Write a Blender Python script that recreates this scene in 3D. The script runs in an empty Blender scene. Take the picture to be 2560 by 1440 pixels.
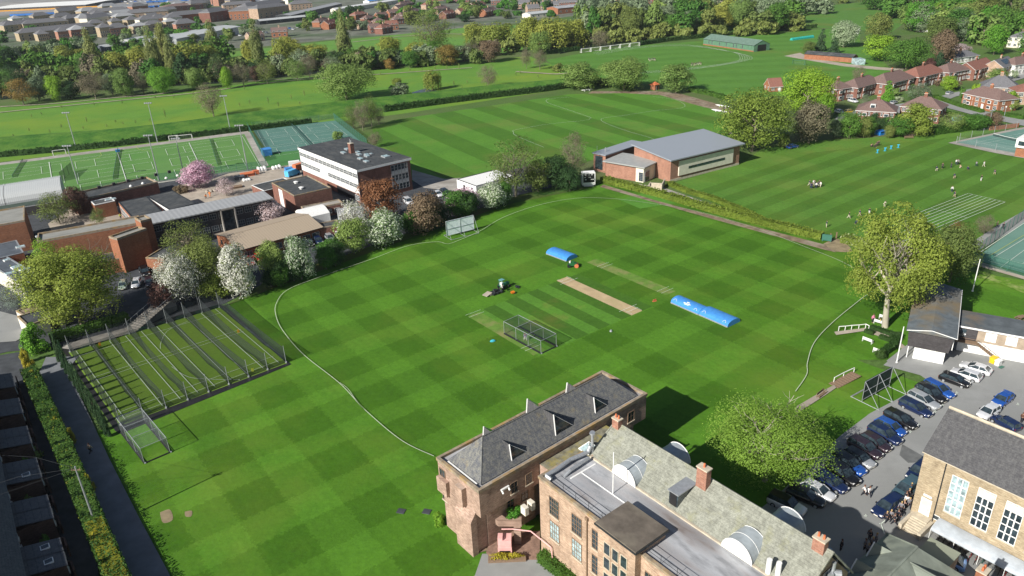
import bpy, math, random
import numpy as np
from mathutils import Vector, Matrix
random.seed(11); rng = np.random.default_rng(11)
sc = bpy.context.scene; COL = sc.collection
# ---------------------------------------------------------------- camera
FPX, TH, RO, CH = 1851.41, 0.4323767, -0.0456689, 68.05178      # focal length in 2560-px units, pitch, roll, height
_f = np.array([0, math.cos(TH), -math.sin(TH)]); _r = np.array([1.0, 0, 0]); _u = np.cross(_r, _f)
R_ = _r*math.cos(RO)+_u*math.sin(RO); U_ = -_r*math.sin(RO)+_u*math.cos(RO)
cam = bpy.data.cameras.new('camera'); co = bpy.data.objects.new('camera', cam); COL.objects.link(co)
cam.sensor_width = 36; cam.lens = FPX/2560*36; cam.clip_start = 1; cam.clip_end = 9000
co.matrix_world = Matrix(((R_[0], U_[0], -_f[0], 0), (R_[1], U_[1], -_f[1], 0), (R_[2], U_[2], -_f[2], CH), (0, 0, 0, 1)))
sc.camera = co
# ---------------------------------------------------------------- light
SUN_EL, SUN_AZ = 32.3, 228.0            # azimuth of the sun clockwise from the world y axis
w = bpy.data.worlds.new('World'); sc.world = w; w.use_nodes = True
nt = w.node_tree; nt.nodes.clear()
sky = nt.nodes.new('ShaderNodeTexSky'); sky.sky_type = 'NISHITA'; sky.sun_disc = False
sky.sun_elevation = math.radians(SUN_EL); sky.sun_rotation = math.radians(SUN_AZ)
bg = nt.nodes.new('ShaderNodeBackground'); bg.inputs[1].default_value = 0.052
wo = nt.nodes.new('ShaderNodeOutputWorld')
nt.links.new(sky.outputs[0], bg.inputs[0]); nt.links.new(bg.outputs[0], wo.inputs[0])
sl = bpy.data.lights.new('sun', 'SUN'); so = bpy.data.objects.new('sun', sl); COL.objects.link(so)
sl.energy = 4.9; sl.angle = math.radians(0.5); sl.color = (1.0, 0.955, 0.88)
so.rotation_euler = (math.radians(90-SUN_EL), 0, math.radians(180-SUN_AZ)); so.location = (-200, -200, 300)
sc.view_settings.view_transform = 'Standard'; sc.view_settings.look = 'None'
sc.view_settings.exposure = 0.5; sc.view_settings.gamma = 1
sc.render.film_transparent = False
sc.cycles.max_bounces = 6; sc.cycles.transparent_max_bounces = 24; sc.cycles.diffuse_bounces = 2; sc.cycles.glossy_bounces = 2
sc.cycles.use_denoising = True
# ---------------------------------------------------------------- where things stand
def ray(x, y): return _f+R_*(x-1280)/FPX-U_*(y-720)/FPX
def W(x, y, z=0.0):
    v = ray(x, y); t = (CH-z)/-v[2]; return (v[0]*t, v[1]*t)
def PX(X, Y, Z):
    v = np.array([X, Y, Z-CH]); d = v@_f; return 1280+FPX*(v@R_)/d, 720-FPX*(v@U_)/d
def hgt(x, y, ytop):
    X, Y = W(x, y); a, b = 0.0, 80.0
    for _ in range(24):
        m = (a+b)/2
        if PX(X, Y, m)[1] > ytop: a = m
        else: b = m
    return a
def mpp(x, y, z=0):
    X, Y = W(x, y, z); return abs(np.array([X, Y, z-CH])@_f)/FPX
# ---------------------------------------------------------------- objects
def tag(o, label=None, cat=None, group=None, kind=None):
    if label: o['label'] = label
    if cat: o['category'] = cat
    if group: o['group'] = group
    if kind: o['kind'] = kind
    return o
def thing(name, label, cat, loc=(0, 0, 0), rz=0.0, group=None):
    o = bpy.data.objects.new(name, None); o.empty_display_size = 0.3; COL.objects.link(o)
    o.location = loc; o.rotation_euler = (0, 0, rz); return tag(o, label, cat, group)
class MB:
    def __init__(s): s.v = []; s.f = []; s.m = []
    def quad(s, pts, m=0):
        n = len(s.v); s.v += [tuple(p) for p in pts]; s.f.append(tuple(range(n, n+len(pts)))); s.m.append(m); return s
    def box(s, x0, x1, y0, y1, z0, z1, m=0, mt=None, T=None):
        n = len(s.v); P = [(x, y, z) for z in (z0, z1) for (x, y) in ((x0, y0), (x1, y0), (x1, y1), (x0, y1))]
        if T is not None: P = [tuple(T@Vector(p)) for p in P]
        s.v += P
        for i, q in enumerate(((0, 3, 2, 1), (4, 5, 6, 7), (0, 1, 5, 4), (1, 2, 6, 5), (2, 3, 7, 6), (3, 0, 4, 7))):
            s.f.append(tuple(n+k for k in q)); s.m.append(mt if (i == 1 and mt is not None) else m)
        return s
    def prism(s, pts, z0, z1, m=0, mt=None):
        n = len(s.v); k = len(pts)
        s.v += [(p[0], p[1], z0) for p in pts]+[(p[0], p[1], z1) for p in pts]
        s.f.append(tuple(n+k+i for i in range(k))); s.m.append(m if mt is None else mt)
        s.f.append(tuple(n+k-1-i for i in range(k))); s.m.append(m)
        for i in range(k):
            j = (i+1) % k; s.f.append((n+i, n+j, n+k+j, n+k+i)); s.m.append(m)
        return s
    def cyl(s, a, b, r0, r1=None, n=8, m=0, cap=True):
        r1 = r0 if r1 is None else r1; a = Vector(a); b = Vector(b); d = (b-a).normalized()
        u = d.orthogonal().normalized(); w_ = d.cross(u); k = len(s.v)
        for c, r in ((a, r0), (b, r1)):
            for i in range(n):
                t = 2*math.pi*i/n; s.v.append(tuple(c+u*r*math.cos(t)+w_*r*math.sin(t)))
        for i in range(n):
            j = (i+1) % n; s.f.append((k+i, k+j, k+n+j, k+n+i)); s.m.append(m)
        if cap:
            s.f.append(tuple(k+n-1-i for i in range(n))); s.m.append(m)
            s.f.append(tuple(k+n+i for i in range(n))); s.m.append(m)
        return s
    def tube(s, pts, r, n=6, m=0):
        for a, b in zip(pts[:-1], pts[1:]): s.cyl(a, b, r, r, n, m)
        return s
    def loft(s, rings, m=0, cap=True, closed=True):
        n = len(s.v); k = len(rings[0])
        for rg in rings: s.v += [tuple(p) for p in rg]
        for a in range(len(rings)-1):
            for i in range(k if closed else k-1):
                j = (i+1) % k; s.f.append((n+a*k+i, n+a*k+j, n+(a+1)*k+j, n+(a+1)*k+i)); s.m.append(m)
        if cap and closed:
            s.f.append(tuple(n+k-1-i for i in range(k))); s.m.append(m)
            e = n+(len(rings)-1)*k; s.f.append(tuple(e+i for i in range(k))); s.m.append(m)
        return s
    def mesh(s, name, mats, smooth=False):
        me = bpy.data.meshes.new(name); me.from_pydata(s.v, [], s.f)
        for x in (mats if isinstance(mats, (list, tuple)) else [mats]): me.materials.append(x)
        me.polygons.foreach_set('material_index', s.m)
        if smooth: me.polygons.foreach_set('use_smooth', [True]*len(s.f))
        me.update(); return me
    def build(s, name, mats, parent=None, smooth=False, loc=None):
        if loc is not None and parent is None: s.v = [(p[0]-loc[0], p[1]-loc[1], p[2]-loc[2]) for p in s.v]
        return put(name, s.mesh(name, mats, smooth), parent, loc)
def put(name, me, parent=None, loc=None, rz=None, scale=None):
    o = bpy.data.objects.new(name, me); COL.objects.link(o)
    if parent is not None: o.parent = parent
    if loc is not None: o.location = loc
    if rz is not None: o.rotation_euler = (0, 0, rz)
    if scale is not None: o.scale = scale
    return o
def copy_tree(o, parent=None):
    c = o.copy(); COL.objects.link(c)
    if parent is not None: c.parent = parent
    for ch in o.children: copy_tree(ch, c)
    return c
# ---------------------------------------------------------------- materials
def newmat(name):
    m = bpy.data.materials.new(name); m.use_nodes = True; t = m.node_tree
    return m, t, t.nodes['Principled BSDF']
def node(t, typ, **kw):
    n = t.nodes.new(typ)
    for k, v in kw.items():
        if k.startswith('i'): n.inputs[int(k[1:])].default_value = v
        else: setattr(n, k, v)
    return n
def c4(c): return (c[0], c[1], c[2], 1)
def mix(t, fac, a, b, mode='MIX'):
    n = t.nodes.new('ShaderNodeMix'); n.data_type = 'RGBA'; n.blend_type = mode
    for i, v in ((0, fac), (6, a), (7, b)):
        if isinstance(v, bpy.types.NodeSocket): t.links.new(v, n.inputs[i])
        else: n.inputs[i].default_value = c4(v) if i and len(v) == 3 else v
    return n.outputs[2]
def noise(t, scale, detail=3, rough=.55, vec=None, lo=.35, hi=.65, stretch=None):
    n = node(t, 'ShaderNodeTexNoise'); n.inputs['Scale'].default_value = scale; n.inputs['Detail'].default_value = detail; n.inputs['Roughness'].default_value = rough
    if vec is None:
        tc = node(t, 'ShaderNodeTexCoord'); vec = tc.outputs['Object']
    if stretch:
        mp = node(t, 'ShaderNodeMapping'); mp.inputs['Scale'].default_value = stretch; t.links.new(vec, mp.inputs[0]); vec = mp.outputs[0]
    t.links.new(vec, n.inputs['Vector'])
    r = node(t, 'ShaderNodeMapRange'); r.inputs[1].default_value = lo; r.inputs[2].default_value = hi
    t.links.new(n.outputs[0], r.inputs[0]); return r.outputs[0]
def mat(name, col, rough=.8, metal=0., var=.18, scale=.8, scale2=None, col2=None, spec=.3, stretch=None, coat=0, rnd=0.0):
    m, t, b = newmat(name)
    a = tuple(x*(1-var) for x in col); c = tuple(min(1, x*(1+var)) for x in col)
    o = mix(t, noise(t, scale, 5, .6, stretch=stretch), a, c)
    if col2: o = mix(t, noise(t, scale2 or scale*.25, 4, .6, lo=.48, hi=.7, stretch=stretch), o, col2)
    if rnd:
        oi = node(t, 'ShaderNodeObjectInfo'); h = node(t, 'ShaderNodeHueSaturation')
        r = node(t, 'ShaderNodeMapRange'); r.inputs[3].default_value = 1-rnd; r.inputs[4].default_value = 1+rnd
        t.links.new(oi.outputs['Random'], r.inputs[0]); t.links.new(r.outputs[0], h.inputs['Value']); t.links.new(o, h.inputs['Color']); o = h.outputs[0]
    t.links.new(o, b.inputs['Base Color'])
    b.inputs['Roughness'].default_value = rough; b.inputs['Metallic'].default_value = metal
    b.inputs['Specular IOR Level'].default_value = spec; b.inputs['Coat Weight'].default_value = coat
    return m
def wallvec(t):
    tc = node(t, 'ShaderNodeTexCoord'); s = node(t, 'ShaderNodeSeparateXYZ'); t.links.new(tc.outputs['Object'], s.inputs[0])
    a = node(t, 'ShaderNodeMath', operation='ADD'); t.links.new(s.outputs[0], a.inputs[0]); t.links.new(s.outputs[1], a.inputs[1])
    c = node(t, 'ShaderNodeCombineXYZ'); t.links.new(a.outputs[0], c.inputs[0]); t.links.new(s.outputs[2], c.inputs[1]); return c.outputs[0]
def brick(name, c1, c2, mortar, bw=.45, rh=.15, var=.25):
    m, t, b = newmat(name); v = wallvec(t)
    n = node(t, 'ShaderNodeTexBrick'); t.links.new(v, n.inputs['Vector']); n.inputs['Scale'].default_value = 1
    n.inputs['Color1'].default_value = c4(c1); n.inputs['Color2'].default_value = c4(c2); n.inputs['Mortar'].default_value = c4(mortar)
    n.inputs['Mortar Size'].default_value = .012; n.inputs['Brick Width'].default_value = bw; n.inputs['Row Height'].default_value = rh; n.inputs['Bias'].default_value = -.1
    g = noise(t, .5, 5, .65); d = tuple(x*(1-var) for x in (1, 1, 1))
    o = mix(t, 1.0, n.outputs[0], mix(t, g, d, (1, 1, 1)), 'MULTIPLY')
    o = mix(t, noise(t, 1.6, 3, .8, v, .38, .62, (1, 4.5, 1)), mix(t, 1.0, o, (.72, .68, .66), 'MULTIPLY'), mix(t, 1.0, o, (1.08, 1.08, 1.08), 'MULTIPLY'))
    t.links.new(o, b.inputs['Base Color']); b.inputs['Roughness'].default_value = .9; b.inputs['Specular IOR Level'].default_value = .2
    bp = node(t, 'ShaderNodeBump'); bp.inputs['Strength'].default_value = .35; bp.inputs['Distance'].default_value = .02
    t.links.new(n.outputs['Fac'], bp.inputs['Height']); bp.invert = True; t.links.new(bp.outputs[0], b.inputs['Normal'])
    return m
def slate(name, base, light, moss=None, row=.3, mossamt=(.5, .75), streak=(3, 3, .25)):
    m, t, b = newmat(name); tc = node(t, 'ShaderNodeTexCoord')
    n = node(t, 'ShaderNodeTexBrick'); s = node(t, 'ShaderNodeSeparateXYZ'); t.links.new(tc.outputs['Object'], s.inputs[0])
    a = node(t, 'ShaderNodeMath', operation='ADD'); t.links.new(s.outputs[0], a.inputs[0]); t.links.new(s.outputs[1], a.inputs[1])
    c = node(t, 'ShaderNodeCombineXYZ'); t.links.new(a.outputs[0], c.inputs[0]); t.links.new(s.outputs[2], c.inputs[1]); t.links.new(c.outputs[0], n.inputs['Vector'])
    n.inputs['Scale'].default_value = 1; n.inputs['Brick Width'].default_value = row*1.3; n.inputs['Row Height'].default_value = row*.6; n.inputs['Mortar Size'].default_value = .012
    n.inputs['Color1'].default_value = c4(base); n.inputs['Color2'].default_value = c4(tuple(x*1.35 for x in base)); n.inputs['Mortar'].default_value = c4(tuple(x*.6 for x in base))
    o = mix(t, noise(t, .9, 6, .7, lo=.4, hi=.7, stretch=streak), n.outputs[0], light)
    o = mix(t, noise(t, 6, 3, .7, lo=.45, hi=.8), o, tuple(x*.75 for x in base))
    if moss: o = mix(t, noise(t, .35, 6, .7, lo=mossamt[0], hi=mossamt[1]), o, moss)
    t.links.new(o, b.inputs['Base Color']); b.inputs['Roughness'].default_value = .75; b.inputs['Specular IOR Level'].default_value = .3
    return m
def ribbed(name, col, step=.3, axis=0, var=.12, rough=.5, metal=.0):
    m, t, b = newmat(name); tc = node(t, 'ShaderNodeTexCoord'); wv = node(t, 'ShaderNodeTexWave'); wv.wave_type = 'BANDS'; wv.bands_direction = 'XYZ'[axis]
    wv.inputs['Scale'].default_value = .314/step; t.links.new(tc.outputs['Object'], wv.inputs['Vector'])
    o = mix(t, wv.outputs[0], tuple(x*.82 for x in col), col); o = mix(t, noise(t, .6, 5, .65), o, tuple(x*(1-var) for x in col))
    t.links.new(o, b.inputs['Base Color']); b.inputs['Roughness'].default_value = rough; b.inputs['Metallic'].default_value = metal
    bp = node(t, 'ShaderNodeBump'); bp.inputs['Strength'].default_value = .5; bp.inputs['Distance'].default_value = .04
    t.links.new(wv.outputs[0], bp.inputs['Height']); t.links.new(bp.outputs[0], b.inputs['Normal']); return m
def glassy(name, col=(.03, .045, .055), rough=.08, rnd=.5):
    m, t, b = newmat(name); oi = node(t, 'ShaderNodeObjectInfo'); nn = noise(t, 1.3, 2, .5)
    o = mix(t, nn, tuple(x*.6 for x in col), tuple(x*1.6 for x in col)); t.links.new(o, b.inputs['Base Color'])
    b.inputs['Roughness'].default_value = rough; b.inputs['Specular IOR Level'].default_value = .8; return m
def paint(name, col, rough=.28, metal=.25):
    m, t, b = newmat(name); o = mix(t, noise(t, 4, 3, .6), tuple(x*.92 for x in col), col); t.links.new(o, b.inputs['Base Color'])
    b.inputs['Roughness'].default_value = rough; b.inputs['Metallic'].default_value = metal; b.inputs['Coat Weight'].default_value = .8; b.inputs['Coat Roughness'].default_value = .05; return m
def foliage(name, c1, c2, c3=None, trans=.34, rv=.16, big=3.5, k=1.5):
    c1 = tuple(min(.8, x*k) for x in c1); c2 = tuple(min(.8, x*k) for x in c2); m, t, b = newmat(name); g = node(t, 'ShaderNodeNewGeometry')
    o = mix(t, g.outputs['Random Per Island'], c1, c2)
    if c3:
        r = node(t, 'ShaderNodeMapRange'); r.inputs[1].default_value = .0; r.inputs[2].default_value = 1
        ma = node(t, 'ShaderNodeMath', operation='FRACT'); mm = node(t, 'ShaderNodeMath', operation='MULTIPLY'); mm.inputs[1].default_value = 7.31
        t.links.new(g.outputs['Random Per Island'], mm.inputs[0]); t.links.new(mm.outputs[0], ma.inputs[0])
        gt = node(t, 'ShaderNodeMath', operation='GREATER_THAN'); gt.inputs[1].default_value = c3[3]; t.links.new(ma.outputs[0], gt.inputs[0])
        o = mix(t, gt.outputs[0], o, c3[:3])
    o = mix(t, noise(t, big, 3, .6), o, mix(t, .5, o, tuple(x*.6 for x in c1)))
    oi = node(t, 'ShaderNodeObjectInfo'); h = node(t, 'ShaderNodeHueSaturation')
    r = node(t, 'ShaderNodeMapRange'); r.inputs[3].default_value = 1-rv; r.inputs[4].default_value = 1+rv
    t.links.new(oi.outputs['Random'], r.inputs[0]); t.links.new(r.outputs[0], h.inputs['Value'])
    r2 = node(t, 'ShaderNodeMapRange'); r2.inputs[3].default_value = .5+rv*.09; r2.inputs[4].default_value = .5-rv*.09
    t.links.new(oi.outputs['Random'], r2.inputs[0]); t.links.new(r2.outputs[0], h.inputs['Hue'])
    t.links.new(o, h.inputs['Color']); t.links.new(h.outputs[0], b.inputs['Base Color'])
    b.inputs['Roughness'].default_value = .65; b.inputs['Specular IOR Level'].default_value = .25
    tr = node(t, 'ShaderNodeBsdfTranslucent'); t.links.new(h.outputs[0], tr.inputs[0])
    ms = node(t, 'ShaderNodeMixShader'); ms.inputs[0].default_value = trans
    t.links.new(b.outputs[0], ms.inputs[1]); t.links.new(tr.outputs[0], ms.inputs[2]); t.links.new(ms.outputs[0], t.nodes['Material Output'].inputs[0])
    return m
def netting(name, col, alpha):
    m, t, b = newmat(name); o = mix(t, noise(t, 3, 3, .6), tuple(x*.8 for x in col), col); t.links.new(o, b.inputs['Base Color']); b.inputs['Roughness'].default_value = .9
    tr = node(t, 'ShaderNodeBsdfTransparent'); ms = node(t, 'ShaderNodeMixShader'); ms.inputs[0].default_value = alpha
    t.links.new(tr.outputs[0], ms.inputs[1]); t.links.new(b.outputs[0], ms.inputs[2]); t.links.new(ms.outputs[0], t.nodes['Material Output'].inputs[0]); return m
def turf(name, col, dark=.72, bands=(), jitter=.35, patch=(.16, .16, .035), pamt=(.55, .8), fine=.16, pscale=.03, cross=0):
    """mown grass: bands = list of (direction xy, lo, hi, [(start, end), ...]) measured in metres along the direction"""
    m, t, b = newmat(name); tc = node(t, 'ShaderNodeTexCoord'); P = tc.outputs['Object']
    o = mix(t, noise(t, 1.2, 8, .75, P), tuple(x*(1-fine) for x in col), tuple(x*(1+fine) for x in col))
    o = mix(t, noise(t, .09, 5, .6, P), o, mix(t, 1.0, o, (.84, .88, .9), 'MULTIPLY'))
    o = mix(t, noise(t, pscale, 5, .65, P, pamt[0], pamt[1]), o, patch)
    nj = node(t, 'ShaderNodeTexNoise'); nj.inputs['Scale'].default_value = 2.2; nj.inputs['Detail'].default_value = 4; t.links.new(P, nj.inputs['Vector'])
    cs = []
    if bands:
        d = bands[0][0]; cv = node(t, 'ShaderNodeCombineXYZ')
        for i, (dd, sc2) in enumerate(((d, .06), ((-d[1], d[0]), 1.1))):
            dp = node(t, 'ShaderNodeVectorMath', operation='DOT_PRODUCT'); dp.inputs[1].default_value = (dd[0]*sc2, dd[1]*sc2, 0); t.links.new(P, dp.inputs[0]); t.links.new(dp.outputs['Value'], cv.inputs[i])
        o = mix(t, noise(t, 1, 3, .6, cv.outputs[0], .3, .7), mix(t, 1.0, o, (.93, .94, .92), 'MULTIPLY'), mix(t, 1.0, o, (1.06, 1.05, 1.08), 'MULTIPLY'))
    for (d, lo, hi, seg, k) in bands:
        dp = node(t, 'ShaderNodeVectorMath', operation='DOT_PRODUCT'); dp.inputs[1].default_value = (d[0], d[1], 0); t.links.new(P, dp.inputs[0])
        a = node(t, 'ShaderNodeMath', operation='MULTIPLY_ADD'); a.inputs[1].default_value = jitter*2; t.links.new(nj.outputs[0], a.inputs[0]); t.links.new(dp.outputs['Value'], a.inputs[2])
        r = node(t, 'ShaderNodeMapRange'); r.inputs[1].default_value = lo+jitter; r.inputs[2].default_value = hi+jitter; t.links.new(a.outputs[0], r.inputs[0])
        cr = node(t, 'ShaderNodeValToRGB'); cr.color_ramp.interpolation = 'CONSTANT'; e = cr.color_ramp.elements
        e[0].position = 0; e[0].color = (0, 0, 0, 1); e[1].position = 1; e[1].color = (0, 0, 0, 1)
        for (s0, s1) in seg:
            q = e.new((s0-lo)/(hi-lo)); q.color = (1, 1, 1, 1); q = e.new((s1-lo)/(hi-lo)); q.color = (0, 0, 0, 1)
        t.links.new(r.outputs[0], cr.inputs[0])
        o = mix(t, cr.outputs[0], o, mix(t, 1.0, o, (k, k*1.01, k*.92), 'MULTIPLY')); cs.append(cr.outputs[0])
    if cross:
        mu = node(t, 'ShaderNodeMath', operation='MULTIPLY'); t.links.new(cs[0], mu.inputs[0]); t.links.new(cs[1], mu.inputs[1]); o = mix(t, mu.outputs[0], o, mix(t, 1.0, o, (cross*.96, cross, cross*.9), 'MULTIPLY'))
    t.links.new(o, b.inputs['Base Color']); b.inputs['Roughness'].default_value = .9; b.inputs['Specular IOR Level'].default_value = .15
    bp = node(t, 'ShaderNodeBump'); bp.inputs['Strength'].default_value = .5; bp.inputs['Distance'].default_value = .05
    nb = node(t, 'ShaderNodeTexNoise'); nb.inputs['Scale'].default_value = 2.5; nb.inputs['Detail'].default_value = 6; t.links.new(P, nb.inputs['Vector']); t.links.new(nb.outputs[0], bp.inputs['Height']); t.links.new(bp.outputs[0], b.inputs['Normal'])
    return m
G = (.085, .215, .022)
M = {}
M['asphalt'] = mat('asphalt', (.27, .275, .27), .9, scale=.25, col2=(.21, .215, .21), var=.1)
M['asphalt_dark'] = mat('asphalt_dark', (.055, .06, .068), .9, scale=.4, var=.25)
M['lane'] = mat('lane_tarmac', (.16, .17, .185), .92, scale=.3, var=.16)
M['concrete'] = mat('concrete', (.34, .32, .29), .9, scale=.5, var=.2, col2=(.22, .2, .17))
M['paving'] = mat('paving', (.38, .33, .27), .9, scale=.3, var=.2, col2=(.28, .24, .2))
M['soil'] = mat('soil', (.2, .15, .1), .95, scale=.5, var=.35, col2=(.3, .26, .2))
M['railway'] = mat('railway_ballast', (.26, .25, .24), .95, scale=.02, var=.3, col2=(.16, .17, .18))
M['white'] = mat('white_paint', (.78, .78, .76), .6, var=.06, scale=2)
M['cream'] = mat('cream_paint', (.68, .64, .54), .7, var=.08)
M['line_white'] = mat('line_white', (.62, .68, .6), .9, var=.12, scale=3)
M['rope'] = mat('boundary_rope', (.42, .48, .34), .9, var=.15, scale=3)
M['line_yellow'] = mat('line_yellow', (.5, .55, .12), .9, var=.12, scale=3)
M['bitumen'] = mat('bitumen_felt', (.055, .06, .064), .8, var=.3, scale=.9, col2=(.1, .102, .1), scale2=.22, stretch=(1, 2.2, 1))
M['bitumen_blue'] = mat('bitumen_blue', (.085, .1, .12), .7, var=.15, scale=.6)
M['felt_grey'] = mat('grey_felt', (.27, .27, .25), .85, var=.15, scale=.5, col2=(.19, .19, .17), stretch=(1, 4, 1))
M['lead'] = mat('lead_flat_roof', (.38, .39, .41), .5, var=.38, scale=.6, col2=(.2, .175, .165), scale2=.3, stretch=(.4, 1.4, 1))
M['zinc'] = ribbed('zinc_roof', (.3, .33, .37), .6, 0, .08, .45)
M['vault'] = ribbed('vault_sheet', (.5, .52, .52), .5, 0, .06, .5)
M['tan_roof'] = ribbed('tan_sheet_roof', (.42, .34, .25), .7, 0, .08, .6)
M['grey_roof'] = ribbed('grey_sheet_roof', (.36, .37, .38), 1.2, 0, .1, .6)
M['brick_pink'] = brick('pink_brown_brick', (.54, .38, .3), (.38, .26, .2), (.5, .4, .33), var=.35)
M['brick_buff'] = brick('buff_orange_brick', (.6, .43, .31), (.45, .31, .22), (.55, .46, .37), var=.35)
M['brick_yellow'] = brick('yellow_buff_brick', (.56, .46, .31), (.42, .34, .22), (.5, .44, .33), var=.32)
M['brick_orange'] = brick('orange_brick', (.42, .17, .085), (.33, .13, .07), (.33, .22, .16))
M['brick_red'] = brick('red_brick', (.3, .135, .1), (.22, .1, .075), (.26, .18, .15))
M['brick_hall'] = brick('pale_red_brick', (.46, .24, .17), (.38, .19, .13), (.4, .28, .22))
M['brick_shaded'] = brick('shaded_terrace_brick', (.17, .1, .08), (.12, .07, .06), (.08, .06, .05))  # terrace brick darkened: the shade over the row is put into its colour
M['slate_shaded'] = slate('shaded_terrace_slate', (.075, .08, .09), (.13, .135, .14), None)  # terrace slate, shade likewise painted into the base tone
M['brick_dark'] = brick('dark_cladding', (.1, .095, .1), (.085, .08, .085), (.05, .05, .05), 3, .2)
M['slate'] = slate('blue_grey_slate', (.095, .1, .112), (.24, .235, .2), (.3, .24, .12), mossamt=(.6, .78))
M['slate_pale'] = slate('weathered_pale_slate', (.2, .205, .17), (.36, .37, .31), (.25, .25, .13), mossamt=(.55, .8), streak=(1.5, 1.5, .3))
M['slate_dark'] = slate('dark_slate', (.065, .065, .07), (.13, .13, .13), (.35, .35, .34), mossamt=(.68, .8))
M['tile_brown'] = slate('brown_tile', (.15, .095, .085), (.22, .16, .14), None)
M['tile_red'] = slate('red_tile', (.22, .09, .065), (.26, .15, .12), None)
M['tile_grey'] = slate('grey_tile', (.12, .12, .13), (.2, .2, .21), None)
M['glass'] = glassy('window_glass'); M['glass_pale'] = glassy('pale_window_glass', (.3, .4, .42), .3)
M['metal'] = mat('galvanised_metal', (.42, .44, .46), .45, .5, var=.1, scale=3)
M['metal_dark'] = mat('dark_metal', (.04, .045, .05), .5, .3, var=.1)
M['twig'] = mat('twig_bark', (.2, .18, .13), .95, var=.3, scale=2)
M['green_metal'] = mat('green_painted_steel', (.05, .16, .12), .5, .1, var=.1)
M['terracotta'] = mat('terracotta', (.55, .16, .07), .8, var=.2, scale=3)
M['stone'] = mat('buff_stone', (.5, .44, .34), .85, var=.15, scale=1.5)
M['coping'] = mat('weathered_coping', (.28, .23, .17), .9, var=.3, scale=1.2, col2=(.35, .22, .08), scale2=.5)
M['blue_sheet'] = mat('blue_cover_sheet', (.06, .25, .62), .45, var=.1, scale=1.5)
M['wood'] = mat('weathered_wood', (.22, .15, .1), .85, var=.25, scale=3, stretch=(1, 8, 8))
M['black'] = mat('black_plastic', (.02, .02, .022), .5, var=.1)
M['pink_paint'] = mat('pink_paint', (.75, .42, .4), .6, var=.1)
M['net_dark'] = netting('dark_netting', (.012, .02, .022), .52)
M['net_green'] = netting('green_mesh', (.03, .14, .1), .42)
M['net_pale'] = netting('pale_netting', (.35, .4, .4), .1)
M['net_shadow'] = netting('shade_netting', (.03, .05, .05), .55)
M['bark'] = mat('bark', (.2, .17, .13), .95, var=.3, scale=2, stretch=(3, 3, .5))
M['bark_pale'] = mat('pale_bark', (.4, .37, .29), .9, var=.3, scale=2)
# ================================================================= the ground and what is painted on it
ZL = [0.0]
def zone(name, px, m, z=None, kind='structure'):
    ZL[0] += .004; z = ZL[0] if z is None else z
    P = [W(x, y) for x, y in px]; a = sum(P[i][0]*P[(i+1) % len(P)][1]-P[(i+1) % len(P)][0]*P[i][1] for i in range(len(P)))
    if a < 0: P.reverse()
    b = MB(); b.quad([(x, y, z) for x, y in P]); o = b.build(name, m); return tag(o, kind=kind)
def rect_uv(c, u, v, L, Wd):
    u = Vector(u).normalized(); v = Vector(v).normalized(); c = Vector(c)
    return [c-u*L/2-v*Wd/2, c+u*L/2-v*Wd/2, c+u*L/2+v*Wd/2, c-u*L/2+v*Wd/2]
LINES = {}
def line(key, pts, w=.1, z=.3, px=True, closed=False):
    """painted line: pts in photo pixels on the ground"""
    b = LINES.setdefault(key, MB()); P = [Vector(W(*p)) if px else Vector(p[:2]) for p in pts]
    if closed: P.append(P[0])
    L = []; R = []
    for i, p in enumerate(P):
        a = P[max(i-1, 0)]; c = P[min(i+1, len(P)-1)]; d = (c-a)
        if closed and i in (0, len(P)-1): d = P[1]-P[-2]
        d.normalize(); n = Vector((-d.y, d.x))*w/2; L.append(p+n); R.append(p-n)
    for i in range(len(P)-1): b.quad([(*R[i], z), (*R[i+1], z), (*L[i+1], z), (*L[i], z)])
def smooth(pts, n=8):
    out = []; k = len(pts)
    for i in range(k-1):
        p0 = pts[max(i-1, 0)]; p1 = pts[i]; p2 = pts[i+1]; p3 = pts[min(i+2, k-1)]
        for s in range(n):
            t = s/n; out.append(tuple(.5*((2*b)+(-a+c)*t+(2*a-5*b+4*c-d)*t*t+(-a+3*b-3*c+d)*t**3) for a, b, c, d in zip(p0, p1, p2, p3)))
    return out+[pts[-1]]
U = (.594642, -.803991); V = (.803991, .594642)
def seg(cs, h): return [(c-h, c+h) for c in cs]
def UV(u, v): return (U[0]*u+V[0]*v, U[1]*u+V[1]*v)
# base sheet
gm = turf('rough_grass', (.085, .15, .035), fine=.3, patch=(.12, .13, .06), pamt=(.45, .7), pscale=.012)
b = MB(); b.quad([(-6000, -300, 0), (6000, -300, 0), (6000, 8000, 0), (-6000, 8000, 0)]); tag(b.build('ground', gm), kind='structure')
town = mat('town_yards', (.13, .14, .11), .95, scale=.06, var=.4, col2=(.05, .1, .03), scale2=.012)
zone('town_ground', [(-300, 20), (-300, 180), (0, 152), (200, 138), (420, 130), (640, 118), (820, 100), (1010, 85), (1190, 66), (1330, 55), (1500, 30), (1700, -10), (1500, -10), (760, -20), (300, -20), (0, -15)], town)
zone('rail_yard', [(-300, 60), (0, 40), (300, 24), (560, 12), (700, 0), (760, -15), (200, -20), (-100, 0)], M['railway'])
park = turf('park_grass', (.115, .245, .035), fine=.18, patch=(.17, .26, .03), pamt=(.45, .68), pscale=.018)
zone('park_meadow', [(-300, 330), (-20, 282), (0, 268), (240, 248), (420, 235), (520, 222), (700, 197), (1000, 170), (1180, 155), (1320, 140), (1420, 175), (1500, 200), (1440, 218), (1000, 285), (600, 335), (0, 405), (-400, 450)], park)
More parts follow.
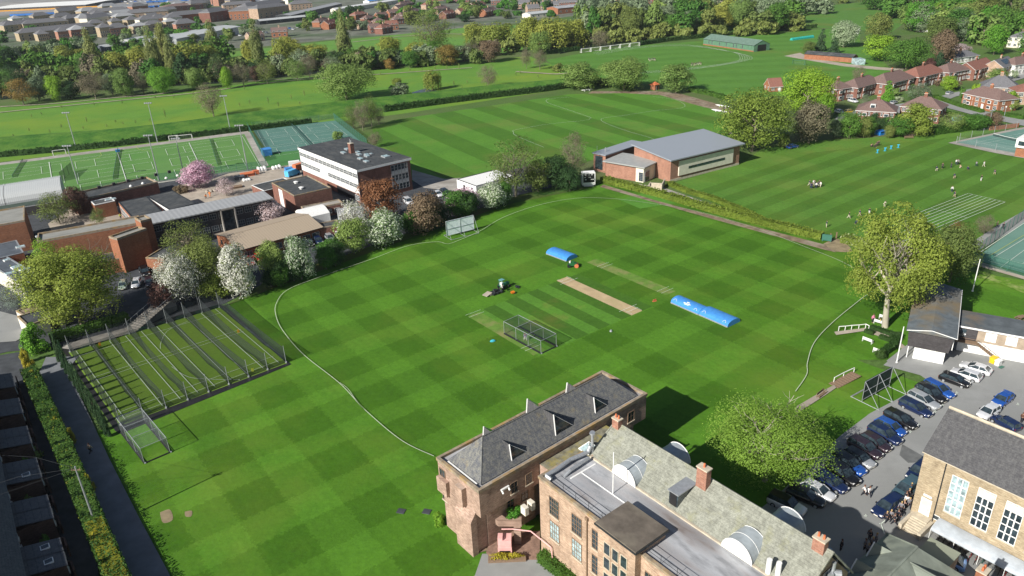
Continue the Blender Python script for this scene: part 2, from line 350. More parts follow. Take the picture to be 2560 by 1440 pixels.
zone('far_meadow', [(560, 132), (700, 116), (820, 103), (1060, 80), (1190, 66), (1330, 62), (1480, 70), (1420, 110), (1300, 128), (900, 172), (560, 200)], turf('far_meadow_grass', (.12, .255, .045), pscale=.01))
zone('far_meadow_right', [(1700, 60), (1990, 20), (2230, 0), (2300, 30), (2230, 80), (2060, 70), (1750, 100)], turf('right_meadow_grass', (.09, .2, .035), pscale=.01))
n3 = (-.26, .966)
tr = turf('track_field_grass', (.095, .22, .035), dark=.8, bands=[((.06, .998), 300, 700, [(300+i*22, 311+i*22) for i in range(14)], .9)], pscale=.015)
zone('track_field', [(1365, 150), (1480, 129), (1600, 113), (1700, 107), (1920, 85), (2070, 72), (2150, 74), (2150, 105), (2250, 190), (2090, 205), (1960, 240), (1830, 248), (1700, 215), (1520, 205), (1400, 180)], tr)
zone('farm_track', [(2000, 132), (2030, 146), (2120, 160), (2200, 168), (2260, 172), (2256, 178), (2190, 174), (2110, 166), (2010, 149), (1960, 140)], M['paving'])
n1 = (.875, .485)
fb = turf('football_grass', (.09, .22, .026), bands=[(n1, 70, 250, seg([101, 121, 141, 161, 181, 201, 221], 5), .74)], patch=(.14, .2, .04), pamt=(.5, .72))
zone('football_field', [(930, 318), (985, 300), (1420, 236), (1560, 231), (1650, 236), (1770, 264), (1840, 290), (1850, 330), (1480, 400), (1300, 470), (1160, 455), (1030, 470), (945, 400)], fb)
zone('sand_verge', [(1480, 228), (1640, 228), (1700, 234), (1800, 262), (1838, 276), (1834, 284), (1760, 268), (1650, 238), (1560, 233), (1470, 234)], M['soil'])
zone('sand_track', [(1700, 372), (1760, 350), (1830, 330), (1832, 334), (1770, 358), (1720, 376)], M['paving'])
nl = (-.602, .799)
ln = turf('school_lawn_grass', (.092, .205, .028), bands=[(nl, 60, 150, seg([70.5, 79.2, 87.9, 96.1, 104.6, 113.3, 122.6, 131.4], 2.3), .79), ((.799, .602), 150, 320, seg([165, 185, 205, 225, 245, 265, 285, 305], 5), .93)], patch=(.13, .2, .035), pamt=(.5, .74))
zone('school_lawn', [(1672, 462), (1860, 404), (1900, 375), (2010, 352), (2330, 340), (2470, 330), (2700, 330), (2700, 520), (2420, 625), (2420, 690), (2250, 640), (2070, 600), (1880, 545)], ln)
du = [-164, -151.5, -137.7, -124.5, -111.2, -100.2, -88.2, -75.5, -62.5]; dv = [156, 144, 131.9, 119.3, 106.1, 86.5, 69.8, 57, 44.3, 31.4, 18.6, 6.0]
ck = turf('cricket_grass', (.083, .208, .016), bands=[(U, -172, -50, seg(du, 3.5), .82), (V, -2, 165, seg(dv, 3.4), .83)], patch=(.15, .235, .03), pamt=(.5, .8), jitter=1.1, cross=.94, fine=.15)
zone('cricket_field', [(235, 1080), (300, 1062), (720, 905), (556, 765), (640, 735), (900, 640), (1000, 600), (1270, 510), (1440, 470), (1500, 450), (1700, 485), (1900, 550), (2080, 605), (2300, 670), (2430, 680), (2800, 740), (2700, 860), (2290, 900), (2250, 900), (2140, 900), (2360, 980), (2000, 1260), (1950, 1320), (1800, 1470), (1200, 1520), (430, 1480), (330, 1260)], ck)
sq = turf('square_grass', (.09, .22, .025), bands=[(V, 70, 110, seg([78.3, 84, 89.9, 95.9, 101.7], 1.5), .62)], patch=(.2, .21, .05), pamt=(.56, .75), jitter=.12, pscale=.06)
def uvzone(name, u0, u1, v0, v1, m):
    ZL[0] += .004; b = MB(); P = [UV(u0, v0), UV(u1, v0), UV(u1, v1), UV(u0, v1)]; b.quad([(*p, ZL[0]) for p in P]); return tag(b.build(name, m), kind='structure')
uvzone('cricket_square', -114.3, -91.8, 73.2, 103.3, sq)
worn = mat('worn_pitch', (.11, .21, .03), .95, scale=.6, var=.15, col2=(.22, .22, .08), scale2=.25)
uvzone('worn_pitch_strip', -118, -93.5, 109.3, 112.4, worn)
uvzone('worn_pitch_strip', -113.8, -92.5, 72.6, 75.6, worn)
uvzone('cricket_pitch', -114.8, -91.8, 97.3, 100.4, mat('cut_pitch', (.45, .34, .2), .95, scale=.5, var=.12, col2=(.4, .33, .17), scale2=.2, stretch=(1, 1, 1)))
mow = turf('practice_strip_grass', (.075, .21, .025), bands=[(V, 110, 150, seg([122.5, 126, 129.5, 133], .85), .7)], jitter=.1)
b = MB(); ZL[0] += .004
b.quad([(*W(*q), ZL[0]) for q in [(1548, 500), (1600, 522), (1690, 508), (1610, 482)]]); tag(b.build('mown_strip', turf('strip_grass', (.09, .235, .03), bands=[(U, -172, -120, seg([-168.5, -164.5, -160.5, -156.5, -152.5], 1), .72)], jitter=.1)), kind='structure')
# goalmouth wear, drain covers, strips at the hedge
for q in [[(400, 1282), (425, 1275), (432, 1300), (408, 1308)], [(462, 1280), (480, 1278), (478, 1292), (464, 1292)], [(2058, 610), (2095, 598), (2130, 628), (2080, 628)]]:
    zone('bare_earth', smooth(q+[q[0]], 5)[:-1], mat('bare_earth', (.25, .2, .12), .95, scale=.6, var=.25))
# school ground
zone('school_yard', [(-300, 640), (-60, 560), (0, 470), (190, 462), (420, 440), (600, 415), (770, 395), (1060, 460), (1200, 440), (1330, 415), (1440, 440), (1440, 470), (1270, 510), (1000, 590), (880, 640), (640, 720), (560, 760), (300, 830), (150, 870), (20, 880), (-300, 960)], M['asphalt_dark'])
zone('courtyard_paving', [(150, 620), (235, 560), (270, 580), (300, 640), (340, 560), (250, 470), (120, 560)], M['paving'])
zone('play_yard', [(440, 480), (640, 410), (750, 405), (757, 450), (660, 475), (690, 500), (480, 540)], M['paving'])
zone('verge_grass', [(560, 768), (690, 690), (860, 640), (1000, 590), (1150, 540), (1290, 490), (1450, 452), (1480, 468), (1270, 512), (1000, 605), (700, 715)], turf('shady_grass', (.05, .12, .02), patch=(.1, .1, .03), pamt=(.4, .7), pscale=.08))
zone('garden_lawn', [(2010, 385), (2090, 350), (2330, 335), (2480, 318), (2500, 330), (2330, 350)], turf('verge_lawn', (.1, .21, .03)))
zone('path', [(1030, 425), (1110, 448), (1160, 445), (1200, 462), (1150, 480), (1060, 470), (1030, 450)], M['concrete'])
zone('path', [(1560, 455), (1660, 470), (1760, 505), (1880, 542), (1900, 552), (1640, 490), (1540, 466)], M['concrete'])
zone('hedge_path', [(1508, 462), (1640, 502), (1800, 545), (2060, 612), (2090, 632), (2060, 625), (1780, 548), (1640, 508), (1500, 468)], M['soil'])
# practice-net surface
astro = turf('net_area_turf', (.16, .26, .035), patch=(.12, .24, .03), fine=.1)
zone('net_surround', [(150, 868), (550, 762), (562, 766), (728, 912), (300, 1086), (288, 1078)], M['black'])
zone('net_area_surface', [(172, 882), (550, 769), (718, 909), (300, 1066)], astro)
zone('path', [(156, 872), (160, 862), (310, 822), (345, 822), (345, 830), (180, 875)], M['concrete'])
# artificial pitch and hard courts
zone('artificial_pitch_edge', [(-80, 418), (620, 328), (672, 420), (400, 458), (160, 500), (-80, 560)], M['concrete'])
zone('artificial_pitch', [(-80, 424), (611, 336), (655, 420), (400, 452), (160, 493), (-80, 545)], turf('artificial_turf', (.115, .24, .065), fine=.06, patch=(.09, .23, .05)))
hard = mat('green_hard_court', (.085, .19, .155), .85, scale=.2, var=.08, col2=(.1, .2, .17))
zone('hard_court', [(632, 325), (838, 302), (912, 362), (880, 400), (672, 384)], hard)
zone('small_turf_pitch', [(662, 402), (672, 384), (770, 374), (770, 408), (668, 420)], turf('small_artificial_turf', (.07, .2, .06), fine=.06))
zone('court_path', [(612, 333), (625, 330), (672, 415), (660, 418)], M['concrete'])
zone('path', [(2440, 632), (2425, 610), (2485, 570), (2560, 528), (2700, 460), (2760, 480), (2560, 560)], M['asphalt'])
zone('tennis_court', [(2434, 650), (2560, 556), (2760, 470), (3000, 640), (2700, 720), (2560, 684)], mat('tennis_court_green', (.12, .235, .19), .85, scale=.2, var=.06, col2=(.14, .25, .2)))
zone('path', [(2418, 648), (2440, 652), (2560, 692), (2760, 745), (2760, 760), (2560, 700), (2430, 662)], M['paving'])
zone('tennis_court_edge', [(2370, 358), (2540, 322), (2740, 290), (2860, 380), (2600, 404), (2480, 382)], M['concrete'])
zone('tennis_court', [(2392, 357), (2545, 326), (2740, 296), (2850, 372), (2620, 392), (2540, 384)], mat('far_court_green', (.12, .235, .2), .85, scale=.2, var=.06))
zone('rough_bank', smooth([(2440, 675), (2560, 712), (2700, 745), (2700, 790), (2560, 735), (2500, 712), (2450, 706), (2440, 675)], 5)[:-1], turf('wild_grass', (.11, .22, .02), patch=(.3, .34, .12), pamt=(.5, .7), pscale=.4, fine=.3))
# car park
zone('car_park', [(2208, 915), (2262, 868), (2300, 840), (2560, 860), (2900, 900), (2900, 1600), (1900, 1600), (1990, 1440), (1860, 1330), (1880, 1290), (1925, 1255), (2010, 1180), (2100, 1092), (2175, 1035), (2310, 965), (2318, 952), (2300, 940)], M['asphalt'])
zone('asphalt_patch', [(2255, 1113), (2285, 1130), (2330, 1155), (2270, 1160), (2248, 1140)], M['asphalt_dark'] if 0 else mat('patched_tarmac', (.13, .135, .135), .9))
zone('forecourt', [(1206, 1387), (1350, 1387), (1390, 1440), (1480, 1560), (1100, 1560), (1188, 1440)], M['asphalt'])
zone('brick_paving', [(1215, 1384), (1232, 1330), (1350, 1330), (1350, 1402), (1230, 1404)], mat('brick_paving', (.25, .16, .12), .9, scale=2, var=.25))
zone('flower_bed', [(1115, 1310), (1140, 1335), (1200, 1384), (1222, 1378), (1130, 1300)], M['soil'])
# lane between hedges and the back alley
_a0 = Vector(W(70, 1520)); _d = (Vector(W(-60, 900))-_a0).normalized(); _n = Vector((-_d.y, _d.x)); _b = Vector(W(-8, 1300, 8.0))
def alley(al, out): q = _b+_d*al-_n*out; return PX(q.x, q.y, 0)
zone('lane', [alley(*q) for q in ((-30, 10), (-30, 15.2), (-14, 14.7), (0, 14.2), (17, 13.8), (41, 13.6), (52, 13.6), (56, 16), (60, 11), (52, 8.5), (20, 9.3))], M['lane'])
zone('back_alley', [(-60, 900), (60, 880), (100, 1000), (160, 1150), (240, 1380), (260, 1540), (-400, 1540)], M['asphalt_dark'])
zone('street', [(-60, 800), (0, 780), (60, 795), (75, 835), (40, 855), (-60, 862)], M['asphalt'])
# suburban roads
zone('road', [(2086, 300), (2100, 286), (2200, 268), (2240, 262), (2330, 248), (2370, 236), (2430, 222), (2600, 170), (2610, 182), (2450, 228), (2390, 242), (2340, 262), (2250, 284), (2130, 305)], M['asphalt'])
zone('road', [(2335, 255), (2360, 252), (2440, 275), (2560, 300), (2700, 335), (2700, 350), (2560, 316), (2440, 290), (2350, 266)], M['asphalt'])
zone('water', [(1400, 135), (1480, 118), (1560, 108), (1655, 96), (1640, 90), (1500, 108), (1390, 124)], mat('river_water', (.02, .03, .03), .15))
zone('water', [(0, 236), (200, 215), (600, 196), (860, 168), (860, 176), (600, 206), (200, 228), (0, 250)], mat('left_river_water', (.02, .03, .03), .15))
zone('pond', [(1030, 232), (1062, 222), (1092, 228), (1060, 238), (1030, 240)], mat('pond_water', (.03, .04, .04), .1))
for q in ([(-20, 284), (240, 258), (500, 232), (700, 205), (1000, 183), (1180, 170)], [(0, 268), (150, 259), (280, 246), (380, 238), (470, 226)], [(620, 204), (760, 196), (860, 185)]):
    q = smooth(q, 4); line('park_path', q, 1.6)
line('park_path', smooth([(1290, 180), (1340, 183), (1390, 186), (1440, 184), (1500, 197)], 4), 2.2)
line('park_path', [(1240, 90), (1100, 84), (1000, 92), (880, 106)], 2)
# white lines ------------------------------------------------------
rope = smooth([(1085, 1144), (1005, 1105), (915, 1030), (850, 962), (760, 890), (708, 830), (690, 790), (692, 760), (720, 727), (800, 695), (930, 650), (1020, 617), (1090, 607), (1120, 612), (1150, 602), (1200, 580), (1260, 545), (1350, 514), (1440, 498), (1520, 498), (1610, 508), (1740, 530), (1890, 573), (2000, 615), (2100, 655), (2160, 690), (2190, 720), (2150, 752), (2080, 810), (2035, 860), (2018, 910), (2016, 940), (1988, 982)], 8)
line('boundary_rope', rope, .13)
line('boundary_rope', smooth([(850, 960), (870, 975), (890, 1003), (912, 1028)], 4), .08)
for uu in (-113.5, -93.1):                      # creases
    s = 1 if uu < -100 else -1
    for vv in (97.5, 100.2): line('crease_marking', [UV(uu-s*1.2, vv), UV(uu+s*1.2, vv)], .07, px=False)
    line('crease_marking', [UV(uu, 97.2), UV(uu, 100.5)], .08, px=False); line('crease_marking', [UV(uu+s*1.22, 96.3), UV(uu+s*1.22, 101.4)], .08, px=False)
for vv in (110.8, 74.1):
    for uu, s in ((-114, 1), (-94.5, -1)):
        line('crease_marking', [UV(uu, vv-1.9), UV(uu, vv+1.9)], .06, px=False); line('crease_marking', [UV(uu+s*1.22, vv-1.9), UV(uu+s*1.22, vv+1.9)], .06, px=False)
a, b_ = (2420, 486), (2512.5, 507.5); c, d = (2172, 583), (2264, 612)     # running lanes
for i in range(9):
    t = i/8; line('lane_marking', [(a[0]+(b_[0]-a[0])*t, a[1]+(b_[1]-a[1])*t), (c[0]+(d[0]-c[0])*t, c[1]+(d[1]-c[1])*t)], .11)
for t in (0, .38, 1): line('lane_marking', [tuple(a[k]+(c[k]-a[k])*t for k in (0, 1)), tuple(b_[k]+(d[k]-b_[k])*t for k in (0, 1))], .1)
for q in ([(1366, 248), (1410, 252), (1420, 262)], ):
    pass
line('pitch_marking', smooth([(1422, 244), (1372, 249), (1367, 256), (1385, 264), (1470, 293), (1474, 298), (1460, 303), (1370, 312), (1290, 326), (1284, 332), (1292, 342), (1360, 370)], 6), .09)
line('pitch_marking', smooth([(1630, 242), (1690, 252), (1712, 264), (1700, 272), (1640, 278), (1560, 290), (1512, 296), (1503, 302), (1520, 312), (1570, 330), (1625, 346), (1632, 352), (1622, 358)], 6), .09)
for k in range(6):                              # far athletics bend
    cx, cy = W(1700, 140); cx2, cy2 = W(1840, 145)
    line('track_marking', smooth([(1480+k*3, 133+k), (1600, 117+k*.8), (1720, 113+k*.7), (1830+k*2, 131+k*.3), (1850+k*6, 145), (1835+k*4, 155), (1750, 168+k*.9), (1620, 179+k), (1540, 180+k*1.2)], 6), .13)
# nets area lines
q0, q1, q2, q3 = [Vector(W(*p)) for p in ((172, 882), (550, 769), (718, 909), (300, 1066))]
for i in range(10):
    t = .04+i*.92/9; a = q0.lerp(q1, t); c = q3.lerp(q2, t); line('lane_marking', [a.lerp(c, .02), a.lerp(c, .97)], .1, px=False)
for s in (.1, .42, .46, .88, .95):
    line('court_marking', [q0.lerp(q3, s).lerp(q1.lerp(q2, s), .03), q0.lerp(q3, s).lerp(q1.lerp(q2, s), .97)], .07, px=False)
line('court_marking', smooth([(402, 875), (403, 860), (420, 830), (470, 806)], 5), .07); line('court_marking', smooth([(430, 920), (470, 945), (520, 951), (600, 953)], 5), .07)
# artificial pitch lines
def grid(quad, segs, key, w=.12):
    A, B, C_, D = [Vector(W(*p)) for p in quad]
    f = lambda s, t: tuple(A.lerp(B, s).lerp(D.lerp(C_, s), t))
    for s0, t0, s1, t1 in segs: line(key, [f(s0, t0), f(s1, t1)], w, px=False)
ap = [(-60, 432), (605, 340), (650, 418), (-60, 540)]
S = [(0, .02, 1, .02), (0, .98, 1, .98), (1, .02, 1, .98), (0, .02, 0, .98)]
for x0 in (.02, .34, .68):
    for y0 in (.1, .42, .72):
        S += [(x0, y0, x0+.27, y0), (x0, y0+.2, x0+.27, y0+.2), (x0, y0, x0, y0+.2), (x0+.27, y0, x0+.27, y0+.2), (x0+.07, y0, x0+.07, y0+.2), (x0+.2, y0, x0+.2, y0+.2), (x0+.07, y0+.1, x0+.2, y0+.1)]
grid(ap, S, 'pitch_marking'); grid(ap, [(.25, .0, .25, 1), (.78, 0, .78, 1), (.5, 0, .5, 1)], 'pitch_marking', .24)
line('pitch_marking_yellow', smooth([(250, 382), (252, 392), (220, 402), (160, 408)], 5), .09); line('pitch_marking_yellow', smooth([(340, 366), (350, 376), (380, 380)], 5), .09)
hc = [(636, 328), (832, 306), (905, 362), (672, 400)]
S = []
for x0, x1 in ((.03, .46), (.54, .97)):
    for y0 in (.04, .36, .68):
        S += [(x0, y0, x1, y0), (x0, y0+.26, x1, y0+.26), (x0, y0, x0, y0+.26), (x1, y0, x1, y0+.26), (x0+.1, y0+.03, x0+.1, y0+.23), (x1-.1, y0+.03, x1-.1, y0+.23), (x0+.1, y0+.13, x1-.1, y0+.13)]
grid(hc, S, 'court_marking', .1)
tc_ = [(2470, 655), (2600, 575), (2900, 660), (2760, 735)]
grid(tc_, [(0, 0, 1, 0), (0, 1, 1, 1), (0, 0, 0, 1), (1, 0, 1, 1), (.13, 0, .13, 1), (.87, 0, .87, 1), (.13, .25, .87, .25), (.13, .75, .87, .75), (.5, .25, .5, .75)], 'court_marking', .12)
line('court_marking', [(2434, 644), (2560, 560), (2700, 490)], .16)
line('court_marking', [(2500, 672), (2560, 628)], .1); line('court_marking_yellow', [(2472, 643), (2560, 590)], .09)
fc = [(2440, 358), (2560, 334), (2680, 358), (2580, 385)]
grid(fc, [(0, 0, 1, 0), (0, 1, 1, 1), (0, 0, 0, 1), (1, 0, 1, 1), (0, .13, 1, .13), (0, .87, 1, .87), (.25, .13, .25, .87), (.75, .13, .75, .87), (.25, .5, .75, .5)], 'court_marking', .09)
# parking-bay ticks and path lines
z8 = lambda x, y: (1980+x/3, 960+y/3)
for tx, ty in ((1232, 78), (1180, 122), (1125, 170), (1070, 218), (1008, 268), (948, 316), (885, 370), (825, 424), (757, 477), (690, 533), (625, 590), (560, 648), (492, 708), (408, 776), (325, 838), (252, 905), (1290, 34), (1690, 162), (550, 1000)):
    x, y = z8(tx, ty); line('bay_marking', [(x-4, y+1), (x+4, y)], .12); line('bay_marking', [(x, y-3), (x+1, y+3)], .12)
line('bay_marking', [z8(830, 925), z8(665, 1062), z8(690, 1135)], .12); line('bay_marking', [z8(650, 1058), z8(670, 1064)], .12)
for k, o in LINES.items():
    nm = k.replace('_yellow', ''); m = M['line_yellow'] if 'yellow' in k else (M['paving'] if k == 'park_path' else M['rope'] if k == 'boundary_rope' else M['line_white'])
    tag(o.build(nm, m), kind='structure')
# flood bank: a long raised bank with a path on its crest, the hedge runs along its near foot
foot = [(-300, 428), (0, 391), (250, 366), (430, 346), (600, 326), (835, 296), (960, 276), (1120, 254), (1240, 240), (1440, 214), (1520, 204)]
crest = [(-300, 378), (0, 345), (250, 327), (430, 308), (600, 285), (835, 256), (960, 243), (1120, 226), (1240, 213), (1400, 199), (1500, 190)]
f2 = smooth(foot, 5); c2 = smooth(crest, 5); b = MB(); rows = []
for (a, c) in zip(f2, c2):
    A = Vector(W(*a)); Cc = Vector(W(c[0], c[1], 2.4)); d = (Cc-A).normalized(); T = Cc+d*2.2; Bk = T+d*6
    n = random.uniform(-.15, .15)
    rows.append([(A.x, A.y, .16), (*A.lerp(Cc, .35), .95+n), (*A.lerp(Cc, .7), 1.8+n), (Cc.x, Cc.y, 2.4), (T.x, T.y, 2.4), (*T.lerp(Bk, .5), 1.2), (Bk.x, Bk.y, .14)])
b.loft(rows, 0, cap=False, closed=False); b.f = [tuple(reversed(f)) for f in b.f]
tag(b.build('flood_bank', turf('bank_grass', (.045, .135, .018), fine=.35, patch=(.1, .2, .03), pamt=(.4, .65), pscale=.15), smooth=True), kind='structure')
# ================================================================= foliage meshes (shared by many trees)
def leafmesh(name, P, N, size, m, jit=.45, asp=1.0):
    """P points, N outward normals (n,3); one small rhombus per leaf clump"""
    n = len(P); N = N+rng.normal(0, jit, (n, 3)); N /= np.linalg.norm(N, axis=1)[:, None]+1e-9
    a = rng.normal(0, 1, (n, 3)); a -= (a*N).sum(1)[:, None]*N; a /= np.linalg.norm(a, axis=1)[:, None]+1e-9; b = np.cross(N, a)
    s = size*rng.uniform(.6, 1.3, n)[:, None] if np.isscalar(size) else size[:, None]
    vs = np.stack([P+a*s, P+b*s*.62*asp, P-a*s, P-b*s*.62*asp], 1).reshape(-1, 3)
    me = bpy.data.meshes.new(name); me.vertices.add(4*n); me.vertices.foreach_set('co', vs.ravel())
    me.loops.add(4*n); me.loops.foreach_set('vertex_index', np.arange(4*n)); me.polygons.add(n)
    me.polygons.foreach_set('loop_start', np.arange(0, 4*n, 4)); me.polygons.foreach_set('loop_total', np.full(n, 4))
    me.materials.append(m); me.update(calc_edges=True); return me
def sphere_pts(n, top=.0):
    v = rng.normal(0, 1, (n, 3)); v /= np.linalg.norm(v, axis=1)[:, None]
    if top: k = v[:, 2] < -top; v[k, 2] *= -1
    return v
def crown_pts(n, nb, shape='round', fill=.82, seed=0, rs=1):
    """unit crown: x,y within +-.5, z within 0..1; returns points + normals, clumped on nb sub-blobs"""
    global rng; rng = np.random.default_rng(seed); C_ = []; Rr = []
    for i in range(nb):
        for _ in range(50):
            c = rng.uniform(-.5, .5, 3)
            if shape in ('round', 'sparse', 'wide'):
                q = np.linalg.norm(c)/.5
                if q < .82 and (q > .45 or rng.random() < .25): break
            elif shape == 'poplar':
                h = c[2]+.5; w_ = .5*min(1, (h+.05)*3.2)*max(.12, 1-h**1.8*.9)
                if math.hypot(c[0], c[1]) < w_*.75: break
            elif shape == 'cone':
                h = c[2]+.5; w_ = .5*(1-h*.93)
                if math.hypot(c[0], c[1]) < w_*.8: break
            elif shape == 'willow':
                q = np.linalg.norm(c*np.array([1, 1, 1.0]))/.5
                if q < .85 and c[2] > -.15: break
        C_.append(c); Rr.append({'round': .17, 'wide': .15, 'sparse': .14, 'poplar': .13, 'cone': .12, 'willow': .15}[shape]*rng.uniform(.5, 1.45)*rs)
    C_ = np.array(C_); Rr = np.array(Rr); k = rng.choice(nb, n, p=(Rr**2)/(Rr**2).sum()); v = sphere_pts(n, .35)
    r = Rr[k]*np.where(rng.random(n) < fill, rng.uniform(.85, 1.08, n), rng.uniform(.2, 1.25, n)); P = C_[k]+v*r[:, None]
    N = v*.8+P*1.1
    if shape == 'willow':
        low = rng.random(n) < .55; d = rng.uniform(0, .55, n)*low; ang = np.round(np.arctan2(P[:, 1], P[:, 0])*14)/14+rng.normal(0, .025, n); rad = np.hypot(P[:, 0], P[:, 1])
        P[low, 0] = (np.cos(ang)*np.maximum(rad, .34))[low]; P[low, 1] = (np.sin(ang)*np.maximum(rad, .34))[low]; P[:, 2] -= d
    far = rng.random(n) < .06; P[far] *= 1.09; q = np.percentile(np.hypot(P[:, 0], P[:, 1]), 97); P[:, :2] *= .5/q; lo, hi = np.percentile(P[:, 2], (.5, 99.3)); P[:, 2] = np.clip((P[:, 2]-lo)/(hi-lo), -.02, 1.04); return P, N
PROTO = {}
def crown_mesh(kind, var, m, key):
    k = (kind, var)
    if k not in PROTO:
        n, nb, shape, sz = {'round': (7600, 44, 'round', .024), 'oak': (15000, 80, 'wide', .0155), 'poplar': (6500, 90, 'poplar', .03), 'willow': (5600, 34, 'willow', .028), 'sparse': (4200, 70, 'sparse', .018),
                            'bush': (2600, 26, 'round', .045), 'cone': (3600, 70, 'cone', .036), 'far': (1500, 26, 'round', .055), 'farpoplar': (1600, 40, 'poplar', .06), 'mist': (5200, 80, 'sparse', .014)}[kind]
        P, N = crown_pts(n, nb, shape, .6 if kind in ('sparse', 'mist') else .82, seed=hash_(kind)+var*17)
        PROTO[k] = (P, N, sz)
    if (kind, var, key) not in PROTO: PROTO[(kind, var, key)] = leafmesh('crown', *PROTO[k][:2], PROTO[k][2], m, asp=1)
    return PROTO[(kind, var, key)]
def hash_(s): return sum(ord(c)*(i+3) for i, c in enumerate(s))
def limbs(n, levels=2, seed=0, spread=.42, h0=.3, r=.03, top=.92, lean=0):
    """unit tree skeleton: trunk plus branching limbs, tapered"""
    rd = random.Random(seed); b = MB()
    def grow(p, d, L, r0, lv):
        q = p+d*L*.5+Vector((rd.uniform(-.03, .03), rd.uniform(-.03, .03), 0)); e = q+(d+Vector((rd.uniform(-.15, .15), rd.uniform(-.15, .15), .08))).normalized()*L*.5
        b.cyl(p, q, r0, r0*.78, 6 if lv else 8, cap=False); b.cyl(q, e, r0*.78, r0*.5, 6 if lv else 8, cap=False)
        if lv < levels:
            k = n if lv == 0 else 4
            for i in range(k):
                t = rd.uniform(.45, 1); s = p.lerp(q, t*2) if t < .5 else q.lerp(e, t*2-1); a = 2*math.pi*(i+rd.random()*.6)/k
                nd = Vector((math.cos(a), math.sin(a), rd.uniform(.35, 1.1))).normalized(); nd = (nd+d*.35).normalized()
                grow(s, nd, L*rd.uniform(.5, .72) if lv else spread*rd.uniform(.7, 1.15), r0*.45, lv+1)
    grow(Vector((0, 0, 0)), Vector((lean, 0, 1)).normalized(), top*.72, r, 0); return b
TRUNKS = {}
def trunk_mesh(style, m, key):
    k = (style, key)
    if k not in TRUNKS:
        b = {'std': lambda: limbs(5, 1, 3, .3, r=.028, top=.7), 'bare': lambda: limbs(8, 3, 5, .36, r=.022, top=.58), 'hero': lambda: limbs(9, 3, 9, .38, r=.026, top=.58), 'pop': lambda: limbs(3, 0, 3, r=.02)}[style]()
        TRUNKS[k] = b.mesh('trunk', m, True)
    return TRUNKS[k]
FO = {}
def fo(key):
    if key in FO: return FO[key]
    D = {'lime': ((.15, .27, .02), (.23, .36, .04)), 'green': ((.045, .12, .02), (.09, .2, .03)), 'fresh': ((.07, .2, .02), (.12, .28, .03)), 'dark': ((.025, .06, .018), (.05, .1, .03)),
         'olive': ((.1, .14, .035), (.17, .21, .055)), 'spring': ((.13, .2, .045), (.21, .29, .08)), 'gold': ((.17, .2, .035), (.27, .3, .06)), 'poplar': ((.16, .19, .06), (.25, .28, .1)),
         'bare': ((.13, .115, .075), (.21, .19, .12)), 'copper': ((.14, .065, .03), (.23, .11, .05)), 'purple': ((.08, .04, .035), (.14, .075, .06)), 'orange': ((.17, .12, .03), (.25, .18, .05)),
         'bronze': ((.13, .095, .06), (.2, .15, .09)), 'grey': ((.12, .17, .09), (.2, .25, .15)), 'pale': ((.25, .31, .18), (.36, .42, .27)), 'oakgold': ((.12, .175, .026), (.21, .27, .05)), 'birch': ((.15, .25, .03), (.24, .35, .06)), 'conifer': ((.03, .07, .03), (.06, .11, .045)),
         'cedar': ((.12, .16, .13), (.2, .24, .2))}
    if key in D: m = foliage('leaves_'+key, *D[key])
    elif key == 'white': m = foliage('white_blossom', (.13, .17, .05), (.2, .25, .08), (.85, .85, .77, .22), k=1.1)
    elif key == 'whitegreen': m = foliage('green_white_blossom', (.11, .2, .06), (.17, .28, .09), (.74, .8, .64, .42), k=1.1)
    elif key == 'pink': m = foliage('pink_blossom', (.38, .2, .26), (.52, .32, .4), (.85, .6, .72, .25), k=1.1)
    elif key == 'pinkwhite': m = foliage('pale_blossom', (.36, .25, .22), (.5, .38, .35), (.85, .72, .74, .25), k=1.1)
    elif key == 'yellow': m = foliage('yellow_flowers', (.35, .33, .03), (.5, .47, .04), k=1)
    elif key == 'hedge': m = foliage('hedge_leaves', (.05, .13, .018), (.1, .21, .03), big=.4, k=1)
    elif key == 'hedge_lime': m = foliage('light_hedge_leaves', (.12, .19, .022), (.2, .28, .04), big=.25, k=1)
    elif key == 'hedge_dark': m = foliage('dark_hedge_leaves', (.035, .085, .018), (.065, .13, .03), big=.3, k=1)
    elif key == 'mixed': m = foliage('mixed_hedge_leaves', (.05, .12, .02), (.12, .22, .035), (.3, .3, .03, .95), big=.3, k=1.0)
    elif key == 'ivy': m = foliage('flowering_hedge_leaves', (.13, .2, .03), (.2, .27, .05), (.5, .55, .3, .8), big=.4, k=1)
    FO[key] = m; return m
NT = [0]
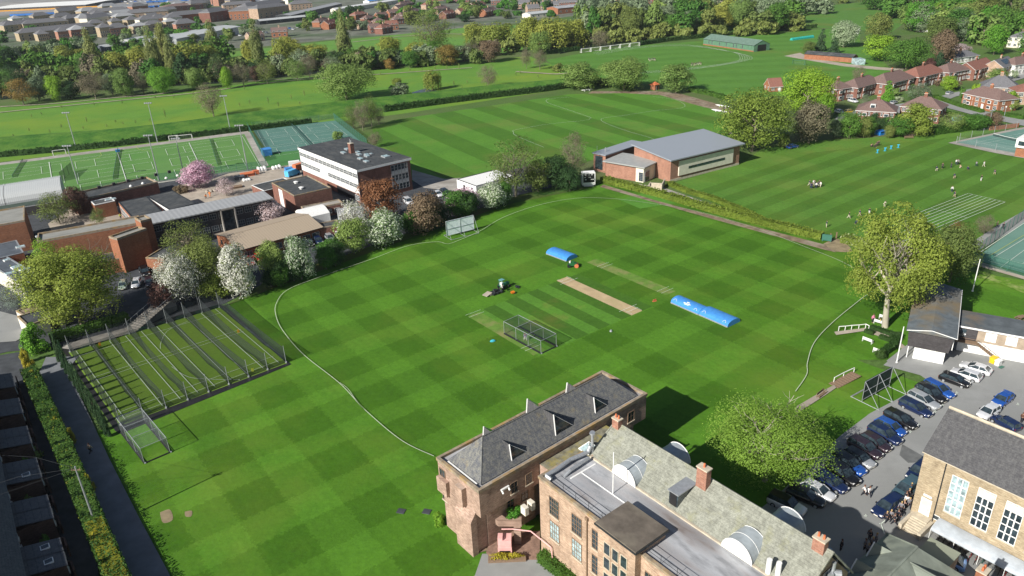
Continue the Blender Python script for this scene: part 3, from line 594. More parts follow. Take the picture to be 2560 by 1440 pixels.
def tree(x, y, top, wpx, kind, key, label, group=None, name='tree', trunk=None, clear=None, h=None):
    NT[0] += 1; rd = random.Random(NT[0]*31+7)
    X, Y = W(x, y); H = h or max(1.2, hgt(x, y, top)); Wd = wpx*abs(np.array([X, Y, H*.5-CH])@_f)/FPX*(.84 if 'poplar' in kind else 1)
    t = thing(name, label, {'bush': 'bush', 'shrub': 'bush', 'sapling': 'sapling'}.get(name, 'tree'), (X, Y, 0), rd.uniform(0, 6.28), group)
    mesh = crown_mesh(kind, rd.randrange(3), fo(key), key)
    cl = {'round': .1, 'oak': .1, 'poplar': .04, 'willow': .02, 'sparse': .14, 'bush': -.04, 'cone': .03, 'far': .06, 'farpoplar': .03, 'mist': .14}[kind] if clear is None else clear
    put('crown', mesh, t, (0, 0, H*cl), None, (Wd*1.02, Wd*1.02*rd.uniform(.9, 1.1), H*(1-cl)))
    st = trunk or {'sparse': 'bare', 'mist': 'bare', 'poplar': 'pop', 'farpoplar': 'pop', 'cone': 'pop'}.get(kind, 'std')
    if kind not in ('bush',): put('trunk', trunk_mesh(st, M['twig'] if kind in ('sparse', 'mist') else M['bark'], kind in ('sparse', 'mist')), t, (0, 0, 0), None, ((Wd+H)*.5, (Wd+H)*.5, H) if st != 'bare' else (Wd*1.0, Wd*1.0, H))
    return t
def hedge(pts, width, height, key, label, px=True, dens=9, size=.2, name='hedge', group=None, hvar=.12, core=True):
    P = [Vector(W(*p)) if px else Vector(p[:2]) for p in pts]; o = P[0]; pp = []; nn = []; b = MB()
    for i in range(len(P)-1):
        a, c = P[i]-o, P[i+1]-o; L = (c-a).length; d = (c-a)/L; n = Vector((-d.y, d.x)); per = width+2*height; k = int(L*per*dens)
        s = rng.uniform(0, L, k); q = rng.uniform(0, per, k); hh = height*(1+hvar*np.sin(s*.9+i)*.6+rng.normal(0, hvar*.5, k)); ww = width/2*(1+rng.normal(0, .07, k))
        side = np.where(q < height, -1, np.where(q < height+width, 0, 1)); off = np.where(side == 0, (q-height)/width*2-1, side)*ww
        z = np.where(side == 0, hh, np.where(side < 0, q, q-height-width)*1.0*hh/height)
        x = a.x+d.x*s+n.x*off; y = a.y+d.y*s+n.y*off; pp.append(np.stack([x, y, z], 1))
        nn.append(np.stack([n.x*side, n.y*side, np.where(side == 0, 1.2, .3)], 1))
        m_ = n*width*.44; T = height*.9; e = d*width*.1
        b.prism([(a-m_)[:2], (c-m_)[:2], (c+m_)[:2], (a+m_)[:2]], .02, T)
    h = thing(name, label, 'hedge', (o.x, o.y, 0), 0, group)
    put('foliage', leafmesh('foliage', np.concatenate(pp), np.concatenate(nn), size, fo(key), .8), h)
    if core: b.build('stems', fo(key), h)
    return h
# ----------------------------------------------------------------- individually placed trees: base x, base y, top y, crown width (photo px), kind, foliage, label
T_ = [
 (60, 262, 197, 78, 'sparse', 'orange', 'rusty brown spreading tree at the left end of the meadow tree line'),
 (98, 252, 195, 52, 'round', 'grey', 'grey green bushy tree between the rusty tree and a lime green one'),
 (144, 253, 190, 40, 'round', 'lime', 'small bright lime tree third from the left of the tree line'),
 (125, 205, 165, 56, 'round', 'olive', 'olive rounded willow behind the small lime tree at far left'),
 (180, 210, 165, 54, 'round', 'olive', 'olive rounded tree left of the leftmost tall poplar'),
 (178, 248, 203, 60, 'round', 'dark', 'low dark green tree just right of the small lime tree'),
 (240, 247, 178, 74, 'mist', 'bare', 'wide bare brown tree below the leftmost poplar'),
 (245, 200, 74, 46, 'poplar', 'poplar', 'leftmost tall poplar standing alone before the terraced flats'),
 (282, 238, 185, 44, 'round', 'grey', 'grey green tree right of the wide bare tree'),
 (315, 242, 172, 50, 'round', 'spring', 'pale spring green tree left of the chestnut below the poplars'),
 (360, 235, 180, 52, 'mist', 'bare', 'thin bare tree beside the dark chestnut'),
 (302, 195, 130, 72, 'willow', 'gold', 'golden willow right of the leftmost poplar'),
 (358, 190, 118, 72, 'willow', 'gold', 'golden willow left of the poplar clump'),
 (410, 234, 168, 68, 'oak', 'fresh', 'dark leafy chestnut tree below the clump of poplars'),
 (398, 205, 70, 44, 'poplar', 'poplar', 'left poplar of the clump of three'),
 (424, 196, 62, 44, 'poplar', 'poplar', 'tallest middle poplar of the clump of three'),
 (438, 206, 90, 34, 'poplar', 'poplar', 'shorter right poplar of the clump of three'),
 (478, 190, 108, 82, 'willow', 'gold', 'wide golden willow right of the clump of three poplars'),
 (522, 180, 115, 70, 'willow', 'gold', 'golden willow beneath the poplar near the long warehouse'),
 (540, 150, 53, 42, 'poplar', 'poplar', 'poplar in front of the long white roofed warehouse'),
 (495, 224, 170, 50, 'round', 'spring', 'soft green tree at the path edge right of the chestnut'),
 (535, 292, 208, 78, 'mist', 'bare', 'leafless rounded tree standing alone on the near meadow'),
 (570, 222, 168, 36, 'round', 'lime', 'bright lime tree at the path right of the bare meadow tree'),
 (610, 216, 155, 60, 'mist', 'bare', 'bare grey tree right of the bright lime tree'),
 (640, 206, 166, 30, 'round', 'purple', 'dark purple tree between two bare trees by the path'),
 (650, 168, 52, 40, 'poplar', 'poplar', 'slim poplar standing on the far meadow edge'),
 (628, 166, 100, 36, 'willow', 'gold', 'narrow golden willow left of the slim poplar'),
 (670, 210, 150, 60, 'mist', 'olive', 'bare olive tree with straight trunk by the path'),
 (712, 168, 98, 62, 'willow', 'gold', 'rounded golden willow right of the slim poplar'),
 (745, 202, 148, 56, 'sparse', 'spring', 'leaning pale green tree above the path'),
 (775, 195, 135, 48, 'mist', 'bare', 'tall bare tree left of the crimson tree'),
 (785, 145, 112, 62, 'willow', 'gold', 'low golden willow left of the great poplar'),
 (818, 174, 147, 32, 'round', 'purple', 'small crimson tree left of the great poplar'),
 (840, 168, 125, 58, 'mist', 'bare', 'bare brown tree right behind the crimson tree'),
 (866, 156, 24, 42, 'poplar', 'poplar', 'greatest single poplar by the far meadow'),
 (868, 252, 160, 150, 'oak', 'spring', 'huge spreading oak with pale new leaves on the near meadow'),
 (975, 132, 92, 60, 'willow', 'gold', 'round golden willow on the far meadow'),
 (998, 240, 208, 46, 'bush', 'grey', 'round grey green shrub beside the meadow pond'),
 (992, 212, 196, 30, 'willow', 'gold', 'tiny golden willow behind the grey shrub by the pond'),
 (1082, 226, 178, 42, 'willow', 'gold', 'small golden willow right of the pond'),
 (950, 168, 132, 60, 'round', 'grey', 'grey green thicket tree right of the great poplar'),
 (985, 166, 130, 56, 'round', 'grey', 'grey green thicket tree behind the small orange tree'),
 (975, 174, 147, 28, 'round', 'orange', 'small orange brown tree in the thicket'),
 (1026, 170, 127, 44, 'round', 'green', 'green tree between the thicket and the huge bare tree'),
 (1042, 148, 108, 60, 'willow', 'gold', 'golden willow left of the huge bare tree'),
 (1078, 132, 25, 122, 'mist', 'olive', 'huge half bare tree with a forked trunk on the far meadow'),
 (1090, 138, 102, 46, 'round', 'green', 'dark green tree at the foot of the huge bare tree'),
 (1120, 164, 113, 56, 'round', 'orange', 'orange brown tree below the huge half bare tree'),
 (1180, 150, 104, 56, 'mist', 'bare', 'pinkish bare tree right of the orange brown tree'),
 (1225, 156, 103, 62, 'round', 'bronze', 'domed brown grey tree beside the golden willows'),
 (1220, 219, 162, 52, 'mist', 'bare', 'small bare tree standing alone near the flood bank'),
 (1185, 110, 57, 56, 'willow', 'gold', 'golden willow at the left end of the riverside willows'),
 (1245, 118, 58, 86, 'willow', 'gold', 'widest golden willow behind the domed brown tree'),
 (1318, 120, 44, 84, 'willow', 'gold', 'high golden willow at the middle of the riverside willows'),
 (1350, 136, 80, 60, 'round', 'spring', 'pale domed tree in front of the riverside willows'),
 (1378, 122, 46, 84, 'willow', 'gold', 'golden willow right of the pale domed tree'),
 (1435, 116, 50, 70, 'willow', 'gold', 'golden willow at the right end of the riverside willows'),
 (1316, 172, 118, 30, 'mist', 'bare', 'thin bare tree at the corner of the hedge by the goals'),
 (1350, 174, 122, 38, 'mist', 'bare', 'bare tree with dark limbs at the corner of the meadow'),
 (1500, 118, 76, 48, 'sparse', 'pinkish' if 0 else 'bare', 'bare tree with a pale stem behind the row of goals'),
 (1448, 224, 158, 96, 'round', 'spring', 'leftmost of three round trees behind the football field'),
 (1560, 226, 146, 124, 'oak', 'spring', 'largest middle one of three round trees behind the football field'),
 (1690, 232, 162, 84, 'round', 'spring', 'rightmost of three round trees beside the orange roofed kiosk'),
 (1400, 178, 160, 36, 'bush', 'olive', 'low olive shrub left of the three round trees'),
 (885, 322, 262, 48, 'mist', 'olive', 'leftmost birch of the bare clump beside the hard courts'),
 (908, 326, 252, 46, 'mist', 'bare', 'second bare tree of the clump beside the hard courts'),
 (930, 318, 236, 44, 'mist', 'olive', 'tallest birch of the clump beside the hard courts'),
 (948, 312, 262, 36, 'mist', 'bare', 'rightmost bare tree of the clump beside the striped field'),
 (940, 368, 330, 38, 'sparse', 'bare', 'small bare tree right of the white office block roof'),
 (846, 350, 327, 26, 'bush', 'spring', 'small round bush behind the roof of the white office block'),
 (1290, 492, 346, 140, 'mist', 'olive', 'large half bare tree above the white cabin', 'hero'),
 (1437, 440, 330, 76, 'mist', 'bare', 'bare brown tree left of the sports hall'),
 (1390, 470, 392, 92, 'round', 'dark', 'dark evergreen mass left of the scoreboard'),
 (1345, 480, 402, 66, 'round', 'olive', 'olive green bush between the cabin and the evergreen'),
 (1425, 478, 420, 60, 'round', 'dark', 'low dark evergreen right beside the scoreboard'),
 (1262, 510, 455, 40, 'round', 'green', 'green bush behind the white flowering tree by the cabin'),
 (1880, 378, 228, 176, 'oak', 'oakgold', 'large domed oak with golden new leaves behind the sports hall'),
 (2022, 358, 258, 100, 'round', 'bare', 'brown leafless domed tree right of the golden oak'),
 (1820, 345, 318, 40, 'bush', 'green', 'low green bush at the foot of the golden oak'),
 (1958, 368, 335, 32, 'bush', 'olive', 'small olive bush beside the blue car'),
 (2012, 292, 172, 128, 'oak', 'lime', 'large bright green chestnut in front of the brick houses'),
 (2055, 300, 232, 60, 'round', 'lime', 'bright green lower chestnut bough right of the large one'),
 (2122, 345, 282, 66, 'round', 'green', 'rounded green tree behind the lawn near the blue bin'),
 (2086, 345, 300, 34, 'round', 'grey', 'small grey green tree left of the rounded green tree'),
 (2020, 132, 104, 34, 'round', 'olive', 'small olive tree at the left end of the long black shed'),
 (2052, 128, 74, 30, 'cone', 'conifer', 'dark conifer behind the long black shed'),
 (2082, 134, 95, 30, 'cone', 'conifer', 'shorter blue conifer behind the long black shed'),
 (2108, 118, 52, 66, 'round', 'pale', 'pale silvery willow beside the white sight screen'),
 (2195, 152, 88, 84, 'round', 'lime', 'light green domed tree right of the long black shed'),
 (2265, 172, 95, 112, 'oak', 'green', 'large dark domed tree above the brick houses'),
 (2190, 100, 32, 64, 'round', 'olive', 'olive tree right of the white sight screen'),
 (2292, 80, 4, 76, 'round', 'fresh', 'tall fresh green chestnut left of the white villa'),
 (2345, 55, 4, 44, 'round', 'lime', 'light green tree above the white villa'),
 (2390, 100, 22, 90, 'round', 'green', 'green tree right of the white villa'),
 (2355, 160, 75, 70, 'round', 'bronze', 'tall brown ivy covered tree above the blossom'),
 (2400, 140, 110, 52, 'round', 'pinkwhite', 'pale pink blossom tree behind the white bungalow'),
 (2322, 175, 145, 28, 'round', 'purple', 'dark purple bush behind the semi detached houses'),
 (2345, 172, 128, 26, 'cone', 'conifer', 'dark conifer beside the white bungalow'),
 (2215, 255, 203, 32, 'cone', 'fresh', 'slender green conifer in front of the brick houses'),
 (2370, 228, 190, 40, 'round', 'lime', 'small lime tree in front of the houses by the road'),
 (2285, 340, 262, 84, 'round', 'oakgold', 'golden green tree in front of the end brick house'),
 (2242, 342, 292, 60, 'round', 'green', 'green leafy bush left of the golden green tree'),
 (2490, 205, 172, 50, 'round', 'spring', 'pale green tree in front of the grey roofed terrace'),
 (2375, 330, 280, 60, 'sparse', 'spring', 'thin pale tree above the clipped hedge'),
 (2435, 325, 285, 70, 'round', 'green', 'broad green bush behind the clipped hedge'),
 (2478, 322, 280, 46, 'round', 'bronze', 'brown green bush by the lamp post and road'),
 (2290, 250, 208, 64, 'sparse', 'grey', 'grey green shrubby tree before the middle house'),
 (2160, 270, 236, 26, 'sparse', 'grey', 'small grey tree beside the white parked car'),
 (2145, 205, 165, 36, 'mist', 'bare', 'bare grey tree on the field edge above the houses'),
 (2500, 465, 465-60, 2, 'bush', 'bare', ''),
 (500, 468, 408, 86, 'round', 'pink', 'large pink blossom tree beside the artificial pitch'),
 (567, 490, 446, 50, 'sparse', 'pinkwhite', 'small pale blossom tree in the building yard'),
 (675, 552, 500, 72, 'round', 'pinkwhite', 'pale pink cherry in front of the long low classroom block'),
 (955, 560, 450, 104, 'round', 'copper', 'coppery tree below the white office block'),
 (1070, 580, 484, 104, 'round', 'bronze', 'dull bronze tree right of the coppery one'),
 (1160, 530, 474, 96, 'round', 'pink', 'pink blossom tree above the pale sight screen'),
 (1235, 520, 460, 86, 'round', 'whitegreen', 'white flowering tree right of the pink blossom tree'),
 (892, 600, 502, 86, 'sparse', 'white', 'thin white blossom tree left of the coppery tree'),
 (885, 634, 548, 92, 'round', 'spring', 'fresh green tree left of the pair by the field edge'),
 (965, 616, 530, 104, 'round', 'whitegreen', 'white and green flowering tree by the field edge'),
 (690, 704, 604, 74, 'round', 'spring', 'fresh green round tree right of the red cars'),
 (755, 698, 592, 74, 'round', 'whitegreen', 'silvery white flowering tree right of the fresh green one'),
 (832, 655, 598, 66, 'round', 'green', 'low green bush between flowering trees at the field edge'),
 (480, 660, 552, 116, 'mist', 'olive', 'bare branched tree before the long classroom block', 'hero'),
 (524, 730, 600, 112, 'oak', 'olive', 'large olive tree between two white blossom trees'),
 (458, 760, 640, 108, 'oak', 'white', 'large white blossom tree above the purple bush'),
 (604, 742, 612, 88, 'round', 'white', 'white blossom tree left of the red cars'),
 (545, 745, 690, 90, 'round', 'oakgold', 'golden green bush under the white blossom trees'),
 (412, 776, 704, 70, 'round', 'purple', 'purple brown bush above the outdoor steps'),
 (140, 700, 596, 76, 'sparse', 'lime', 'upper thin lime green tree in front of the long brick block'),
 (52, 775, 712, 104, 'mist', 'cedar', 'weeping grey blue cedar by the street corner'),
 (150, 560, 484, 96, 'sparse', 'olive', 'olive birch in the left courtyard'),
 (200, 540, 468, 62, 'round', 'purple', 'dark purple tree behind the left courtyard'),
 (252, 565, 520, 36, 'sparse', 'olive', 'small olive tree inside the brick courtyard'),
 (455, 482, 462, 34, 'bush', 'bronze', 'small brown bush below the large pink blossom'),
 (98, 878, 815, 62, 'bush', 'fresh', 'leafy green bush at the corner of the lane'),
 (2372, 705, 562, 124, 'oak', 'olive', 'dark green tree behind the great lime tree'),
 (2372, 640, 552, 52, 'sparse', 'copper', 'coppery tree at the edge of the running lanes'),
 (2460, 586, 538, 54, 'mist', 'bare', 'round leafless bush beside the tennis court path'),
 (90, 1150, 1190-70, 40, 'bush', 'spring', 'small leafy bush in a terrace backyard'),
]
for r in T_:
    if not r[6]: continue
    nm = 'bush' if r[4] == 'bush' else {'poplar': 'poplar_tree', 'willow': 'willow_tree', 'cone': 'conifer_tree'}.get(r[4], 'tree')
    grp = {'poplar': 'poplars beyond the meadow', 'willow': 'golden willows by the river'}.get(r[4])
    tree(*r[:7], group=grp, name=nm, trunk=(r[7] if len(r) > 7 else None))
# hero trees --------------------------------------------------------
def hero(x, y, top, wpx, key, label, n, nb, size, bark, seed, lean=0, shape='wide', clear=.18, tr=.03, name='tree', off=(0, 0), nl=9, rs=.8):
    X, Y = W(x, y); H = hgt(x, y, top); Wd = wpx*abs(np.array([X, Y, H*.5-CH])@_f)/FPX
    t = thing(name, label, 'tree', (X, Y, 0)); P, N = crown_pts(n, nb, shape, .8, seed, rs); me = leafmesh('crown', P, N, size/Wd, fo(key), .5)
    put('crown', me, t, (off[0], off[1], H*clear), None, (Wd, Wd, H*(1-clear)))
    b = limbs(nl, 3, seed, .36, r=tr*.8, lean=lean, top=.6); o = b.build('trunk', bark, t, True); o.scale = (Wd*1.06, Wd*1.06, H*1.04)
    return t
hero(2212, 818, 522, 225, 'oakgold', 'great lime tree with golden green leaves beside the cricket pavilion', 34000, 95, .18, M['bark_pale'], 21, clear=.22, rs=.66, tr=.045, name='lime_tree', nl=11)
hero(1912, 1203, 1022, 288, 'birch', 'broad birch with pale limbs beside the car park', 44000, 110, .13, M['bark_pale'], 5, clear=.2, tr=.03, name='birch_tree', nl=12)
hero(205, 812, 632, 235, 'oakgold', 'broad golden oak in front of the long brick school block', 40000, 140, .22, M['bark'], 8, clear=.12, tr=.03, name='oak_tree')
# saplings on the meadow
sp = [(35, 345, 334), (74, 330, 318), (126, 335, 322), (155, 322, 308), (218, 308, 290), (209, 325, 314), (267, 318, 310), (290, 308, 298), (308, 312, 303), (340, 309, 299), (375, 305, 296), (415, 298, 270), (155, 272, 262), (236, 264, 256), (306, 260, 252), (389, 248, 238), (435, 246, 238), (484, 240, 228), (577, 228, 212), (612, 225, 214), (80, 295, 285), (104, 287, 280), (625, 262, 248), (600, 268, 255), (697, 270, 250), (729, 250, 234), (762, 244, 222), (750, 262, 252), (672, 262, 240), (1135, 214, 200), (1168, 208, 200), (1155, 222, 214), (1102, 225, 214), (1025, 180, 168), (1055, 178, 168), (1088, 175, 164), (1117, 174, 162), (1148, 175, 158), (952, 188, 178), (1070, 169, 158), (1290, 190, 180), (1300, 186, 176), (1345, 196, 186)]
for x, y, t in sp: tree(x, y, t, 5, 'mist', 'spring', 'young sapling with a stake on the meadow', 'saplings planted on the meadow', 'sapling')
# tree belts and town trees where no single tree stands out
def belt(n, poly, hpx, wpx, keys, label, group, kinds=('far', 'far', 'round'), seed=1, name='tree', stuff=False):
    rd = random.Random(seed); k = 0; xs = [p[0] for p in poly]; ys = [p[1] for p in poly]
    def inside(x, y):
        c = False
        for i in range(len(poly)):
            (x1, y1), (x2, y2) = poly[i], poly[i-1]
            if (y1 > y) != (y2 > y) and x < (x2-x1)*(y-y1)/(y2-y1)+x1: c = not c
        return c
    if stuff: acc = ([], [])
    while k < n:
        x = rd.uniform(min(xs), max(xs)); y = rd.uniform(min(ys), max(ys))
        if not inside(x, y): continue
        k += 1; h = rd.uniform(*hpx)*(1+(y-40)*.003); w_ = rd.uniform(*wpx); kd = rd.choice(kinds)
        if kd == 'farpoplar': h *= 1.7; w_ *= .5
        if stuff:
            X, Y = W(x, y); H = max(1.5, hgt(x, y, y-h)); Wd = w_*mpp(x, y); P, N = crown_pts(700, 18, 'round', .8, rd.randrange(999)); acc[0].append(P*np.array([Wd, Wd, H])+np.array([X, Y, 0])); acc[1].append(N); continue
        tree(x, y, y-h, w_, kd, rd.choice(keys), label, group, name)
    if stuff: tag(put('far_woodland', leafmesh('far_woodland', np.concatenate(acc[0]), np.concatenate(acc[1]), 1.3, fo(stuff), .7)), label, 'woodland', kind='stuff')
belt(46, [(1450, 112), (1650, 92), (1990, 84), (2010, 66), (1900, 52), (1450, 66)], (44, 72), (40, 74), ['olive', 'grey', 'green', 'spring', 'olive', 'gold', 'green', 'grey'], 'leafy tree in the riverside wood behind the goals', 'trees of the riverside wood', seed=3)
belt(34, [(1380, 66), (1950, 48), (2120, 30), (1900, 10), (1450, 20)], (34, 56), (34, 60), ['olive'], 'hazy tree in the wood before the far houses', 'trees before the far houses', ('far', 'far', 'farpoplar'), seed=4, stuff='grey')
belt(44, [(1960, 66), (2230, 60), (2230, 90), (2560, 165), (2620, 120), (2560, 20), (2230, 6), (1980, 20)], (44, 72), (50, 92), ['olive', 'green', 'fresh', 'grey', 'spring', 'green', 'olive', 'bare'], 'tree in the dense wood beyond the brick houses', 'trees of the wood beyond the houses', ('round', 'far'), seed=6)
belt(20, [(1500, 22), (2200, 8), (2560, 22), (2640, 10), (2200, -14), (1500, -4)], (22, 40), (30, 50), ['olive', 'green', 'grey', 'spring'], 'distant tree along the top of the right hand wood', 'distant trees of the right hand wood', ('far',), seed=7, stuff='olive')
belt(20, [(0, 245), (240, 230), (560, 205), (560, 190), (240, 206), (0, 222)], (34, 52), (36, 60), ['grey', 'dark', 'olive', 'bare', 'green'], 'understorey tree along the river left of the bare tree', 'riverside understorey trees on the left', ('far', 'sparse'), seed=8)
belt(26, [(560, 205), (860, 178), (1190, 160), (1300, 142), (1300, 128), (1100, 148), (860, 160), (560, 190)], (24, 38), (34, 58), ['grey', 'olive', 'bare', 'green', 'dark', 'bronze'], 'understorey tree along the river behind the great oak', 'riverside understorey trees in the middle', ('far', 'sparse'), seed=9)
belt(34, [(100, 160), (560, 105), (760, 90), (1000, 70), (1000, 60), (740, 70), (400, 100), (0, 130)], (18, 34), (24, 44), ['green', 'olive', 'spring', 'fresh', 'grey'], 'garden tree among the town houses on the left', 'garden trees in the town on the left', ('far',), seed=10)
belt(30, [(760, 92), (1000, 66), (1400, 46), (1400, 20), (1100, 20), (760, 50)], (18, 34), (24, 42), ['green', 'dark', 'olive', 'spring', 'fresh'], 'garden tree among the town houses in the middle', 'garden trees in the middle of the town', ('far',), seed=12)
belt(26, [(0, 60), (300, 44), (700, 22), (1400, 8), (1400, -6), (700, 6), (0, 44)], (9, 18), (14, 26), ['green', 'dark', 'grey'], 'tiny far tree beside the railway yard', 'far trees by the railway yard', ('far',), seed=13, stuff='green')
belt(12, [(-10, 240), (30, 235), (40, 180), (-10, 170)], (40, 60), (30, 46), ['dark', 'green'], 'dark tree at the left edge beside the river', 'dark trees at the left edge', ('round',), seed=14)
belt(12, [(150, 150), (215, 140), (215, 118), (120, 130)], (18, 26), (26, 40), ['green', 'dark', 'grey'], 'shrubby tree below the flats left of the poplar', 'trees below the flats', ('far',), seed=15)
belt(14, [(2130, 350), (2260, 345), (2330, 330), (2330, 300), (2100, 315)], (16, 30), (24, 40), ['green', 'spring', 'dark', 'olive'], 'garden shrub behind the houses at the lawn edge', 'garden shrubs at the lawn edge', ('round',), seed=16, name='shrub')
belt(18, [(2230, 215), (2560, 175), (2560, 260), (2350, 250), (2240, 262)], (8, 16), (14, 26), ['green', 'spring', 'bronze', 'pale'], 'front garden shrub between the brick houses', 'front garden shrubs', ('far',), seed=17, name='shrub')
belt(16, [(2400, 260), (2560, 285), (2560, 240), (2450, 230)], (12, 24), (18, 30), ['green', 'spring', 'olive', 'lime'], 'garden shrub around the houses at the right edge', 'garden shrubs at the right edge', ('far',), seed=18, name='shrub')
belt(9, [(600, 748), (760, 700), (860, 660), (850, 655), (600, 740)], (14, 26), (40, 56), ['dark', 'green'], 'dark undergrowth tree in the hedgerow by the school car park', 'hedgerow undergrowth by the school car park', ('round',), seed=19)
belt(8, [(1000, 596), (1270, 516), (1270, 508), (1000, 585)], (14, 28), (44, 60), ['dark', 'green'], 'dark undergrowth tree behind the pale sight screen', 'hedgerow undergrowth behind the sight screen', ('round',), seed=20)

belt(18, [(150, 205), (430, 185), (760, 160), (760, 140), (430, 150), (150, 170)], (30, 46), (40, 64), ['gold', 'gold', 'spring', 'olive'], 'riverside willow in the thick belt between the poplars', 'willows between the poplars', ('willow',), seed=22, name='willow_tree')
belt(14, [(0, 150), (150, 150), (430, 128), (430, 112), (0, 132)], (14, 24), (30, 46), ['green', 'grey', 'olive'], 'scrubby tree along the railway side of the river', 'scrub along the river', ('far',), seed=23, name='shrub')
for i, (n, poly, hp, wp, k, lb) in enumerate([(70, [(-20, 240), (240, 226), (560, 205), (860, 180), (1190, 163), (1190, 146), (860, 158), (560, 180), (240, 204), (-20, 218)], (20, 34), (34, 54), 'olive', 'mass of river bank undergrowth beneath the taller trees'), (46, [(0, 214), (240, 198), (560, 176), (560, 150), (240, 168), (0, 182)], (30, 46), (36, 58), 'green', 'dense leafy mass behind the golden willows on the left'), (60, [(0, 128), (430, 100), (760, 80), (1000, 64), (1400, 44), (1400, 10), (700, 26), (0, 66)], (9, 17), (16, 30), 'green', 'garden greenery between the town roofs'), (60, [(1190, 140), (1480, 112), (1990, 84), (2000, 60), (1480, 84), (1190, 112)], (20, 34), (34, 56), 'olive', 'undergrowth filling the riverside wood')]):
    belt(n, poly, hp, wp, ['x'], lb, None, seed=40+i, stuff=k)
# cypress row beside the practice nets
for i in range(13):
    t = i/12; x = 153+(272-153)*t; y = 905+(1092-905)*t
    tree(x, y, y-70, 15, 'cone', 'conifer', 'slim dark cypress in the row beside the practice nets', 'cypresses beside the practice nets', 'cypress_tree', h=random.Random(i).uniform(4.6, 7))
# hedges -------------------------------------------------------------
hedge(smooth([(-60, 400), (0, 393), (250, 370), (430, 349), (600, 330), (780, 308)], 3), 1.6, 2.2, 'hedge_dark', 'long dark hedge at the foot of the flood bank behind the artificial pitch', dens=3.2, size=.42)
hedge(smooth([(960, 280), (1120, 258), (1240, 243), (1350, 230), (1430, 218)], 3), 2.2, 2.8, 'hedge_dark', 'dark hedge at the foot of the flood bank behind the striped field', dens=3.2, size=.42)
hedge(smooth([(1430, 220), (1500, 212), (1580, 228)], 3), 3, 3.4, 'hedge_dark', 'thick dark hedge under the round trees', dens=3, size=.5)
hedge([(1365, 136), (1450, 126)], 2, 2.6, 'hedge_dark', 'dark hedge left of the row of goals', dens=3, size=.6)
hedge([(1598, 114), (1665, 104)], 2, 2.6, 'hedge_dark', 'short dark hedge right of the row of goals', dens=3, size=.6)
hedge([(1665, 104), (1780, 92), (1880, 83), (2040, 70)], 2, 2.6, 'hedge_dark', 'dark hedge behind the long green barn', dens=3, size=.6)
hedge([(1725, 228), (1775, 238), (1818, 250)], 2.5, 1.8, 'hedge', 'low rough hedge right of the round trees', dens=4, size=.4)
hedge(smooth([(1506, 455), (1590, 476), (1680, 500), (1790, 532), (1900, 560), (1985, 582), (2055, 598)], 4), 2.4, 1.8, 'hedge_lime', 'long light green hedge dividing the cricket field from the upper lawn', dens=9, size=.26)
hedge(smooth([(1672, 462), (1720, 482), (1780, 500), (1850, 528), (1900, 552)], 4), 1.8, 1.2, 'hedge_lime', 'short light hedge below the sports hall steps', dens=9, size=.24)
hedge([(2105, 604), (2160, 618), (2230, 640)], 2.6, 1.9, 'ivy', 'pale flowering hedge right of the gate in the dividing hedge', dens=9, size=.26)
hedge([(2335, 336), (2400, 328), (2458, 318)], 3, 2.6, 'hedge', 'clipped dark green box hedge in front of the gardens', dens=9, size=.24)
hedge([(2337, 246), (2400, 268), (2455, 283)], 1.8, 1.6, 'hedge', 'clipped hedge along the road before the red brick house', dens=6, size=.26)
hedge([(2350, 284), (2420, 298), (2480, 315)], 1.8, 1.6, 'hedge', 'clipped hedge on the near side of the road', dens=6, size=.26)
hedge([(2480, 285), (2560, 300)], 1.8, 1.6, 'hedge', 'clipped hedge right of the lamp post', dens=6, size=.26)
hedge([(2335, 333), (2300, 340)], 2, 1.6, 'hedge_dark', 'dark garden hedge left of the clipped box hedge', dens=6, size=.26)
hedge([(128, 858), (200, 838), (280, 815), (320, 800)], 2.2, 2.0, 'hedge', 'clipped hedge between the lane and the outdoor steps', dens=12, size=.2)
hedge([(2062, 818), (2178, 822), (2215, 845)], .9, .9, 'hedge_dark', 'low box hedge beside the white handrail') if 0 else None
hedge([(2176, 822), (2232, 842)], 1.1, .9, 'hedge_dark', 'low dark box hedge beside the pavilion path', dens=20, size=.14)
hedge([(2162, 830), (2184, 838)], .9, .8, 'hedge_dark', 'short low box hedge nearest the white handrail', dens=20, size=.14)
hedge([(2198, 845), (2228, 855)], .9, .8, 'hedge_dark', 'short low box hedge left of the pavilion path', dens=20, size=.14)
hedge([(2240, 845), (2232, 870), (2205, 888)], 1.4, 1.1, 'hedge_dark', 'curved dark hedge next to the pavilion corner', dens=20, size=.14)
hedge([(1358, 1398), (1400, 1430), (1450, 1480)], 2.2, 1.7, 'hedge', 'clipped deep green hedge under the school wall', dens=40, size=.11)
hedge([alley(*q) for q in ((-22, 10.0), (-14, 9.6), (0, 9.2), (20, 8.8), (36, 8.3), (52, 7.8))], 2.4, 3.1, 'mixed', 'long hedge with yellow flowers between the back alley and the lane', dens=26, size=.15)
b = [(60, 945), (75, 968), (92, 1008), (135, 1052), (142, 1072), (165, 1085)]
for i, (x, y, s) in enumerate([(66, 908, 20), (80, 932, 26), (94, 962, 26), (103, 978, 24), (139, 1060, 26), (150, 1082, 26), (184, 1110, 16), (233, 1228, 20), (255, 1372, 26), (272, 1385, 24)]):
    tree(x, y, y-30, s, 'bush', 'yellow', 'clump of bright yellow flowers on the lane hedge', 'yellow flower clumps on the lane hedge', 'bush', h=3.1)
tree(1100, 1312, 1262, 30, 'bush', 'lime', 'bright lime yellow shrub against the brick corner wall', None, 'bush', h=2.2)
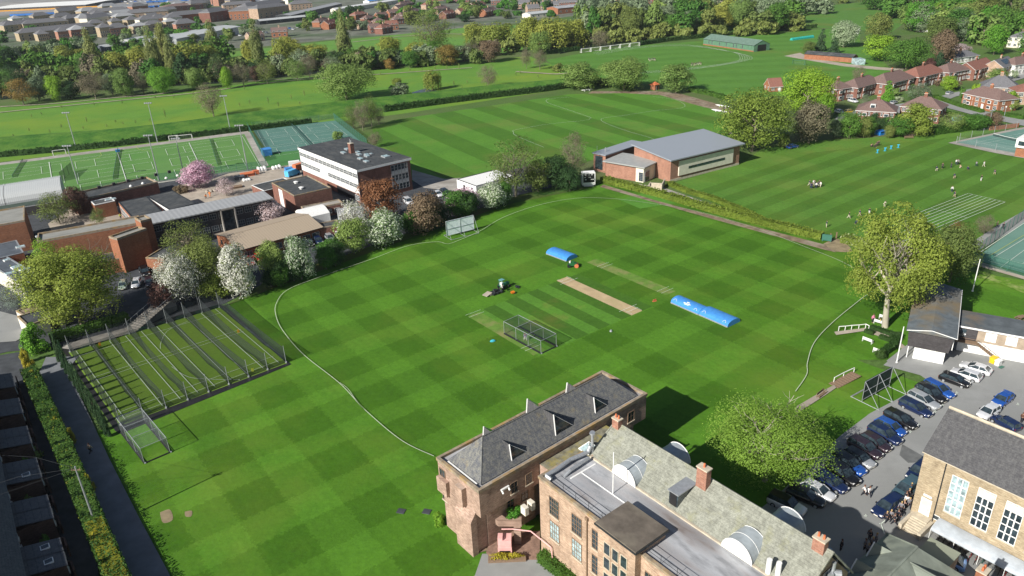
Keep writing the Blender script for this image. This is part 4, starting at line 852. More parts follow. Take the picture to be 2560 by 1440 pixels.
# ================================================================= buildings
def frame(a, b, z=0):
    A = Vector(W(*a, z)); B = Vector(W(*b, z)); d = B-A; return A, math.atan2(d.y, d.x), d.length
WM = {}
def window(parent, face, L, D, s, z, w=1.2, h=1.4, nx=2, ny=2, fm='white', gm='glass', sill=True, out=0.0, name='window', bar=.05, sm=None):
    k = (w, h, nx, ny, fm, gm, sill, bar)
    if k not in WM:
        b = MB(); t = .07; b.box(-w/2, w/2, -.03, .05, 0, h, 1)
        for x0, x1, z0, z1 in ((-w/2-t, w/2+t, -t, 0), (-w/2-t, w/2+t, h, h+t), (-w/2-t, -w/2, 0, h), (w/2, w/2+t, 0, h)): b.box(x0, x1, -.08, .05, z0, z1, 0)
        for i in range(1, nx): x = -w/2+w*i/nx; b.box(x-bar/2, x+bar/2, -.065, -.028, 0, h, 0)
        for i in range(1, ny): zz = h*i/ny; b.box(-w/2, w/2, -.06, -.028, zz-bar/2, zz+bar/2, 0)
        if sill: b.box(-w/2-.15, w/2+.15, -.16, .05, -.2, -t, 2)
        WM[k] = b.mesh('window', [M[fm], M[gm], M['stone']])
    x, y, a = {'f': (s, 0, 0), 'r': (L, s, math.pi/2), 'b': (L-s, D, math.pi), 'l': (0, D-s, -math.pi/2)}[face]
    dx, dy = math.sin(a), -math.cos(a)
    return put(name, WM[k], parent, (x+dx*out, y+dy*out, z), a)
def door(parent, face, L, D, s, w=.95, h=2.1, m='white', z=0):
    k = ('door', w, h, m)
    if k not in WM:
        b = MB(); b.box(-w/2-.08, w/2+.08, -.04, .05, 0, h+.08, 1); b.box(-w/2, w/2, -.07, -.03, .02, h, 0); b.box(w/2-.16, w/2-.1, -.13, -.07, .95, 1.1, 2); WM[k] = b.mesh('door', [M[m], M['white'], M['metal']])
    x, y, a = {'f': (s, 0, 0), 'r': (L, s, math.pi/2), 'b': (L-s, D, math.pi), 'l': (0, D-s, -math.pi/2)}[face]
    return put('door', WM[k], parent, (x, y, z), a)
def chimney(parent, x, y, z0, z1, w=.9, d=.6, pots=2, m='brick_red', cap='stone'):
    b = MB(); b.box(x-w/2, x+w/2, y-d/2, y+d/2, z0, z1, 0); b.box(x-w/2-.08, x+w/2+.08, y-d/2-.08, y+d/2+.08, z1, z1+.14, 1)
    for i in range(pots): px = x+(i-(pots-1)/2)*w/max(pots, 1)*.9; b.cyl((px, y, z1+.14), (px, y, z1+.6), .13, .1, 8, 2)
    return b.build('chimney', [M[m], M[cap], M['terracotta']], parent)
def roof_hip(L, D, z, h, ov=.4, ins=None, m=0, mf=1):
    b = MB(); i = D/2 if ins is None else ins; x0, x1, y0, y1 = -ov, L+ov, -ov, D+ov; A = [(x0, y0), (x1, y0), (x1, y1), (x0, y1)]
    r0 = (min(i, L/2-.01), D/2, z+h); r1 = (max(L-i, L/2+.01), D/2, z+h); P = [(*p, z) for p in A]
    b.quad([P[0], P[1], r1, r0], m); b.quad([P[1], P[2], r1], m); b.quad([P[2], P[3], r0, r1], m); b.quad([P[3], P[0], r0], m)
    b.box(x0+.02, x1-.02, y0+.02, y1-.02, z-.18, z-.005, mf); b.cyl(r0, r1, .1, .1, 6, m); return b
def roof_gable(L, D, z, h, ov=.4, m=0, mf=1):
    b = MB(); s = h/(D/2); e = -ov*s; t = .14
    for sg, y0 in ((1, -ov), (-1, D+ov)):
        a = [(-ov*.6, y0, z+e), (L+ov*.6, y0, z+e), (L+ov*.6, D/2, z+h), (-ov*.6, D/2, z+h)]
        if sg < 0: a.reverse()
        b.quad(a, m); b.quad([(p[0], p[1], p[2]-t) for p in reversed(a)], mf)
        for i in range(4): p, q = a[i], a[(i+1) % 4]; b.quad([p, (p[0], p[1], p[2]-t), (q[0], q[1], q[2]-t), q], mf)
    b.cyl((-ov*.6, D/2, z+h), (L+ov*.6, D/2, z+h), .1, .1, 6, m); return b
def walls(L, D, h, gable=0):
    b = MB(); b.prism([(0, 0), (L, 0), (L, D), (0, D)], -.3, h, 0)
    if gable:
        for x in (0, L-.25): b.loft([[(x, 0, h), (x, D, h), (x, D/2, h+gable)], [(x+.25, 0, h), (x+.25, D, h), (x+.25, D/2, h+gable)]])
    return b
def flat_block(name, label, a, b_, z, depth, wall='brick_orange', roof='bitumen', group=None, rim='coping', rimh=.25, win=(), cat='building', lights=(), ov=0, base=0, front=None):
    """flat roofed block: a, b_ = photo pixels of the near roof edge at height z; depth away from it"""
    O, ang, L = frame(a, b_, z); t = thing(name, label, cat, (O.x, O.y, base), ang, group); D = depth; z -= base
    walls(L, D, z-.1).build('wall', M[wall], t)
    r = MB(); r.box(-ov, L+ov, -ov, D+ov, z-.1, z, 0)
    for x0, x1, y0, y1 in ((-ov, L+ov, -ov, -ov+.3), (-ov, L+ov, D+ov-.3, D+ov), (-ov, -ov+.3, -ov+.3, D+ov-.3), (L+ov-.3, L+ov, -ov+.3, D+ov-.3)): r.box(x0, x1, y0, y1, z, z+rimh, 1)
    ro = r.build('roof', [M[roof], M[rim]], t)
    for x, y, w, d in lights:
        k = MB(); k.box(x-w/2, x+w/2, y-d/2, y+d/2, z, z+.3, 0); k.box(x-w/2+.1, x+w/2-.1, y-d/2+.1, y+d/2-.1, z+.3, z+.36, 1); k.build('skylight', [M['white'], M['glass_pale']], ro)
    for w_ in win: window(t, w_[0], L, D, *w_[1:3], **(w_[3] if len(w_) > 3 else {}))
    return t, L, D, ro
def row(face, n, s0, ds, z, **kw): return [(face, s0+i*ds, z, kw) for i in range(n)]
# ---- A: modern brick block with hipped slate roof -------------------
O, ang, L = frame((1197, 1229), (1616, 986), 10.3); D = 8.45
A = thing('brick_school_block', 'pink brown brick block with long hipped slate roof and white edged triangular dormers', 'building', (O.x, O.y, 0), ang)
b = MB(); b.prism([(0, 0), (L, 0), (L, D), (0, D)], 6.3, 10.05, 0)                               # overhanging top storey
b.prism([(.0, 1.1), (1.6, 1.1), (1.6, 0.95), (9.4, .95), (9.4, 1.15), (L-1.2, 1.15), (L-1.2, D-1), (-.1, D-.9)], -.3, 6.3, 0)
b.prism([(-.9, .9), (0, .9), (0, 4.6), (-.9, 4.2)], -.3, 5.4, 0)                                 # sloped buttress bay
b.loft([[(-.9, .9, 5.4), (0, .9, 5.4), (0, 4.6, 5.4), (-.9, 4.2, 5.4)], [(-.05, .9, 6.6), (0, .9, 6.6), (0, 4.6, 6.6), (-.05, 4.2, 6.6)]])
b.prism([(-.7, 2.6), (0, 2.6), (0, 4.0), (-.7, 4.0)], 6.6, 9.3, 0)
b.prism([(-.55, 6.2), (0, 6.2), (0, D-.2), (-.55, D-.2)], 5.8, 8.0, 0)
b.build('wall', M['brick_pink'], A)
b = MB(); b.box(-.12, L+.12, -.12, .28, 10.05, 10.5, 0); b.box(-.12, L+.12, D-.28, D+.12, 10.05, 10.5, 0); b.box(-.12, .28, .28, D-.28, 10.05, 10.5, 0); b.box(L-.28, L+.12, .28, D-.28, 10.05, 10.5, 0); b.box(.28, L-.28, .28, D-.28, 9.9, 10.12, 1)
b.build('parapet', [M['coping'], M['lead']], A)
r = MB(); x0, x1, y0, y1, z0 = .9, L-1.1, .75, D-1.0, 10.25; ra = (4.1, 4.2, 13.85); rb = (25.3, 4.2, 13.6)
P = [(x0, y0, z0), (x1, y0, z0), (x1, y1, z0), (x0, y1, z0)]
r.quad([P[0], P[1], rb, ra]); r.quad([P[1], P[2], rb]); r.quad([P[2], P[3], ra, rb]); r.quad([P[3], P[0], ra]); r.tube([ra, rb], .09); r.tube([P[0], ra], .05); r.tube([P[1], rb], .05)
rf = r.build('roof', M['slate'], A)
b = MB(); b.box(.55, .75, 1.2, D-1.4, 10.2, 10.36); b.build('gutter', M['white'], A)
for k, (dx, dw, dh) in enumerate(((6.2, 2.6, 2.3), (13.6, 3.3, 3.1), (20.9, 2.6, 2.4))):   # triangular dormers
    for side in (0, 1):
        ya = 1.3 if not side else y1-.4; sg = 1 if not side else -1; zb = 10.65
        d = MB(); T = (dx, ya+sg*.35, zb+dh); BL = (dx, ya, zb); BR = (dx+dw, ya, zb); bk = (dx+.1, ya+sg*2.6, zb+dh*.93)
        d.quad([BL, T, bk] if not side else [BL, bk, T], 0); d.quad([T, BR, bk] if not side else [T, bk, BR], 2); d.quad([BL, BR, T], 1)
        d.tube([BL, T], .09, 5, 3); d.tube([BL, BR], .08, 5, 3); d.tube([T, BR], .03, 5, 3)
        d.build('dormer', [M['slate_dark'], M['glass'], M['glass'], M['white']], rf)
for s in (5.3, 7.7): window(A, 'f', L, D, s, 7.2, 1.0, 1.5, 2, 2, 'wood', sill=True)
for s in (5.3, 7.7): window(A, 'f', L, D, s, 4.0, 1.0, 1.9, 2, 2, 'wood', out=-.95)
for s in (26.6,): window(A, 'f', L, D, s, 7.4, 1.2, 1.5, 2, 2, 'wood')
window(A, 'f', L, D, 24.5, 4.2, 1.1, 1.6, 2, 2, 'wood', out=-1.15)
window(A, 'l', L, D, .9, 8.05, 1.1, 1.1, 2, 1, 'wood', sill=False); window(A, 'l', L, D, 1.0, 4.4, .9, 1.1, 2, 1, 'wood', out=-.0)
b = MB(); b.prism([(2.8, .9), (2.8, .4), (4.9, -1.6), (6.5, .2), (6.5, .9)], 3.0, 3.85, 0); b.build('balcony', M['brick_pink'], A); b = MB(); b.prism([(4.2, -.9), (4.8, -1.5), (5.4, -.9), (4.8, -.3)], -.2, 3.0, 0); b.build('pillar', M['brick_pink'], A)
Oa = MB(); Oa.box(3.2, 4.4, -.25, 0, 8.6, 8.8); Oa.cyl((3.3, -.4, 8.3), (3.3, -.1, 8.7), .12); Oa.cyl((4.3, -.4, 8.3), (4.3, -.1, 8.7), .12); Oa.build('flood_lamp', M['white'], A)
# low linking roof between A and B with skylight pyramid
li = MB(); li.box(9.5, 21.5, -3.7, -.1, -.2, 9.2, 0, 1); li.box(9.4, 21.6, -3.85, -3.6, 9.2, 9.5, 0); li.build('link_block', [M['brick_pink'], mat('mossy_flat_roof', (.2, .19, .14), .95, scale=1.2, var=.35, col2=(.3, .25, .06), scale2=.7)], A)
k = MB(); a0 = [(15.2, -3.0, 9.25), (17.2, -3.0, 9.25), (17.2, -1.2, 9.25), (15.2, -1.2, 9.25)]; ap_ = (16.2, -2.1, 10.3)
for i in range(4): k.quad([a0[i], a0[(i+1) % 4], ap_], 0); k.tube([a0[i], a0[(i+1) % 4]], .06, 5, 1); k.tube([a0[i], ap_], .05, 5, 1)
k.build('pyramid_skylight', [M['glass_pale'], M['white']], A)
window(A, 'f', L, D, 12.2, 6.6, 2.0, 1.0, 1, 1, 'wood', out=3.72, sill=False)
# plants in the balcony
def at(t, ang, x, y): return (t.x+math.cos(ang)*x-math.sin(ang)*y, t.y+math.sin(ang)*x+math.cos(ang)*y)
P_, N_ = crown_pts(1500, 20, 'round', .8, 77); me = leafmesh('leaves', P_*np.array([2.6, 1.7, .9]), N_, .1, fo('fresh'))
o = put('balcony_plants', me, None, (*at(O, ang, 5.0, -.2), 3.85), ang-.1); tag(o, 'leafy green plants filling the brick balcony planter', 'plant')
pw = MB(); pw.box(-1.1, 1.1, -.9, .9, 1.6, 3.0, 0); pw.box(-1.15, 1.15, -1.0, -.9, .2, 1.6, 0); pw.box(-1.1, -.3, -.85, .4, 3.0, 3.5, 0); pw.box(-.9, .9, -1.04, -1.0, .4, 1.0, 1)
o = put('entrance_kiosk', pw.mesh('entrance_kiosk', [M['pink_paint'], M['black']]), None, (*at(O, ang, 2.7, -.9), 0), ang-.74); o.scale = (.75,)*3; tag(o, 'pink painted entrance canopy box below the brick balcony', 'kiosk')
Ha = at(O, ang, 0, 0)
b = MB(); b.tube([(2.6, -.5, 3.3), (3.6, -1.4, 3.3), (5.0, -3.2, 3.3), (5.2, -6.6, 3.0), (5.2, -7.0, .2)], .08, 6); o = b.build('pipe_arch', M['pink_paint'], None); o.location = (*Ha, 0); o.rotation_euler = (0, 0, ang); tag(o, 'pale pink bent pipe rail over the school entrance', 'pipe')
M['brick_chim'] = brick('chimney_brick', (.45, .22, .15), (.36, .17, .12), (.42, .32, .26))
# ---- B: older brick building, flat lead roof, long weathered slate roof ------------
O, ang, L0 = frame((1347.5, 1192), (1690, 1450), 12.0); L = 30.0
B = thing('brick_school_building', 'buff orange brick school building with grey flat roof and long weathered slate roof', 'building', (O.x, O.y, 0), ang)
b = MB(); b.prism([(0, 0), (L, 0), (L, 7), (0, 7)], -.5, 11.8, 0); b.prism([(1.2, 7.01), (29.2, 7.01), (29.2, 16.2), (1.2, 16.2)], -.5, 9.0, 0)
b.loft([[(28.95, 7.05, 9), (28.95, 16.2, 9), (28.95, 11.6, 14.2), (28.95, 7.05, 12)], [(29.2, 7.05, 9), (29.2, 16.2, 9), (29.2, 11.6, 14.2), (29.2, 7.05, 12)]])
b.loft([[(1.2, 7.05, 9), (1.2, 16.2, 9), (1.2, 11.6, 14.2), (1.2, 7.05, 12)], [(1.45, 7.05, 9), (1.45, 16.2, 9), (1.45, 11.6, 14.2), (1.45, 7.05, 12)]])
b.prism([(10.6, -.9), (15.9, -.9), (15.9, 3.6), (10.6, 3.6)], -.5, 12.9, 0); b.prism([(18.2, -.5), (19.2, -.5), (19.2, 1.5), (18.2, 1.5)], -.5, 11.0, 0)
b.build('wall', M['brick_buff'], B)
b = MB(); b.box(.3, L, .3, 6.95, 11.8, 11.92, 0); b.box(-.1, 10.5, -.1, .3, 11.8, 12.15, 1); b.box(16, L, -.1, .3, 11.8, 12.15, 1); b.box(-.1, .3, .3, 7, 11.8, 12.15, 1)
b.box(1.2, L, 6.95, 7.2, 11.9, 12.1, 2); b.box(2.5, 2.7, 2.6, 6.6, 11.92, 11.99, 3); b.box(2.7, 10, 4.2, 4.32, 11.92, 11.99, 3); b.build('flat_roof', [M['lead'], M['coping'], M['stone'], M['white']], B)
b = MB(); b.box(10.4, 16.1, -1.1, 3.8, 12.9, 13.05, 0); b.box(10.3, 16.2, -1.2, 3.9, 12.72, 12.9, 1); b.build('tower_roof', [mat('brown_felt_roof', (.13, .11, .09), .9, scale=.6, var=.25, col2=(.19, .17, .13)), M['metal_dark']], B)
r = MB(); e0, e1, rg = (7.2, 12.05), (16.8, 8.7), (11.6, 14.75)
r.quad([(.9, *e0), (29.4, *e0), (29.4, *rg), (.9, *rg)]); r.quad([(.9, *rg), (29.4, *rg), (29.4, *e1), (.9, *e1)])
for x in (.9, 29.4): r.tube([(x, *e0), (x, *rg), (x, *e1)], .12, 5)
r.tube([(.9, *rg), (29.4, *rg)], .13, 6); r.quad([(.9, e0[0], e0[1]-.2), (.9, rg[0], rg[1]-.2), (29.4, rg[0], rg[1]-.2), (29.4, e0[0], e0[1]-.2)])
rf = r.build('roof', M['slate_pale'], B)
b = MB(); b.box(1.6, 1.9, 7.4, 11.4, 11, 11.1); 
M['barrel'] = mat('barrel_glazing', (.36, .4, .42), .35, var=.15)
for x in (6.85, 22.2):                      # half-round glazed dormers running through the roof
    d = MB(); R = 1.78; n = 14; y0_, y1_ = 6.9, 15.6; zc = 12.0
    ra_ = [[(x+R*math.cos(math.pi*i/n), y, zc+R*math.sin(math.pi*i/n)*1.05) for i in range(n+1)] for y in (y0_, y0_+1.3, y0_+2.7)]
    for a_ in (0, 1):
        for i in range(n): d.quad([ra_[a_][i], ra_[a_][i+1], ra_[a_+1][i+1], ra_[a_+1][i]], 1)
    d.quad(list(reversed(ra_[0])), 0)
    d.tube(ra_[0], .07, 5, 2); d.tube([(p[0], p[1]+.02, p[2]) for p in ra_[1]], .03, 5, 2); d.tube(ra_[2], .04, 5, 2)
    d.build('round_dormer', [M['white'], M['barrel'], M['white']], rf); d = MB()
    rb_ = [[(x+R*math.cos(math.pi*i/n), y, zc-1.6+R*math.sin(math.pi*i/n)*1.05) for i in range(n+1)] for y in (12.6, y1_+1)]
    for i in range(n): d.quad([rb_[0][i], rb_[0][i+1], rb_[1][i+1], rb_[1][i]], 1)
    d.tube(rb_[1], .07, 5, 2); d.quad(rb_[1], 1)
    d.build('rear_round_dormer', [M['white'], M['barrel'], M['white']], rf)
d = MB(); d.box(12.9, 14.1, 7.6, 10.0, 12.0, 14.0, 0); d.box(12.75, 14.25, 7.45, 10.6, 14.0, 14.12, 1); d.box(13.05, 13.95, 7.55, 7.6, 12.3, 13.9, 2); d.build('box_dormer', [M['glass'], M['metal'], M['black']], rf)
chimney(B, 1.5, 11.3, 13.2, 15.6, 1.0, .75, 2, 'brick_chim'); chimney(B, 14.9, 10.7, 13.0, 16.5, 1.3, .8, 1, 'brick_chim'); chimney(B, 28.2, 11.3, 13.0, 15.8, 1.2, .8, 2, 'brick_chim')
b = MB(); b.tube([(1.0, 7.6, 11.9), (1.0, 7.6, 14.9)], .16, 8); b.tube([(.4, 8.2, 11.9), (.4, 8.2, 14.4)], .13, 8); b.cyl((1.0, 7.6, 14.9), (1.0, 7.6, 15.1), .35); b.cyl((.4, 8.2, 14.4), (.4, 8.2, 14.6), .3)
b.tube([(.75, .45, 12.4), (.75, 2.0, 12.4), (.55, 4.4, 12.5), (.9, 7.0, 12.5), (.9, 7.4, 13.2)], .26, 10); b.tube([(1.9, 2.2, 12.0), (1.9, 3.2, 12.4), (1.7, 6.4, 12.4)], .2, 8); b.tube([(.75, .45, 12.4), (1.5, .6, 12.2)], .26, 10)
b.build('ventilation_pipe', M['metal'], B)
b = MB()
for z in (12.5, 12.95): b.tube([(1.6, .5, z), (10.3, .5, z)], .025, 4); b.tube([(16.2, .5, z), (L-.2, .5, z)], .025, 4)
for i in range(14): x = 1.6+i*2.05; b.tube([(x, .5, 11.95), (x, .5, 12.95)], .025, 4) if not 10.4 < x < 16 else None
b.build('roof_railing', M['metal_dark'], B)
b = MB(); b.tube([(7.6, 4.4, 11.9), (7.6, 4.4, 17.6)], .06, 6); o = b.build('flagpole', M['white'], B)
for s in (2.6, 6.4, 9.4):
    for z in (7.9, 4.3): window(B, 'f', L, 7, s, z, 1.5 if s < 9 else 1.0, 2.5, 4 if s < 9 else 2, 4, 'wood', 'glass_pale' if s < 7 and z < 6 else 'glass', bar=.06)
for s in (12.0, 13.2, 14.4):
    for z in (7.6, 9.6, 5.4): window(B, 'f', L, 7, s, z, .8, 1.5, 1, 1, 'stone', out=.9, sill=False)
for s in (17.2, 21.5, 24.5):
    for z in (7.9, 4.3): window(B, 'f', L, 7, s, z, 1.3, 2.3, 3, 3, 'wood')
window(B, 'r', 29.2, 7, 11.6, 10.3, 2.0, 2.2, 1, 2, 'wood', sill=False)
b = MB(); b.tube([(8.1, -.12, -.2), (8.1, -.12, 11.4)], .08, 6); b.box(7.9, 8.3, -.25, 0, 11.1, 11.5); b.build('drainpipe', M['wood'], B)
ext = MB(); ext.box(.1, .7, -.3, 0, 5.8, 7.3); ext.box(1.0, 1.4, -.6, 0, 5.3, 6.6)
for k, (px, py) in enumerate([(1328, 1262), (1312, 1275)]):
    x, y = W(px, py, 6.2); e = MB(); e.box(-.55, .55, -.35, .35, -.7, .7); e.cyl((0, -.36, .1), (0, -.38, .1), .4, .4, 12); o = e.build('condenser_unit', [M['cream']], None); o.location = (x, y, 6.2); o.scale = (.8,)*3; o.rotation_euler = (0, 0, ang); tag(o, 'upper right pale air conditioning box in the gap between the brick blocks' if k == 0 else 'lower left pale air conditioning box in the gap between the brick blocks', 'air conditioner')
# roof plant at the bottom edge
for k, (px, py) in enumerate([(2072, 1392), (2082, 1425)]):
    x, y = W(px, py, 12); e = MB(); e.cyl((0, 0, -1), (0, 0, 1.6), .22, .22, 10); e.cyl((-.9, .3, .2), (.8, -.2, .2), .4, .4, 12); e.box(-.7, -.1, -.6, .4, -.8, .6); e.tube([(-1.6, .6, 0), (-1.6, .6, 2.0)], .14)
    o = e.build('flue_stack', M['metal']); o.location = (x, y, 11.4); tag(o, 'upper silver flue stack beside the end gable of the slate roof' if k == 0 else 'lower silver flue stack beside the end gable of the slate roof', 'flue')
for k, (px, py) in enumerate([(1921, 1424), (1945, 1432)]):
    x, y = W(px, py, 12.5); e = MB(); e.cyl((0, 0, -.8), (0, 0, 1.2), .26, .26, 10); o = e.build('vent_pipe', M['white']); o.location = (x, y, 12.6); tag(o, ('left' if k == 0 else 'right')+' white vent pipe at the foot of the pale slate roof', 'vent')
# ---- C: yellow brick hall ------------------------------------------------------------
O, ang, L0 = frame((2313, 1123), (2560, 1237), 10.5); L, D = 25., 9.4
Cb = thing('yellow_brick_hall', 'tall yellow brick hall with dark slate roof and big white framed windows', 'building', (O.x, O.y, 0), ang)
walls(L, D, 10.4, 3.9).build('wall', M['brick_yellow'], Cb)
roof_gable(L, D, 10.4, 4.0, .25).build('roof', [M['slate_dark'], M['stone']], Cb)
b = MB(); b.box(-.45, -.1, -.1, D/2, 14.3, 14.5) if 0 else None; b.tube([(-.1, D/2, 14.5), (L, D/2, 14.5)], .2, 6); b.build('ridge', M['stone'], Cb)
for i in range(6): window(Cb, 'f', L, D, 4.5+i*2.95, 3.5, 1.75, 5.3, 3, 5, 'white', 'glass_pale' if i == 0 else 'glass', bar=.13)
window(Cb, 'f', L, D, 3.0, 1.6, .6, .55, 1, 1, 'white', sill=False)
for i in range(1, 6): k = MB(); k.box(3.65+i*2.95, 5.35+i*2.95, -.09, -.06, 7.75, 8.75); k.build('window_blind', M['cream'], Cb)
door(Cb, 'f', L, D, 1.5, 1.1, 2.4, 'cream', z=1.35); b = MB(); b.box(1.0, 2.0, -.06, 0, 4.1, 4.4); b.build('door_sign', M['white'], Cb)
b = MB(); b.tube([(2.65, -.1, 0), (2.65, -.1, 10.3)], .07, 6); b.build('drainpipe', M['metal_dark'], Cb)
b = MB()
for i in range(8): b.box(.6, 2.5, -1.2-i*.28, -.92-i*.28 if i else -.0, -.1, 1.3-i*.16)
b.box(.2, .6, -3.4, 0, -.1, 1.1); b.box(2.5, 2.9, -3.4, 0, -.1, 1.1); b.build('steps', M['stone'], Cb)
# bike shelter
X0, X1 = 3.4, 14.4; sh = thing('bike_shelter', 'long low curved clear bike shelter against the yellow brick hall', 'shelter', (*at(O, ang, X0, -2.3), 0), ang)
r = MB(); n = 8; rr = [[(x, 2.1-2.0*math.cos(math.pi/2*i/n)*1.0, 1.5+.75*math.sin(math.pi/2*i/n)) for i in range(n+1)] for x in (0, X1-X0)]
r.loft(rr, 0, cap=False, closed=False); r.loft([[(p[0], p[1], p[2]+.03) for p in q_] for q_ in rr], 0, cap=False, closed=False); r.build('canopy', mat('clear_sheet', (.42, .46, .5), .3, var=.15), sh)
for i in range(5):
    x = (X1-X0)*i/4; p = MB(); p.tube([(x, .12, 0), (x, .12, 1.5)]+[(x, 2.1-2.0*math.cos(math.pi/2*i_/n), 1.46+.75*math.sin(math.pi/2*i_/n)) for i_ in range(n+1)], .035, 6); p.tube([(x, 2.05, 0), (x, 2.05, 2.2)], .035, 6); p.build('post', M['white'], sh)
def bicycle(colr):
    t = bpy.data.objects.new('bicycle', None); COL.objects.link(t)
    for x, n_ in ((-.5, 'wheel'), (.5, 'wheel')):
        w_ = MB(); n = 14; pts = [(x+.33*math.cos(2*math.pi*i/n), 0, .34+.33*math.sin(2*math.pi*i/n)) for i in range(n+1)]; w_.tube(pts, .025, 5); [w_.tube([pts[i], (x, 0, .34)], .006, 3) for i in range(0, n, 2)]; w_.build(n_, M['black'], t)
    f = MB(); f.tube([(-.5, 0, .34), (-.05, 0, .3), (.33, 0, .82), (-.18, 0, .82), (-.05, 0, .3)], .022, 5); f.tube([(-.5, 0, .34), (-.18, 0, .82), (-.2, 0, .95)], .018, 5); f.tube([(.33, 0, .82), (.5, 0, .34)], .02, 5); f.build('frame', paint('bike_'+colr[0], colr[1]), t)
    s = MB(); s.box(-.34, -.08, -.06, .06, .95, 1.0); s.build('saddle', M['black'], t); h = MB(); h.tube([(.33, 0, .82), (.3, 0, 1.02)], .018, 5); h.tube([(.36, -.25, 1.04), (.3, 0, 1.02), (.36, .25, 1.04)], .016, 5); h.build('handlebar', M['black'], t); return t
cols = [('red', (.5, .02, .02)), ('black', (.02, .02, .02)), ('grey', (.15, .17, .2)), ('green', (.05, .2, .15))]
protos = {c[0]: bicycle(c) for c in cols}; used_ = set()
order = ['black', 'black', 'black', 'black', 'black', 'black', 'red', 'red', 'green', 'black', 'grey', 'black', 'red', 'black', 'grey', 'black']
lab = {0: 'red', 6: 'bright red bicycle, upper of the two red ones in the bike shelter', 7: 'bright red bicycle, lower of the two red ones beside the green one', 8: 'green framed bicycle right of the bright red pair in the shelter', 12: 'dark red bicycle further right in the shelter', 15: 'black bicycle at the right end of the bike shelter'}
for i, c in enumerate(order):
    t = protos[c] if c not in used_ else copy_tree(protos[c]); used_.add(c); s = .9+i*.62
    t.location = (*at(O, ang, X0+s, -1.75), 0); t.rotation_euler = (0, .06, ang-math.pi/2+random.uniform(-.15, .15)); tag(t, lab.get(i) if isinstance(lab.get(i), str) and i else 'dark bicycle parked in the curved bike shelter', 'bicycle', 'bicycles in the bike shelter')
# metal steps at right of the hall
b = MB(); st = thing('metal_steps', 'black metal steps with railing against the yellow brick hall', 'steps', (*at(O, ang, 15.2, -2.6), 0), ang)
for i in range(6): b.box(0, 1.6, -.3-i*.3, 0-i*.3, .9-i*.16-.05, .9-i*.16)
b.box(0, 1.6, 0, 1.8, .85, .9); b.build('treads', M['metal_dark'], st); r = MB()
for i in range(10): r.tube([(1.6, -1.2+i*.33, .2), (1.6, -1.2+i*.33, 1.9)], .02, 4)
r.tube([(1.6, -1.4, 1.1), (1.6, 0, 1.9), (1.6, 1.8, 1.9)], .03, 4); r.build('railing', M['metal_dark'], st)
# ---- D: small slate roofed building at the bottom ------------------------------------
O, ang, _ = frame((2135, 1420), (2330, 1333), 4.2)
o1 = W(2105, 1440, 4.0); o2 = W(2216, 1334, 4.0); O = Vector(o1); ang = math.atan2(o2[1]-o1[1], o2[0]-o1[0]); L = (Vector(o2)-Vector(o1)).length+5; O = Vector(o2)-Vector((math.cos(ang), math.sin(ang)))*L
Db = thing('slate_roofed_cottage', 'low building with pale green grey slate roofs and small white edged dormers', 'building', (O.x, O.y, 0), ang); D = 9.0
b = MB(); b.prism([(0, -D), (L-.3, -D), (L-.3, -.3), (0, -.3)], -.2, 4.0, 0); b.build('wall', M['brick_buff'], Db)
r = MB(); r.quad([(-.2, 0, 4), (-.2, -D/2, 7.4), (L-3.4, -D/2, 7.4), (L, 0, 4)]); r.quad([(L, 0, 4), (L-3.4, -D/2, 7.4), (L, -D, 4)]); r.quad([(-.2, -D, 4), (L, -D, 4), (L-3.4, -D/2, 7.4), (-.2, -D/2, 7.4)])
r.tube([(-.2, -D/2, 7.42), (L-3.4, -D/2, 7.42), (L, 0, 4.02)], .12, 6)
gs = mat('pale_green_slate', (.2, .225, .19), .8, scale=.7, var=.2, col2=(.27, .29, .22), stretch=(1, .3, 1)); rf = r.build('roof', gs, Db)
for x in (L-9.2, L-5.4):
    d = MB(); d.quad([(x, -.4, 4.35), (x+1.9, -.4, 4.35), (x+.95, -.6, 5.9)], 1); d.quad([(x, -.4, 4.35), (x+.95, -.6, 5.9), (x+.95, -2.6, 5.95)], 0); d.quad([(x+1.9, -.4, 4.35), (x+.95, -2.6, 5.95), (x+.95, -.6, 5.9)], 0); d.tube([(x, -.4, 4.35), (x+.95, -.55, 5.9), (x+1.9, -.4, 4.35)], .08, 5, 2); d.build('dormer', [gs, M['white'], M['white']], rf)
w2 = MB(); w2.prism([(L-8.2, -D-4), (L-3.2, -D-4), (L-3.2, -D), (L-8.2, -D)], -.2, 4.0, 0); w2.build('wing_wall', M['brick_buff'], Db)
w2 = MB(); w2.quad([(L-8.4, -D-4.2, 4), (L-8.4, -D/2, 4), (L-5.7, -D/2, 7.0), (L-5.7, -D-4.2, 7.0)]); w2.quad([(L-3.0, -D/2, 4), (L-3.0, -D-4.2, 4), (L-5.7, -D-4.2, 7.0), (L-5.7, -D/2, 7.0)]); w2.tube([(L-5.7, -D-4.2, 7.02), (L-5.7, -D/2, 7.02)], .12, 6); w2.build('wing_roof', gs, Db)
chimney(Db, L-2.6, -D-1.6, 4.0, 8.2, 1.1, .9, 2, 'brick_orange')
b = MB(); b.box(L+.2, L+4.6, -6.4, -3.2, -.1, 2.6, 0); b.box(L+.1, L+4.7, -6.5, -3.1, 2.6, 2.75, 1); b.build('lean_to', [M['brick_buff'], gs], Db)
